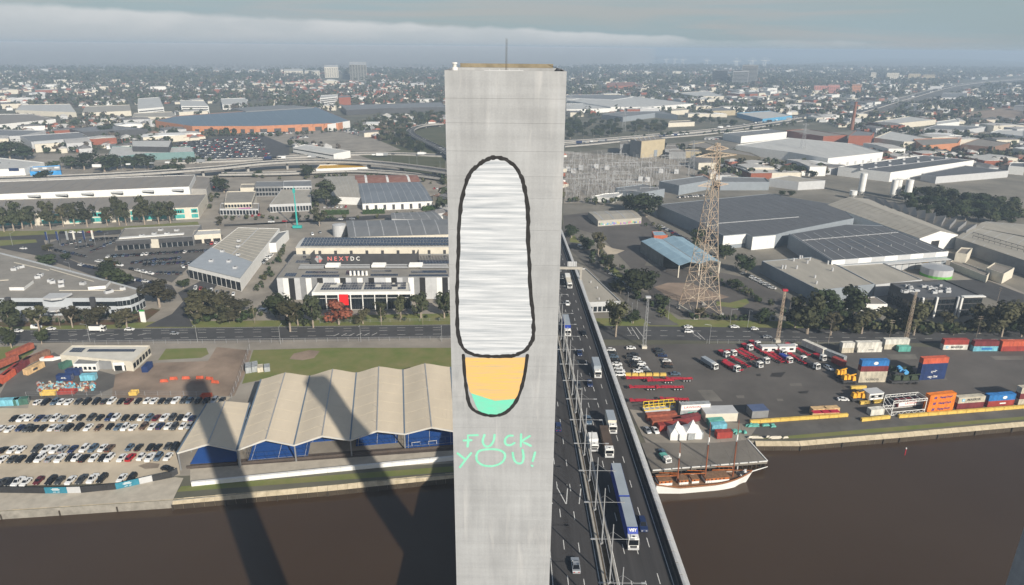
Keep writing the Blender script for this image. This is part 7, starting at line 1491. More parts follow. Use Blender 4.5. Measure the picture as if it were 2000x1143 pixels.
for lb, tg, x, y, c, kd, rz in (('white sedan parked alone at the top of the dock staff car park', 'R5', 230, 270, 'w', 'sedan', 1.6), ('dark blue sedan at the end of the yellow concrete blocks', 'R5', 610, 492, 'b', 'sedan', 1.6), ('silver sedan left of the white tents near the bridge', 'R5', 370, 978, 's', 'sedan', .2), ('white sedan with dark roof beside the silver one near the tents', 'R5', 438, 978, 'w', 'sedan', .2), ('white sports sedan alone in the yard near the yellow loader', 'R6', 380, 712, 'w', 'sedan', 1.5), ('white car between the trucks and the dark trailer', 'R6', 255, 445, 'w', 'wagon', .4), ('blue utility on the wharf close to the bridge parapet', 'S', 135, 590, 'b', 'pickup', .2),
       ('white sedan in the upper lane at the junction right of the bridge', 'R5', 722, 88, 'w', 'sedan', 1.6), ('white wagon just below the white sedan at the junction', 'R5', 724, 128, 'w', 'wagon', 1.6), ('white sedan on the main road in front of the pylon', 'R5', 1120, 88, 'w', 'sedan', 1.6), ('white and dark hatchback approaching on the main road right of the pylon', 'R5', 1288, 105, 'w', 'hatch', 1.6), ('grey sedan in the near lane of the main road above the trucks', 'R5', 1400, 176, 's', 'sedan', 1.6), ('silver hatchback in the near lanes of the left main road', '5', 1000, 97, 's', 'hatch', 1.6), ('white sedan on the left main road by the sign pylon', '5', 742, 73, 'w', 'sedan', 1.6), ('white coupe on the far lanes of the left main road', '5', 292, 70, 'w', 'sedan', 1.6), ('white van on the verge lane of the left main road', '5', 210, 62, 'w', 'van', 1.6), ('white sedan near the left edge of the main road', '5', 105, 82, 'w', 'sedan', 1.6),
       ('white delivery van in the shade of the data centre trees', '4', 318, 975, 'w', 'van', 1.2), ('white sedan crossing the junction near the roundabout grass', '3', 165, 595, 'w', 'sedan', 1.5), ('black car turning into the side street', '3', 1310, 895, 'k', 'sedan', 1.3), ('white van on the verge of the road beside the bridge', 'C', 520, 315, 'w', 'van', .4), ('white sedan parked below the big roadside tree', 'C', 690, 475, 'w', 'sedan', .7)):
 p = at(tg, x, y, GT); p.z = GT - .04; car(kd, c, p, rz, lb, 'cars on roads and yards')
G4 = 'cars parked along the road beside the bridge'
for k, (x, y, c) in enumerate(((905, 655, 'd'), (965, 695, 'w'), (1030, 755, 'b'), (1085, 795, 's'), (1150, 845, 'd'), (1215, 890, 'w'), (1180, 875, 'k'))): p = at('C', x, y, GT); p.z = GT - .04; car('sedan', c, p, .75, f'{PAINT[c][0]} sedan, {ords[k]} from the top along the roadside trees by the bridge', G4)
row_auto('R3', (745, 365), (945, 470), 11, 'wkrrwndw', 'the diagonal row behind the blue shed', 'cars behind the blue shed', .9, 61); row_auto('R3', (1335, 700), (1530, 800), 11, 'wkwwskw', 'the diagonal row beside the plant building', 'cars by the plant building', .9, 62); row_auto('R3', (880, 165), (1080, 150), 12, 'wkwwskdw', 'the row behind the grey warehouse parapet', 'cars behind the grey warehouse', .2, 63)
row_auto('R4', (395, 920), (440, 955), 4, 'w', 'the small lot by the white porch', 'cars by the porch', 1.2, 64)
# vehicles on the bridge deck
def bpos(tagc, x, y):
 z = 36.0
 for _ in range(8): p = at(tagc, x, y, z); z = bz(p.y)
 return Vector((p.x, p.y, z + .02))
BR = math.atan(.008)
for lb, tg, x, y, c, kd, out in (('silver blue sedan driving away on the left carriageway at the bottom', 'B', 360, 945, 's', 'sedan', 1), ('dark blue wagon right beside the long blue truck', 'B', 1095, 500, 'n', 'wagon', 0), ('blue sedan ahead of the small white truck on the bridge', '8', 265, 190, 'b', 'sedan', 0), ('dark blue car next to the tower on the left carriageway', '8', 88, 230, 'n', 'wagon', 1), ('dark blue hatchback left of the pale box truck', '7', 327, 972, 'n', 'hatch', 0), ('dark grey wagon in the inner lane among lamp posts', '7', 248, 990, 'd', 'wagon', 0), ('navy sedan in the inner lane ahead of the pale box truck', '7', 256, 758, 'n', 'sedan', 0), ('black sedan in the middle lane beside the blue and white truck', '7', 287, 620, 'k', 'sedan', 0), ('white hatchback behind the blue and white truck on the bridge', '7', 172, 410, 'w', 'hatch', 0)):
 p = bpos(tg, x, y); car(kd, c, p, BR + (PI if out else 0), lb, 'cars on the bridge')
M_CAB = flat('cab_white', (.72, .72, .70), .35)
def truck(name, label, pos, rz, boxes, cab=M_CAB, cabz=2.9, group=None, grille=True):
 """rigid truck or road train seen from the front: boxes = [(y0, y1, z0, z1, side material, top material)]"""
 t = thing(name, label, 'truck', tuple(pos), rz, group); w_ = 2.4
 def q(mb, nm, mt, par=None): return obj(nm, mb.mesh(nm, mt), par or t)
 m = MB(); m.v = [(-1.2, 0, .5), (1.2, 0, .5), (1.2, 2.1, .5), (-1.2, 2.1, .5), (-1.15, .18, cabz), (1.15, .18, cabz), (1.15, 2.1, cabz), (-1.15, 2.1, cabz)]; m.f = [(3, 2, 1, 0), (4, 5, 6, 7), (0, 1, 5, 4), (1, 2, 6, 5), (2, 3, 7, 6), (3, 0, 4, 7)]; m.m = [0] * 6; cb = q(m, 'cab', cab)
 m = MB(); m.face([(-1.05, .06, 1.65), (1.05, .06, 1.65), (1.02, .13, cabz - .3), (-1.02, .13, cabz - .3)]); m.face([(1.19, .35, 1.6), (1.19, 1.4, 1.6), (1.165, 1.4, cabz - .35), (1.165, .4, cabz - .35)]); m.face([(-1.19, 1.4, 1.6), (-1.19, .35, 1.6), (-1.165, .4, cabz - .35), (-1.165, 1.4, cabz - .35)]); [m.v.__setitem__(i, (v[0] * 1.02, v[1] - .03, v[2])) for i, v in enumerate(m.v)]; obj('windscreen', m.mesh('windscreen', M_TINT), cb)
 m = MB(); m.box((0, -.06, .75), (2.44, .2, .45)); obj('bumper', m.mesh('bumper', M_LGREY), cb); m = MB(); m.box((0, -.03, 1.3), (1.5, .08, .5)); obj('grille', m.mesh('grille', M_DGREY), cb)
 for s in (-1, 1): m = MB(); m.box((s * .9, -.03, 1.05), (.4, .1, .2)); obj('headlight', m.mesh('headlight', flat('lamp_lens', (.6, .6, .58), .2)), cb); m = MB(); m.box((s * 1.4, .1, 2.1), (.16, .2, .7)); obj('mirror', m.mesh('mirror', M_DGREY), cb)
 m = MB(); m.box((0, 1.0, cabz + .08), (1.2, 1.0, .15)); m.box((0, .7, cabz + .2), (.5, .4, .12), 0, 1); obj('roof_hatch', m.mesh('roof_hatch', [cab, M_DGREY]), cb)
 end = max(b[1] for b in boxes) if boxes else 6
 m = MB(); m.box((0, (2.15 + end) / 2, .8), (1.0, end - 2.15, .3)); q(m, 'chassis', M_DGREY)
 for y0, y1, z0, z1, sm, tm in boxes:
  m = MB(); m.box((0, (y0 + y1) / 2, (z0 + z1) / 2), (2.5, y1 - y0, z1 - z0)); q(m, 'trailer_body', sm); m = MB(); m.box((0, (y0 + y1) / 2, z1 + .035), (2.4, y1 - y0 - .1, .06)); q(m, 'trailer_roof', tm)
  m = MB(); m.box((0, y0 - .02, z1 - .12), (2.52, .06, .3)); q(m, 'front_rail', sm)
 ys = [1.0] + [y for b in boxes for y in (b[1] - 1.0, b[1] - 2.2, (b[0] + 1.2))]
 for y in ys:
  for s in (-1, 1): m = MB(); m.bar((s * .9, y, .52), (s * 1.22, y, .52), .5, 12); q(m, 'wheel', M_BLACK)
 return t
mVB = flat('truck_blue', (.02, .05, .30), .45); mSI = mat('trailer_silver', (.30, .34, .38), .5, var=.08); mTP = mat('brown_tarp', (.09, .065, .05), .85, var=.2)
vt = truck('semi_trailer', 'long blue and white double trailer truck coming towards the camera on the bridge', bpos('B', 995, 775), BR, [(2.9, 13.6, 1.1, 4.3, mVB, mSI), (14.2, 27.5, 1.1, 4.3, mVB, mSI)], cabz=3.3)
me = text_mesh('VISY', .85, .01, M_WHITE, .03); o = obj('lettering', me, vt, (0, 2.1, 4.03)); o.rotation_euler = (PI / 4, 0, 0); m = MB(); m.v = [(-1.15, 1.6, 3.4), (1.15, 1.6, 3.4), (1.15, 2.85, 3.4), (-1.15, 2.85, 3.4), (-1.15, 2.5, 4.35), (1.15, 2.5, 4.35), (1.15, 2.85, 4.35), (-1.15, 2.85, 4.35)]; m.f = [(3, 2, 1, 0), (4, 5, 6, 7), (0, 1, 5, 4), (1, 2, 6, 5), (2, 3, 7, 6), (3, 0, 4, 7)]; m.m = [0] * 6; obj('wind_deflector', m.mesh('wind_deflector', mVB), vt)
truck('box_truck', 'white truck with pale grey box on the bridge, right of the flat brown truck', bpos('8', 408, 268), BR, [(2.3, 8.4, .9, 3.5, M_CREAM, mSI)]); truck('tarp_truck', 'white cab truck with long brown tarpaulin load on the bridge', bpos('8', 388, 408), BR, [(2.5, 13.0, .9, 2.7, mTP, mTP)]); truck('small_truck', 'small white truck left of the brown tarpaulin truck', bpos('8', 300, 372), BR, [(2.1, 5.6, .8, 3.1, M_WHITE, M_WHITE)], cabz=2.4)
truck('box_truck', 'white cab truck with blue grey box further up the bridge', bpos('7', 385, 932), BR, [(2.3, 9.6, .9, 3.9, mSI, mSI)]); truck('semi_trailer', 'white truck with blue wind deflector and grey trailer near the tower edge', bpos('7', 176, 640), BR, [(2.9, 14.5, 1.1, 4.1, mVB, mSI)], cabz=3.1); truck('load_truck', 'white truck with mixed brown and white load under the sign gantry', bpos('C', 378, 895), BR, [(2.6, 7, .9, 2.6, M_WHITE, M_CREAM), (7.4, 11, .9, 2.4, mTP, M_CREAM), (11.5, 17, .9, 2.8, M_LGREY, M_WHITE)])
GP = 'parked trucks in the dock yard'
for x, y, rz, lb, bx_ in ((1345, 440, .35, 'white truck cab with mirrors in the centre of the parked truck row', []), (1402, 405, .35, 'white truck cab right behind the centre one in the parked row', []), (1600, 400, .35, 'white fronted navy truck in the parked row', [(2.4, 7, 1, 2.4, mVB, mVB)]), (1720, 390, .35, 'white truck right of the navy truck in the parked row', []), (1835, 455, .35, 'long nosed white truck under the tall white trailer', [(3, 9, .9, 1.6, M_DGREY, M_DGREY)]), (1120, 340, .35, 'white truck cab at the left of the parked red trailers', [(2.3, 6, .9, 1.3, M_TRED, M_TRED)]), (960, 455, .42, 'grey bulk tanker truck left of the parked row', [(2.4, 9.5, 1.1, 2.9, mSI, mSI)]), (1150, 475, .42, 'white fronted red trailer truck nearest the camera', [(2.3, 10, .9, 1.4, M_TRED, M_TRED)])):
 truck('parked_truck', lb, at('R5', x, y, GT), rz, bx_, group=GP)
for x, y, k in ((1260, 290, 'behind the first red trailers'), (1325, 262, 'left of the site cabins'), (1640, 285, 'right of the site cabins'), (1545, 335, 'in front of the right site cabin'), (1890, 380, 'beside the tall white trailer'), (1060, 350, 'behind the nearest red trailer truck')):
 truck('parked_truck', f'small white truck cab with dark deck {k}', at('R5', x, y, GT), .35, [(2.3, 6.5, .9, 1.5, M_DGREY, M_TRED)], group=GP)
truck('delivery_truck', 'white truck with dark open tray on the left main road', at('5', 605, 80, GT), PI / 2, [(2.2, 7.5, .9, 3.2, M_WHITE, M_DGREY)], group='trucks on the main road') ; truck('tow_truck', 'small teal and white truck on the wharf beside the blue utility', at('S', 195, 690, GT), .3, [(2.2, 5, .8, 1.6, CM['teal'], CM['teal'])], cabz=2.2)
tt = container('tall white trailer box standing among trucks by the road fence', at('R5', 1795, 275, GT + 1.1), .5 + PI / 2, 'white', 12.19, 2.9); container('grey trailer box left of the four high container stack', at('R6', 290, 340, GT + 1), .6 + PI / 2 + PI, 'grey', 12.19, 2.6); container('dull red short box behind the forklift', at('R6', 340, 400, GT + .6), .5 - PI / 2, 'red', 6.06, 2.6)
# far parked cars: too many and too small to count
r = random.Random(11); m = MB(); fm = [PAINT[c][1] for c in 'wkdsnbr']
def lot(tagc, a, b, c, d, rows, n, fill=.85):
 P = [at(tagc, *q, GZ + .35) for q in (a, b, c, d)]
 for j in range(rows):
  for k in range(n):
   if r.random() > fill: continue
   u, v = (k + .5) / n, (j + .5) / rows; p = P[0].lerp(P[1], u).lerp(P[3].lerp(P[2], u), v); z = r.choice([0, 0, 0, 1, 1, 2, 3, 3, 4, 5, 6]); m.box((p.x, p.y, p.z + .5), (1.8, 4.5, .8), .1, z); m.box((p.x, p.y, p.z + 1.18), (1.6, 2.4, .55), .1, 1, taper=.8)
lot('L1', (1150, 1055), (1800, 1050), (1700, 900), (1180, 930), 11, 40, .7); lot('L2', (10, 750), (400, 740), (400, 715), (20, 725), 3, 40); lot('L2', (350, 785), (500, 775), (490, 758), (360, 765), 2, 18); lot('L2', (860, 750), (960, 745), (850, 695), (750, 710), 5, 16); lot('R2', (1350, 930), (1753, 950), (1753, 890), (1380, 880), 6, 34, .8); lot('R2', (1000, 900), (1300, 930), (1350, 905), (1050, 880), 3, 26, .7); lot('R1', (1120, 815), (1260, 810), (1250, 790), (1130, 795), 3, 18); lot('R1', (480, 445), (1000, 445), (980, 410), (540, 415), 4, 60, .7); lot('F', (405, 372), (440, 372), (445, 352), (412, 352), 5, 7)
tag(obj('distant_parked_cars', m.mesh('distant_parked_cars', fm)), None, None, None, 'stuff')
# freeway traffic
m = MB()
for tg, a, b, n in (('F', (350, 318), (870, 303), 16), ('R1', (120, 845), (1100, 768), 16), ('R1', (1180, 735), (1829, 650), 20), ('L2', (1400, 780), (1580, 880), 5), ('F', (30, 348), (420, 328), 9), ('R2', (420, 625), (1300, 400), 26)):
 for k in range(n): u = r.random(); p = at(tg, a[0] + (b[0] - a[0]) * u, a[1] + (b[1] - a[1]) * u - 3, GZ + 3); big = r.random() < .2; m.box((p.x, p.y, GZ + 4.4 + (9 - 3 if tg == 'F' and b[0] == 420 else 0)), (9 if big else 4.4, 2.2, 3.0 if big else 1.4), .1, r.choice([0, 0, 0, 1, 3, 3, 4]))
tag(obj('freeway_traffic', m.mesh('freeway_traffic', fm)), None, None, None, 'stuff')
print('cars', NCAR[0])
# ================================================================ trees
def leafm(name, c, v=.35): return mat(name, c, .85, var=v, scale=.9, spec=.2, objrand=.38, detail=3)
LEAF = [leafm('gum_leaf', (.047, .052, .026)), leafm('dark_leaf', (.030, .041, .017)), leafm('olive_leaf', (.062, .060, .031)), leafm('autumn_leaf', (.17, .06, .035))]
M_BARK = mat('pale_bark', (.30, .25, .20), .9, var=.25, scale=1.5)
def crown_mesh(seed, lm, n=520, gum=True, wide=1.0):
 """crown of a tree 10 m tall: leaf clumps around limb ends, with gaps"""
 r = random.Random(seed); m = MB(); blobs = []
 for k in range(13 if gum else 10):
  a = r.random() * 2 * PI; rad = r.uniform(.2, 2.5) * wide; z = r.uniform(3.6, 8.7) if gum else r.uniform(2.2, 8.2); blobs.append((math.cos(a) * rad, math.sin(a) * rad, z, r.uniform(1.1, 1.8) * (.92 if gum else 1.2)))
 for k in range(n):
  x, y, z, s = blobs[r.randrange(len(blobs))]; q = Vector((r.gauss(0, 1), r.gauss(0, 1), r.gauss(0, .75))).normalized() * s * (r.random() ** .4); c = Vector((x, y, z)) + q
  nn = (q + Vector((r.uniform(-.6, .6), r.uniform(-.6, .6), r.uniform(-.2, .8)))).normalized(); e = nn.orthogonal().normalized(); f = nn.cross(e); t = r.random() * 6.28; e, f = e * math.cos(t) + f * math.sin(t), f * math.cos(t) - e * math.sin(t); w = r.uniform(.24, .58)
  m.face([c + e * w, c + f * w * .7, c - e * w, c - f * w * .8])
 return m.mesh('crown', lm), blobs
TREES = []
for i, (lm, gum, wd) in enumerate(((0, True, 1), (0, True, 1.15), (1, False, 1), (1, False, 1.2), (2, True, 1), (2, False, 1.1), (3, False, 1.1), (0, True, .75))):
 cm, bl = crown_mesh(100 + i, LEAF[lm], 900, gum, wd); p = thing('tree', '', 'tree', link=False); kid(p, 'crown', cm, None); m = MB(); m.bar((0, 0, -.3), (.1, .05, 4.2), .28, 7, r2=.2)
 for x, y, z, s in bl[:7]: m.bar((.1, .05, 3.4), (x, y, z), .13, 5, r2=.04)
 kid(p, 'trunk', m, M_BARK); TREES.append(p)
NT = [0]
def pix_h(tagc, x, yb, yt):
 p = at(tagc, x, yb); s = CROP[tagc][2]; h = 1.0; target = (yb - yt) / s
 for z in range(1, 60):
  c = Vector((p.x, p.y, GZ + z * .5 - CAM_H)); v = Vector((c.dot(Vector((_rt.x, _fh.x, _up.x))), c.dot(Vector((_rt.y, _fh.y, _up.y))), c.dot(Vector((_rt.z, _fh.z, _up.z)))))
  c0 = Vector((p.x, p.y, GZ - CAM_H)); v0 = Vector((c0.dot(Vector((_rt.x, _fh.x, _up.x))), c0.dot(Vector((_rt.y, _fh.y, _up.y))), c0.dot(Vector((_rt.z, _fh.z, _up.z)))))
  if FOC * (v0.y / v0.z - v.y / v.z) >= target: return p, z * .5, v0.z
 return p, 20, 400
def tree(tagc, x, yb, yt, wpx, kind, label, group):
 p, h, d = pix_h(tagc, x, yb, yt); s = h / 9.4; wm = wpx / CROP[tagc][2] * d / FOC; sx = max(.55, min(1.7, wm / (5.6 * s))); NT[0] += 1; p.z = GZ + .1
 return stamp(TREES[kind], p, rnd.uniform(0, 6.28), label, group, (s * sx, s * sx, s))
KD = ['tall thin crowned gum tree', 'broad gum tree', 'dense dark evergreen tree', 'wide dark evergreen tree', 'olive gum tree', 'rounded olive tree', 'rust red autumn tree', 'narrow gum tree']
def trees(tagc, lst, where, group):
 lst = sorted(lst, key=lambda q: q[0])
 for k, (x, yb, yt, wd, kd) in enumerate(lst): tree(tagc, x, yb, yt, wd, kd, f'{KD[kd]}, {ords[min(k, 39)]} from the left {where}', group)
trees('F', [(567, 648, 590, 42, 4), (545, 622, 563, 50, 2), (612, 640, 575, 38, 0), (662, 634, 583, 44, 6), (709, 633, 610, 30, 5), (745, 629, 590, 30, 7), (783, 624, 582, 27, 7), (822, 622, 570, 40, 0), (868, 622, 570, 36, 0), (882, 604, 560, 26, 2), (582, 636, 585, 30, 2)], 'before the data centre', 'trees along the data centre verge')
trees('F', [(395, 622, 570, 50, 4), (425, 625, 572, 46, 4), (455, 626, 585, 42, 5), (408, 603, 565, 44, 3), (470, 618, 588, 34, 5), (384, 632, 590, 34, 4), (440, 628, 595, 38, 5)], 'in the clump by the side street', 'trees in the clump by the side street')
trees('F', [(312, 600, 553, 62, 5), (238, 562, 520, 66, 3), (208, 545, 512, 44, 3), (90, 522, 492, 46, 2), (358, 563, 543, 38, 2), (214, 518, 505, 24, 5), (128, 508, 494, 16, 2), (92, 490, 478, 22, 5)], 'around the curved office', 'trees around the curved office')
trees('F', [(26, 655, 585, 44, 0), (78, 650, 600, 40, 4), (82, 672, 640, 22, 2), (23, 680, 632, 26, 2), (142, 640, 600, 30, 4), (192, 645, 600, 36, 5), (248, 640, 605, 36, 4), (232, 642, 615, 22, 5), (148, 628, 606, 24, 4)], 'along the curved office front', 'trees before the curved office')
trees('3', [(-60, 470, 300, 110, 0), (30, 475, 290, 95, 0), (100, 470, 270, 110, 1), (160, 455, 275, 110, 1), (225, 450, 290, 90, 0), (355, 460, 245, 100, 0), (445, 440, 300, 80, 4), (520, 432, 262, 95, 0), (610, 440, 268, 110, 1), (750, 432, 295, 75, 0), (835, 430, 235, 90, 7), (882, 430, 262, 75, 0), (1010, 425, 226, 115, 1), (1110, 420, 255, 95, 0), (1190, 415, 255, 95, 0), (340, 610, 570, 70, 5)], 'before the turquoise warehouse', 'gum trees before the turquoise warehouse')
trees('F', [(165, 332, 297, 52, 3), (205, 336, 300, 46, 3), (230, 332, 298, 36, 2), (262, 330, 300, 36, 2), (290, 330, 295, 42, 2), (318, 345, 318, 28, 2), (350, 345, 314, 30, 2), (80, 362, 333, 34, 3), (447, 338, 322, 22, 2), (438, 376, 347, 32, 3), (638, 399, 353, 46, 1), (624, 442, 408, 26, 1), (602, 345, 318, 28, 2), (140, 330, 305, 36, 3), (20, 312, 275, 50, 3), (50, 312, 278, 46, 2), (0, 310, 272, 40, 2), (340, 268, 250, 26, 2), (205, 265, 240, 30, 2), (430, 440, 425, 18, 5), (876, 410, 385, 22, 2), (580, 430, 416, 18, 5), (655, 405, 380, 26, 2), (505, 345, 330, 20, 2)], 'among the left sheds and freeway', 'trees among the left sheds')
trees('F', [(1116, 465, 437, 28, 2), (1147, 487, 463, 28, 3), (1168, 503, 455, 26, 4), (1185, 515, 495, 24, 2), (1188, 530, 505, 24, 4), (1248, 577, 515, 50, 2), (1228, 560, 525, 34, 3), (1262, 560, 530, 30, 3), (1200, 566, 545, 22, 2), (1240, 420, 376, 52, 3), (1262, 424, 380, 42, 3), (1222, 408, 380, 36, 3), (1415, 506, 471, 32, 2), (1456, 534, 491, 36, 2), (1362, 478, 448, 26, 3), (1355, 492, 468, 20, 2), (1202, 658, 590, 40, 5), (1236, 632, 603, 26, 2), (1212, 575, 560, 14, 5), (1295, 600, 573, 32, 2), (1366, 622, 602, 28, 4), (1484, 632, 603, 38, 3), (1440, 565, 545, 24, 3)], 'between the bridge and the plant building', 'trees right of the bridge')
trees('F', [(1576, 652, 574, 62, 1), (1621, 618, 563, 50, 3), (1666, 622, 552, 50, 2), (1682, 652, 610, 48, 5), (1622, 655, 613, 34, 4), (1730, 642, 602, 40, 4), (1784, 655, 595, 46, 5), (1912, 652, 598, 44, 4), (1955, 658, 595, 54, 5), (1994, 658, 608, 44, 5), (1862, 655, 638, 20, 2), (1590, 628, 580, 44, 2), (1698, 625, 600, 26, 2), (1845, 640, 612, 28, 4), (1755, 640, 610, 28, 4), (1650, 640, 600, 30, 2), (1552, 640, 592, 34, 1), (1935, 640, 605, 36, 5), (1975, 645, 605, 36, 2), (2030, 655, 600, 50, 5)], 'along the dock road', 'street trees along the dock road')
r = random.Random(21)
trees('R4', [(880 + (k % 9) * 82 + r.uniform(-25, 25), 235 + (k // 9) * 50 + (k % 9) * 9 + r.uniform(-12, 12), 130 + (k // 9) * 52 + (k % 9) * 9, r.uniform(70, 110), r.choice([2, 3, 1, 2])) for k in range(27)], 'in the grove right of the silos', 'trees right of the silos')
trees('R4', [(40, 70, 0, 70, 2), (110, 80, 5, 80, 3), (170, 75, 10, 80, 2), (220, 95, 40, 60, 3), (20, 210, 170, 70, 2), (80, 215, 175, 70, 3), (430, 400, 340, 40, 2), (600, 20, -20, 40, 2)], 'around the white warehouse', 'trees around the white warehouse')
def grove(tagc, poly, n, h, kinds_, where, group, seed):
 r = random.Random(seed); xs = [q[0] for q in poly]; ys = [q[1] for q in poly]; c = 0; lst = []
 def inside(x, y):
  k = False
  for (x0, y0), (x1, y1) in zip(poly, poly[1:] + poly[:1]):
   if (y0 > y) != (y1 > y) and x < (x1 - x0) * (y - y0) / (y1 - y0) + x0: k = not k
  return k
 while c < n:
  x, y = r.uniform(min(xs), max(xs)), r.uniform(min(ys), max(ys))
  if inside(x, y): lst.append((x, y, r.choice(kinds_), r.uniform(.75, 1.25) * h)); c += 1
 lst.sort(key=lambda q: q[0])
 for i, (x, y, kd, hh) in enumerate(lst):
  p = at(tagc, x, y); p.z = GZ + .1; NT[0] += 1; stamp(TREES[kd], p, r.uniform(0, 6.28), f'dark bushy tree in the {where}, {ords[i] if i < 40 else str(i + 1) + "th"} from left', group, (hh / 9.4 * 1.5, hh / 9.4 * 1.5, hh / 9.4))
grove('L2', [(960, 690), (1150, 600), (1330, 580), (1600, 600), (1600, 660), (1430, 680), (1300, 720), (1400, 860), (1400, 900), (1250, 860)], 85, 11, [2, 3, 2, 5], 'wood inside the freeway loop', 'trees in the freeway loop wood', 3)
grove('R1', [(90, 690), (480, 690), (500, 780), (300, 800), (90, 815)], 45, 12, [2, 3, 2], 'wood behind the right freeway', 'trees behind the freeway', 4); grove('R1', [(540, 700), (840, 700), (840, 750), (560, 765)], 26, 11, [2, 3, 5], 'second wood behind the right freeway', 'trees of the second freeway wood', 5); grove('R1', [(1040, 660), (1100, 650), (1400, 690), (1350, 715), (1050, 700)], 14, 10, [2, 3], 'roadside wood before the retail shed', 'trees before the retail shed', 6)
print('trees', NT[0])
# small shrubs and garden trees that fill the gaps between the yards
sm_ = MB(); r = random.Random(91)
def shrubs(tg, pts, n, s0, s1, spread):
 P = [at(tg, *p) for p in pts]; sg = list(zip(P[:-1], P[1:])); L_ = [(b - a).length for a, b in sg]
 for _ in range(n):
  a, b = r.choices(sg, L_)[0]; c0 = a.lerp(b, r.random()); s = r.uniform(s0, s1); c0 = c0 + Vector((r.gauss(0, spread), r.gauss(0, spread), s * 1.1)); mi = r.choice([0, 1, 1, 2])
  for k in range(26):
   q = Vector((r.gauss(0, 1), r.gauss(0, 1), r.gauss(0, .9))).normalized(); c = c0 + q * s * r.uniform(.4, 1); e = q.orthogonal().normalized(); f = q.cross(e); w_ = s * r.uniform(.25, .5); sm_.face([c + e * w_, c + f * w_, c - e * w_ * .9, c - f * w_ * .9], mi)
for a in (('F', [(0, 330), (200, 325), (420, 318)], 40, 2, 4.5, 4), ('F', [(300, 262), (520, 268), (700, 255)], 45, 2, 4, 6), ('F', [(0, 262), (180, 240), (330, 270)], 60, 2.5, 5, 9), ('F', [(120, 300), (240, 260), (380, 250)], 50, 2.5, 5, 8), ('F', [(430, 345), (560, 350), (690, 345), (860, 360)], 40, 1.5, 3, 3), ('F', [(420, 430), (560, 428), (700, 428), (870, 420)], 40, 1, 2.4, 2), ('F', [(410, 410), (425, 350)], 10, 2, 4, 2), ('F', [(520, 440), (612, 425), (618, 370)], 14, 1.5, 3, 2), ('F', [(860, 330), (880, 420)], 16, 2, 4, 3), ('F', [(500, 570), (560, 480)], 26, 1, 2.2, 2), ('F', [(0, 630), (140, 632), (285, 612)], 26, 1, 2, 2), ('F', [(370, 625), (500, 622)], 30, 1.5, 3, 3), ('F', [(550, 632), (880, 622)], 22, 1, 1.8, 2),
   ('F', [(1110, 395), (1180, 400), (1290, 372), (1420, 366)], 44, 1.5, 4, 4), ('F', [(1270, 440), (1340, 500), (1390, 540)], 26, 1.2, 2.6, 2), ('F', [(1140, 470), (1190, 530), (1260, 590), (1300, 612)], 40, 1.2, 2.8, 3), ('F', [(1400, 545), (1480, 590), (1560, 625)], 26, 1, 2.2, 2), ('F', [(1300, 620), (1560, 632)], 26, 1, 2, 1.5), ('F', [(1560, 640), (1760, 645), (2000, 650)], 60, 1.6, 3.4, 3), ('F', [(1420, 300), (1520, 325), (1600, 335)], 26, 2, 4, 5), ('F', [(1230, 268), (1400, 262), (1640, 232)], 60, 2, 4.5, 5), ('F', [(1660, 240), (1800, 230), (1960, 250)], 60, 2.5, 5, 9), ('F', [(1760, 300), (1880, 320), (2000, 300)], 70, 2.5, 5, 9), ('F', [(1500, 215), (1700, 205), (1950, 200)], 80, 3, 6, 12), ('F', [(1110, 232), (1200, 225), (1480, 205)], 70, 3, 6, 12), ('F', [(1800, 380), (1900, 400), (2000, 430)], 60, 3, 5, 8)):
 shrubs(*a)
tag(obj('shrubbery', sm_.mesh('shrubbery', LEAF[:3])), None, None, None, 'stuff')
# ================================================================ poles, gantry, substation
def pole(label, tagc, x, yb, h, arm=2.5, mt=M_STEEL, kind='street_light', cat='street light', group='street lights', r=.11):
 k = (kind, h, arm)
 if k not in POLES:
  p = thing(kind, '', cat, link=False); m = MB(); m.bar((0, 0, -.2), (0, 0, h), r, 6, r2=r * .55); kid(p, 'pole', m, mt)
  if arm: m = MB(); m.bar((0, 0, h - .1), (arm, 0, h + .3), .06, 5); kid(p, 'arm', m, mt); m = MB(); m.box((arm + .3, 0, h + .3), (.8, .3, .14)); kid(p, 'lantern', m, mt)
  else:
   m = MB()
   for z in (.6, 1.6): m.box((0, 0, h - z), (2.4, .12, .14))
   kid(p, 'cross_bar', m, mt)
  POLES[k] = p
 q = at(tagc, x, yb); q.z = GZ + .1; return stamp(POLES[k], q, rnd.choice([1.4, -1.5, 0, 3.1]), label, group)
POLES = {}
def poles(tagc, pts, h, where, **k):
 for i, (x, y) in enumerate(pts): pole(f'{k.get("adj", "thin grey street light")}, {ords[i]} from the left {where}', tagc, x, y, h, **{a: b for a, b in k.items() if a != 'adj'})
poles('F', [(12, 672), (176, 668), (386, 668), (548, 672), (705, 668), (863, 668)], 9, 'along the left near kerb')
poles('F', [(28, 628), (118, 640), (449, 632), (498, 632), (612, 636), (745, 636), (826, 634)], 10, 'on the left far verge', kind='power_pole', cat='power pole', adj='wooden power pole with cross bars', arm=0, group='power poles', mt=M_BARK)
poles('F', [(1243, 618), (1305, 625), (1425, 640), (1460, 640), (1255, 668), (1385, 672), (1225, 610), (1233, 632)], 10, 'around the junction right of the bridge', group='junction lights')
poles('F', [(1540, 620), (1735, 668), (1618, 668), (1906, 660), (1840, 600), (1945, 600)], 12, 'along the dock road', kind='power_pole', cat='power pole', adj='wooden power pole', arm=0, group='power poles', mt=M_BARK)
poles('F', [(25, 480), (72, 445), (208, 480), (140, 540), (280, 560), (420, 470), (330, 590), (560, 445)], 9, 'on the dealer streets', group='dealer street lights')
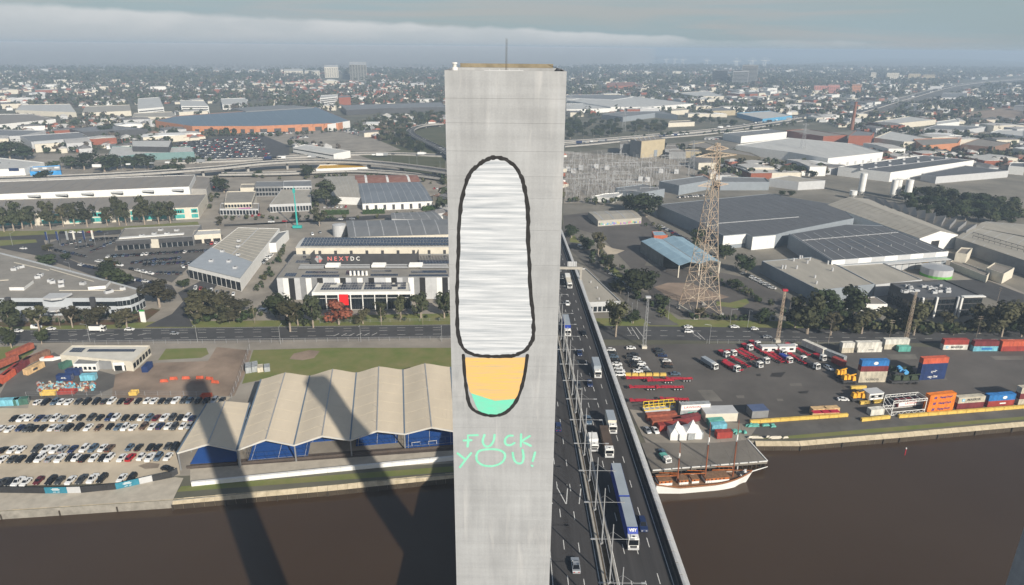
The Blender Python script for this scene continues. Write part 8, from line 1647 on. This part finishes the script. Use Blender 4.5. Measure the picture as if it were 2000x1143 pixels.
poles('F', [(210, 335), (240, 338), (250, 322), (285, 338), (300, 340), (395, 338), (432, 340), (560, 330), (590, 332), (640, 335), (660, 335), (745, 345), (765, 332), (800, 330), (815, 330), (860, 345)], 17, 'along the left freeway', group='freeway lights', adj='tall slim freeway light')
poles('R1', [(225, 815), (300, 820), (425, 790), (615, 800), (710, 775), (860, 770), (1165, 745), (1190, 722), (1250, 720), (1480, 712), (1640, 690), (1740, 690)], 22, 'along the right freeway', group='right freeway lights', adj='tall slim freeway light')
for lb, x, yb, h in (('slim lattice floodlight mast with red head by the dock fence, left one', 1518, 668, 27), ('slim lattice floodlight mast leaning over the street trees, right one', 1768, 668, 27), ('lattice floodlight mast beside the dock staff car park', 1258, 680, 26)):
 p = at('F', x, yb); t = thing('floodlight_mast', lb, 'mast', tuple(p)); m = MB(); n = 12
 for k in range(4):
  ox, oy = ((-.7, -.7), (.7, -.7), (.7, .7), (-.7, .7))[k]; m.bar((p.x + ox, p.y + oy, GZ), (p.x + ox * .5, p.y + oy * .5, GZ + h), .09, 4)
  for j in range(n):
   s0, s1 = 1 - .5 * j / n, 1 - .5 * (j + 1) / n; nx_, ny_ = ((.7, -.7), (.7, .7), (-.7, .7), (-.7, -.7))[k]; m.bar((p.x + ox * s0, p.y + oy * s0, GZ + h * j / n), (p.x + nx_ * s1, p.y + ny_ * s1, GZ + h * (j + 1) / n), .05, 3)
 part(m, 'lattice', M_PYL if x > 1300 else M_STEEL, t); m = MB(); m.box((p.x, p.y, GZ + h + .4), (2.4, 1.6, .8)); part(m, 'lamp_head', M_TRED if x == 1518 else M_LGREY, t); m = MB(); m.box((p.x, p.y, GZ + .6), (2.4, 2.4, 1.4)); part(m, 'footing', M_CREAM, t)
# sign gantry over the bridge
gy = bpos('C', 540, 790); g = thing('sign_gantry', 'pale sign gantry reaching over the bridge lanes beside the tower edge', 'gantry', tuple(gy)); zb = gy.z; xr = bx(36.6, gy.y)
m = MB(); m.box((xr, gy.y, zb + 3.4), (.9, .9, 6.8)); part(m, 'post', M_CB, g); m = MB(); m.box((xr - 8, gy.y, zb + 7.3), (17.5, 1.0, 1.2)); part(m, 'beam', M_CB, g); m = MB(); m.box((xr - 4.6, gy.y - .2, zb + 9.5), (4.6, .3, 2.6)); part(m, 'sign_back', M_LGREY, g)
for k in range(4): m = MB(); m.box((xr - 6.3 + k * 1.15, gy.y - .42, zb + 9.5), (.12, .1, 2.6)); part(m, 'sign_rib', M_MGREY, g)
# tower crane truck in teal
p = at('4', 542, 425); t = thing('crane_truck', 'teal telescopic boom crane standing upright behind the white dealership', 'crane', tuple(p)); mT = flat('crane_teal', (.03, .36, .33), .5); top_ = Vector((p.x - 2, p.y + 6, GZ + 29)); m = MB(); m.box((p.x, p.y, GZ + 1.5), (7, 2.6, 2)); part(m, 'carrier', mT, t)
m = MB(); m.bar((p.x, p.y, GZ + 2.5), top_, .75, 6, r2=.4); part(m, 'boom', mT, t); m = MB(); m.box(tuple(top_), (1.8, 1.2, 3)); m.bar(top_, top_ + Vector((.3, 0, 3.5)), .2, 5); part(m, 'boom_head', mT, t)
# flag banners at the dealer
for i, (x, c) in enumerate(((345, 'navy'), (420, 'navy'), (488, 'grey'), (535, 'white'), (605, 'navy'), (665, 'white'))):
 p = at('3', x, 575 - i * 2); t = thing('flag_banner', f'tall {c} feather flag, {ords[i]} from the left at the dealer street corner', 'flag', tuple(p)); m = MB(); m.bar(p, p + Vector((0, 0, 11)), .08, 5); part(m, 'pole', M_STEEL, t); m = MB(); m.box((p.x - .75, p.y, GZ + 7.5), (1.4, .06, 6.4)); part(m, 'banner', CM[c if c != 'white' else 'white'], t)
# substation: a forest of steel gantries
r = random.Random(9); gp2 = []
for v in range(3):
 p = thing('busbar_gantry', '', 'gantry', link=False); m = MB(); w_, h = (9, 13, 7)[v], (10, 13, 7)[v]
 for s in (-1, 1):
  m = MB()
  for o in (-.4, .4): m.bar((s * w_ + o, 0, 0), (s * w_ + o * .4, 0, h), .1, 4)
  for k in range(6): m.bar((s * w_ - .4, 0, h * k / 6), (s * w_ + .35, 0, h * (k + 1) / 6), .06, 3)
  kid(p, 'column', m, M_STEEL)
 m = MB()
 for z in (h, h - .8): m.bar((-w_, 0, z), (w_, 0, z), .1, 4)
 for k in range(10): m.bar((-w_ + w_ * k / 5, 0, h - .8 * (k % 2)), (-w_ + w_ * (k + 1) / 5, 0, h - .8 * ((k + 1) % 2)), .06, 3)
 kid(p, 'beam', m, M_STEEL)
 for k in range(3): m = MB(); m.bar((-w_ * .6 + k * w_ * .6, 0, h - .8), (-w_ * .6 + k * w_ * .6, 0, h - 2.6), .16, 5); kid(p, 'insulator', m, flat('insulator_brown', (.16, .09, .06), .3))
 gp2.append(p)
n = 0
for j in range(9):
 for k in range(11):
  x, y = 100 + k * 88 + j * 10 + r.uniform(-20, 20), 960 + j * 34 + k * 6 + r.uniform(-8, 8)
  if x > 1040 - j * 45 or (x > 760 and y > 1120): continue
  p = at('R1', x, y); p.z = GZ + .1; n += 1; stamp(r.choice(gp2), p, r.choice([.1, .1, 1.67]) , f'grey busbar gantry, {ords[k]} from the left in the {ords[j]} substation row from the back', 'substation gantries')
m = MB()
for k in range(900):
 x, y = r.uniform(90, 1000), r.uniform(930, 1270)
 if x > 1040 - (y - 950) * 1.1: continue
 p = at('R1', x, y); h = r.uniform(2.5, 6.5); m.bar((p.x, p.y, GZ), (p.x, p.y, GZ + h), .12, 4); m.bar((p.x, p.y, GZ + h), (p.x, p.y, GZ + h + 1.2), .22, 4)
 if k % 3 == 0: m.box((p.x, p.y, GZ + h), (3.5, .15, .15), r.choice([0, 1.6]))
tag(obj('switchgear_posts', m.mesh('switchgear_posts', M_STEEL)), None, None, None, 'stuff')
for i, (x, y) in enumerate(((110, 1045), (205, 1035), (320, 1025), (150, 1060), (400, 1035), (800, 1060), (915, 1065), (650, 1120), (700, 1125))):
 p = at('R1', x, y); t = thing('transformer', f'pale boxy transformer, {ords[i]} one of those in the substation counted from the left', 'transformer', tuple(p)); m = MB(); m.box((p.x, p.y, GZ + 2.6), (5, 3.4, 5.2)); part(m, 'tank', M_LGREY, t); m = MB(); m.box((p.x + 3, p.y, GZ + 2.2), (.9, 3, 3.6)); part(m, 'radiator', M_MGREY, t); m = MB(); m.bar((p.x - 1, p.y, GZ + 5.2), (p.x - 1.3, p.y, GZ + 7.5), .2, 5); part(m, 'bushing', M_CREAM, t)
for lb, tg, x, y, h in (('grey lattice power pylon behind the substation, left one', 'R1', 525, 750, 42), ('grey lattice power pylon beside the brown sheds', 'R1', 1025, 1080, 40), ('grey lattice power pylon in front of the large white warehouse', 'R2', 95, 935, 44), ('hazy lattice power pylon by the tower edge', 'R1', 135, 600, 40)):
 p = at(tg, x, y); t = thing('power_pylon', lb, 'pylon', tuple(p)); m = MB()
 for k in range(4):
  a, b = ((-1, -1), (1, -1), (1, 1), (-1, 1))[k], ((1, -1), (1, 1), (-1, 1), (-1, -1))[k]
  for j in range(8): s0, s1 = 3.6 * (1 - j / 8.6), 3.6 * (1 - (j + 1) / 8.6); z0, z1 = GZ + h * j / 8, GZ + h * (j + 1) / 8; m.bar((p.x + a[0] * s0, p.y + a[1] * s0, z0), (p.x + a[0] * s1, p.y + a[1] * s1, z1), .16, 4); m.bar((p.x + a[0] * s0, p.y + a[1] * s0, z0), (p.x + b[0] * s1, p.y + b[1] * s1, z1), .09, 3)
 part(m, 'lattice', M_STEEL, t)
 for z, l_ in ((.68, 7), (.82, 6), (.95, 4.5)): m = MB(); m.bar((p.x - l_, p.y, GZ + h * z), (p.x + l_, p.y, GZ + h * z), .14, 4); m.bar((p.x - l_, p.y, GZ + h * z), (p.x, p.y, GZ + h * z + 2), .08, 3); m.bar((p.x + l_, p.y, GZ + h * z), (p.x, p.y, GZ + h * z + 2), .08, 3); part(m, 'cross_arm', M_STEEL, t)
# port cranes in the haze
for i, (x, y, s) in enumerate(((840, 240, .8), (905, 245, .9), (965, 250, 1), (1140, 255, 1), (1360, 270, 1.1), (1475, 270, 1.2), (1570, 270, 1.25))):
 p = at('R1', x, y); h = 62 * s; t = thing('port_crane', f'hazy white ship to shore port crane on the right skyline, {ords[i]} from the left', 'port crane', tuple(p), group='port cranes'); m = MB()
 for a in (-9, 9):
  for b in (-8, 8): m.bar((p.x + a * s, p.y + b, GZ), (p.x + a * s * .8, p.y + b, GZ + h * .62), 1.6, 4)
 for z in (.2, .62): m.box((p.x, p.y, GZ + h * z), (20 * s, 18, 2.6))
 part(m, 'portal', M_WHITE, t); m = MB(); m.bar((p.x - 26 * s, p.y, GZ + h * .64), (p.x + 34 * s, p.y, GZ + h * .66), 1.8, 4); part(m, 'boom', M_WHITE, t); m = MB(); m.bar((p.x + 4, p.y, GZ + h * .62), (p.x, p.y, GZ + h), 1.3, 4); m.bar((p.x, p.y, GZ + h), (p.x + 34 * s, p.y, GZ + h * .66), .7, 4); m.bar((p.x, p.y, GZ + h), (p.x - 26 * s, p.y, GZ + h * .64), .7, 4); part(m, 'apex_frame', M_WHITE, t)
# ================================================================ suburbs to the horizon
boxes = []
for o in list(COL.objects):
 if o.parent is None and o.get('category') and o.type == 'EMPTY' and o['category'] not in ('car', 'tree'):
  wc = [c for c in o.children if c.name.split('.')[0] in ('wall', 'roof', 'deck', 'sawtooth_roof')]
  for c in wc:
   bb = c.bound_box; l = WL.get(c) or WL[o]; x0, x1 = min(b[0] for b in bb) + l.x, max(b[0] for b in bb) + l.x; y0, y1 = min(b[1] for b in bb) + l.y, max(b[1] for b in bb) + l.y; boxes.append((x0 - 6, x1 + 6, y0 - 6, y1 + 6))
def clear(x, y): return not any(a < x < b and c < y < d for a, b, c, d in boxes if d - y < 900 and y - c < 900)
keep = []
for tg, poly in (('L2', [(20, 740), (420, 720), (740, 700), (960, 750), (1240, 870), (1000, 900), (380, 830), (40, 800)]), ('L1', [(1130, 940), (1681, 870), (1900, 960), (1900, 1060), (1400, 1060)]), ('R1', [(60, 860), (1000, 930), (1140, 1060), (900, 1280), (60, 1300)]), ('R2', [(300, 660), (640, 550), (1300, 380), (1760, 330), (1760, 400), (1350, 440), (640, 640)]), ('R1', [(0, 870), (1829, 680), (1829, 620), (0, 800)]), ('R2', [(1250, 620), (1753, 560), (1753, 680), (1300, 650)]), ('F', [(-400, 300), (860, 300), (860, 680), (-400, 700)]), ('F', [(1100, 360), (2100, 330), (2400, 700), (1100, 700)])):
 P = ats(tg, poly); keep.append([(p.x, p.y) for p in P])
def inpoly(x, y, P):
 k = False
 for (x0, y0), (x1, y1) in zip(P, P[1:] + P[:1]):
  if (y0 > y) != (y1 > y) and x < (x1 - x0) * (y - y0) / (y1 - y0) + x0: k = not k
 return k
r = random.Random(77); hm = MB(); cand = []
HW_ = [M_CREAM, M_WHITE, M_LGREY, M_BRICK, mat('house_terracotta', (.34, .12, .075), .85, var=.2, scale=.3), mat('house_grey_roof', (.17, .165, .165), .8, var=.2, scale=.3), mat('house_pale_roof', (.46, .45, .43), .7, var=.15, scale=.3), mat('house_brown_roof', (.20, .13, .10), .85, var=.2, scale=.3)]
while len(cand) < 6200:
 y = 560 + 5200 * r.random() ** 1.5; x = (r.random() * 2 - 1) * y * .82
 if not clear(x, y) or any(inpoly(x, y, P) for P in keep): continue
 big = r.random() < (.22 if x > 0 else .10); w_, l_, h = (r.uniform(22, 60), r.uniform(20, 40), r.uniform(6, 13)) if big else (r.uniform(9, 15), r.uniform(11, 20), r.uniform(3.2, 6.5))
 red = x < 0 and abs(x / y + .16) < .2 and y > 1700
 rf = r.choice([4, 4, 4, 7, 6]) if red and not big else r.choice([6, 6, 5, 5, 7, 4] if not big else [6, 6, 6, 5, 5, 1]); wl_ = r.choice([0, 0, 1, 2, 3]); cand.append((w_ * l_ ** .5 / y * (1 if 700 < y else .2), x, y, w_, l_, h, big, wl_, rf, .12 + r.choice([0, 0, PI / 2]) + (.5 if int(x / 700 + y / 900) % 3 == 0 else 0)))
cand.sort(key=lambda q: -q[0])
def house(mb, x, y, w_, l_, h, big, wl_, rf, rz, z=GZ):
 ca_, sa_ = math.cos(rz), math.sin(rz); T = lambda a, b, c: (x + a * ca_ - b * sa_, y + a * sa_ + b * ca_, c); W2_, L2_ = w_ / 2, l_ / 2; up_ = z + h + (1.2 if big else w_ * .22)
 q = [(-W2_, -L2_), (W2_, -L2_), (W2_, L2_), (-W2_, L2_)]
 for k in range(4): a, b = q[k], q[(k + 1) % 4]; mb[0].face([T(*a, z - .3), T(*b, z - .3), T(*b, z + h), T(*a, z + h)], mb[2])
 i = .0 if big else W2_ * .7; R0, R1 = T(0, -L2_ + i, up_), T(0, L2_ - i, up_); e = .4; Q = [T(-W2_ - e, -L2_ - e, z + h - .1), T(W2_ + e, -L2_ - e, z + h - .1), T(W2_ + e, L2_ + e, z + h - .1), T(-W2_ - e, L2_ + e, z + h - .1)]
 mb[1].face([Q[1], Q[2], R1, R0], mb[3]); mb[1].face([Q[3], Q[0], R0, R1], mb[3]); mb[1].face([Q[0], Q[1], R0], mb[3]); mb[1].face([Q[2], Q[3], R1], mb[3])
RN = {4: 'terracotta roofed', 5: 'grey roofed', 6: 'pale roofed', 7: 'brown roofed', 1: 'white roofed'}; WN = ['cream', 'white', 'light grey', 'brick']
import collections
seq = collections.Counter()
cand = sorted(cand[:230], key=lambda q: q[1]) + cand[230:]
for k, (s, x, y, w_, l_, h, big, wl_, rf, rz) in enumerate(cand):
 if k < 230:
  side = 'left' if x < 0 else 'right'; dst = 'near' if y < 1300 else 'far'; ky = (rf, wl_, big, dst, side); lb = f'{RN[rf]} {WN[wl_]} {"shed" if big else "house"} in the {dst} {side} suburbs'
  t = thing('shed' if big else 'house', f'{lb}, {ords[seq[ky]]} from left', 'building' if big else 'house', (x, y, GZ), 0, lb + ' row'); seq[ky] += 1
  a, b = MB(), MB(); house((a, b, 0, 0), x, y, w_, l_, h, big, wl_, rf, rz); part(a, 'wall', HW_[wl_], t); part(b, 'roof', HW_[rf], t)
 else: house((hm, hm, wl_, rf), x, y, w_, l_, h, big, wl_, rf, rz)
tag(obj('distant_houses', hm.mesh('distant_houses', HW_)), None, None, None, 'stuff')
tm = MB(); nT = 0
while nT < 21000:
 y = 520 + 5600 * r.random() ** 1.45; x = (r.random() * 2 - 1) * y * .85
 dens = math.sin(x * .0041 + 1.3) * math.sin(y * .0033 + x * .0012) + .45 * math.sin(x * .013) * math.sin(y * .011 + 2)
 if dens < r.uniform(-1.1, .5) or not clear(x, y) or any(inpoly(x, y, P) for P in keep): continue
 nT += 1; s = r.uniform(2.8, 6.2) * (1.0 if y < 1500 else 1.5 if y < 2600 else 2.0); n = 13 if y < 1500 else 8; mi = r.choice([0, 0, 0, 1, 2]); zc = s * r.uniform(.9, 1.5)
 for k in range(n):
  q = Vector((r.gauss(0, 1), r.gauss(0, 1), r.gauss(0, .9))).normalized(); c = Vector((x, y, GZ + zc)) + q * s * r.uniform(.45, 1.0); e = q.orthogonal().normalized(); f = q.cross(e); w_ = s * r.uniform(.35, .62); tm.face([c + e * w_, c + f * w_, c - e * w_ * .9, c - f * w_ * .9], mi)
tag(obj('distant_trees', tm.mesh('distant_trees', [mat('far_leaf', (.040, .050, .024), .9, var=.35, scale=.12), mat('far_leaf_bare', (.085, .070, .055), .9, var=.3, scale=.12), mat('far_leaf_olive', (.065, .066, .034), .9, var=.3, scale=.12)])), None, None, None, 'stuff')
# chimney smoke: a small drifting puff chain
p = at('R2', 468, 740); sm = MB()
for k in range(9):
 c = Vector((p.x + 4 + k * 11, p.y, GZ + 51 + k * .6)); rr = 3 + k * .9
 me_ = bmesh.new(); bmesh.ops.create_icosphere(me_, subdivisions=2, radius=rr, matrix=Matrix.Translation(c)); i0 = len(sm.v); sm.v += [(v.co.x, v.co.y, c.z + (v.co.z - c.z) * .5) for v in me_.verts]; me_.verts.index_update(); sm.f += [tuple(i0 + v.index for v in f.verts) for f in me_.faces]; sm.m += [0] * len(me_.faces); me_.free()
# clutter of the left yard
r = random.Random(31); cm = MB(); cl = [CM[c] for c in ('lblue', 'cream', 'grey', 'brown', 'rust', 'grey')]
for k in range(200): q = at('Y', r.uniform(470, 1180), r.uniform(695, 800)); cm.box((q.x, q.y, GZ + .25 + r.uniform(.2, .7)), (r.uniform(.5, 1.4), r.uniform(.5, 1.2), r.uniform(.5, 1.1)), r.random() * 3, r.choice([0, 0, 1, 1, 2, 3, 3, 4, 5]), taper=r.uniform(.5, 1))
tag(obj('yard_debris', cm.mesh('yard_debris', cl)), None, None, None, 'stuff')
for i, (x, y) in enumerate(((940, 372), (995, 358), (1065, 355), (1145, 353), (1200, 358), (1232, 378))):
 q = at('5', x, y); t = thing('plastic_barrier', f'orange red plastic water barrier, {ords[i]} from the left on the dirt lot', 'barrier', tuple(q), group='plastic barriers'); m = MB(); m.box((q.x, q.y, GZ + .8), (3.4, .7, 1.2), .1 - .25 * (i > 3), taper=.8); part(m, 'shell', CM['coral'], t); m = MB(); m.box((q.x, q.y, GZ + 1.43), (3.2, .3, .1), .1 - .25 * (i > 3)); part(m, 'top_rib', CM['coral'], t)
for lb, x, y, c, L_ in (('open yellow skip bin behind the back row of cars', 615, 830, 'tan', 6), ('open red skip bin behind the back row of cars', 840, 815, 'red', 7), ('small yellow skip at the right of the fence line', 1665, 830, 'tan', 3), ('small red skip by the white annex', 1105, 515, 'red', 3), ('red skip with white rubble on the dirt lot', 2560, 870, 'coral', 4)):
 q = at('Y', x, y, GT); t = thing('skip_bin', lb, 'skip', tuple(q)); m = MB(); mt = M_YEL if c == 'tan' else CM[c]
 for s in (-1, 1): m.box((q.x, q.y + s * 1.1, GT + .9), (L_, .15, 1.6), .1); m.box((q.x + s * L_ * .46, q.y, GT + .9), (.15, 2.2, 1.6), .1)
 m.box((q.x, q.y, GT + .3), (L_ * .9, 2.1, .3), .1); part(m, 'bin_walls', mt, t)
q = at('Y', 610, 405, GT); t = thing('boat', 'small orange and white boat at the end of the left container row', 'boat', tuple(q)); m = MB(); m.prism([Vector((q.x - 3.5, q.y - 1.2)), Vector((q.x + 2, q.y - .8)), Vector((q.x + 4.5, q.y + 1.6)), Vector((q.x + 1, q.y + 1.4)), Vector((q.x - 3.5, q.y + .8))], GT, GT + 1.3); part(m, 'hull', M_WHITE, t); m = MB(); m.box((q.x, q.y + .2, GT + 1.7), (4, 1.3, .8), .3, taper=.7); part(m, 'cover', CM['coral'], t)
def rail_fence(label, tg, pts, h=2):
 P = [at(tg, *p) for p in pts]; t = thing('wire_fence', label, 'fence', tuple(P[0]))
 for a, b in zip(P[:-1], P[1:]):
  n = max(2, int((b - a).length / 5)); mp_ = MB(); mp_.bar((0, 0, 0), (0, 0, h + .25), .07, 5); me_ = mp_.mesh('post', M_STEEL)
  for k in range(n): p = a.lerp(b, k / n); obj('post', me_, t, p - WL[t])
  for z in (.5, 1.2, h): m = MB(); m.bar(a + Vector((0, 0, z + .2)), b + Vector((0, 0, z + .2)), .03, 4); part(m, 'wire', M_STEEL, t)
rail_fence('wire fence along the near side of the left main road', 'F', [(140, 674), (300, 672), (420, 671), (640, 668), (880, 664)]); rail_fence('wire fence between the yard and the back row of parked cars', 'Y', [(330, 860), (900, 850), (1800, 845), (2600, 850)]); rail_fence('wire fence along the dock yard beside the road', 'R5', [(880, 225), (1340, 228), (1640, 225), (2400, 260)]); rail_fence('dark boundary fence between the dirt lot and the grass field', 'F', [(488, 682), (470, 735), (448, 790)], 2.5); rail_fence('fence in front of the data centre lawn', '4', [(690, 1050), (1540, 1035)], 1.8)
# ---------------------------------------------------------------- the air
HAZE_D, HAZE_C = 2.3e-4, (.57, .73, .92)
def vol_mat(name, dens, col, ani=0):
 m = bpy.data.materials.new(name); m.use_nodes = True; n = m.node_tree.nodes; n.clear()
 v = n.new('ShaderNodeVolumePrincipled'); v.inputs['Density'].default_value = dens; v.inputs['Color'].default_value = (*col, 1); v.inputs['Anisotropy'].default_value = ani
 o = n.new('ShaderNodeOutputMaterial'); m.node_tree.links.new(v.outputs['Volume'], o.inputs['Volume']); return m
hz = MB(); hz.box((0, 7000, 73), (19000, 16000, 152)); ho = obj('haze', hz.mesh('haze', vol_mat('haze_air', HAZE_D, HAZE_C, 0.0))); ho['kind'] = 'stuff'
so_ = obj('smoke', sm.mesh('smoke', vol_mat('smoke_puff', .018, (.9, .9, .9)))); so_['kind'] = 'stuff'
# sea fog lying on the far left suburbs, a wavy fronted bank on the ground
fp = [(-6200, 3000), (-4300, 3350), (-3000, 3500), (-2100, 3900), (-1300, 3800), (-700, 4300), (-100, 4300), (350, 4900), (900, 5600), (1500, 7600), (1200, 11500), (-7500, 11500), (-7800, 4200)]
fb = MB(); fb.prism(ccw([Vector(p) for p in fp]), GZ + 1, 146, bottom=True); fo = obj('sea_fog', fb.mesh('sea_fog', vol_mat('sea_fog_air', 2.2e-3, (.86, .90, .95)))); fo['kind'] = 'stuff'
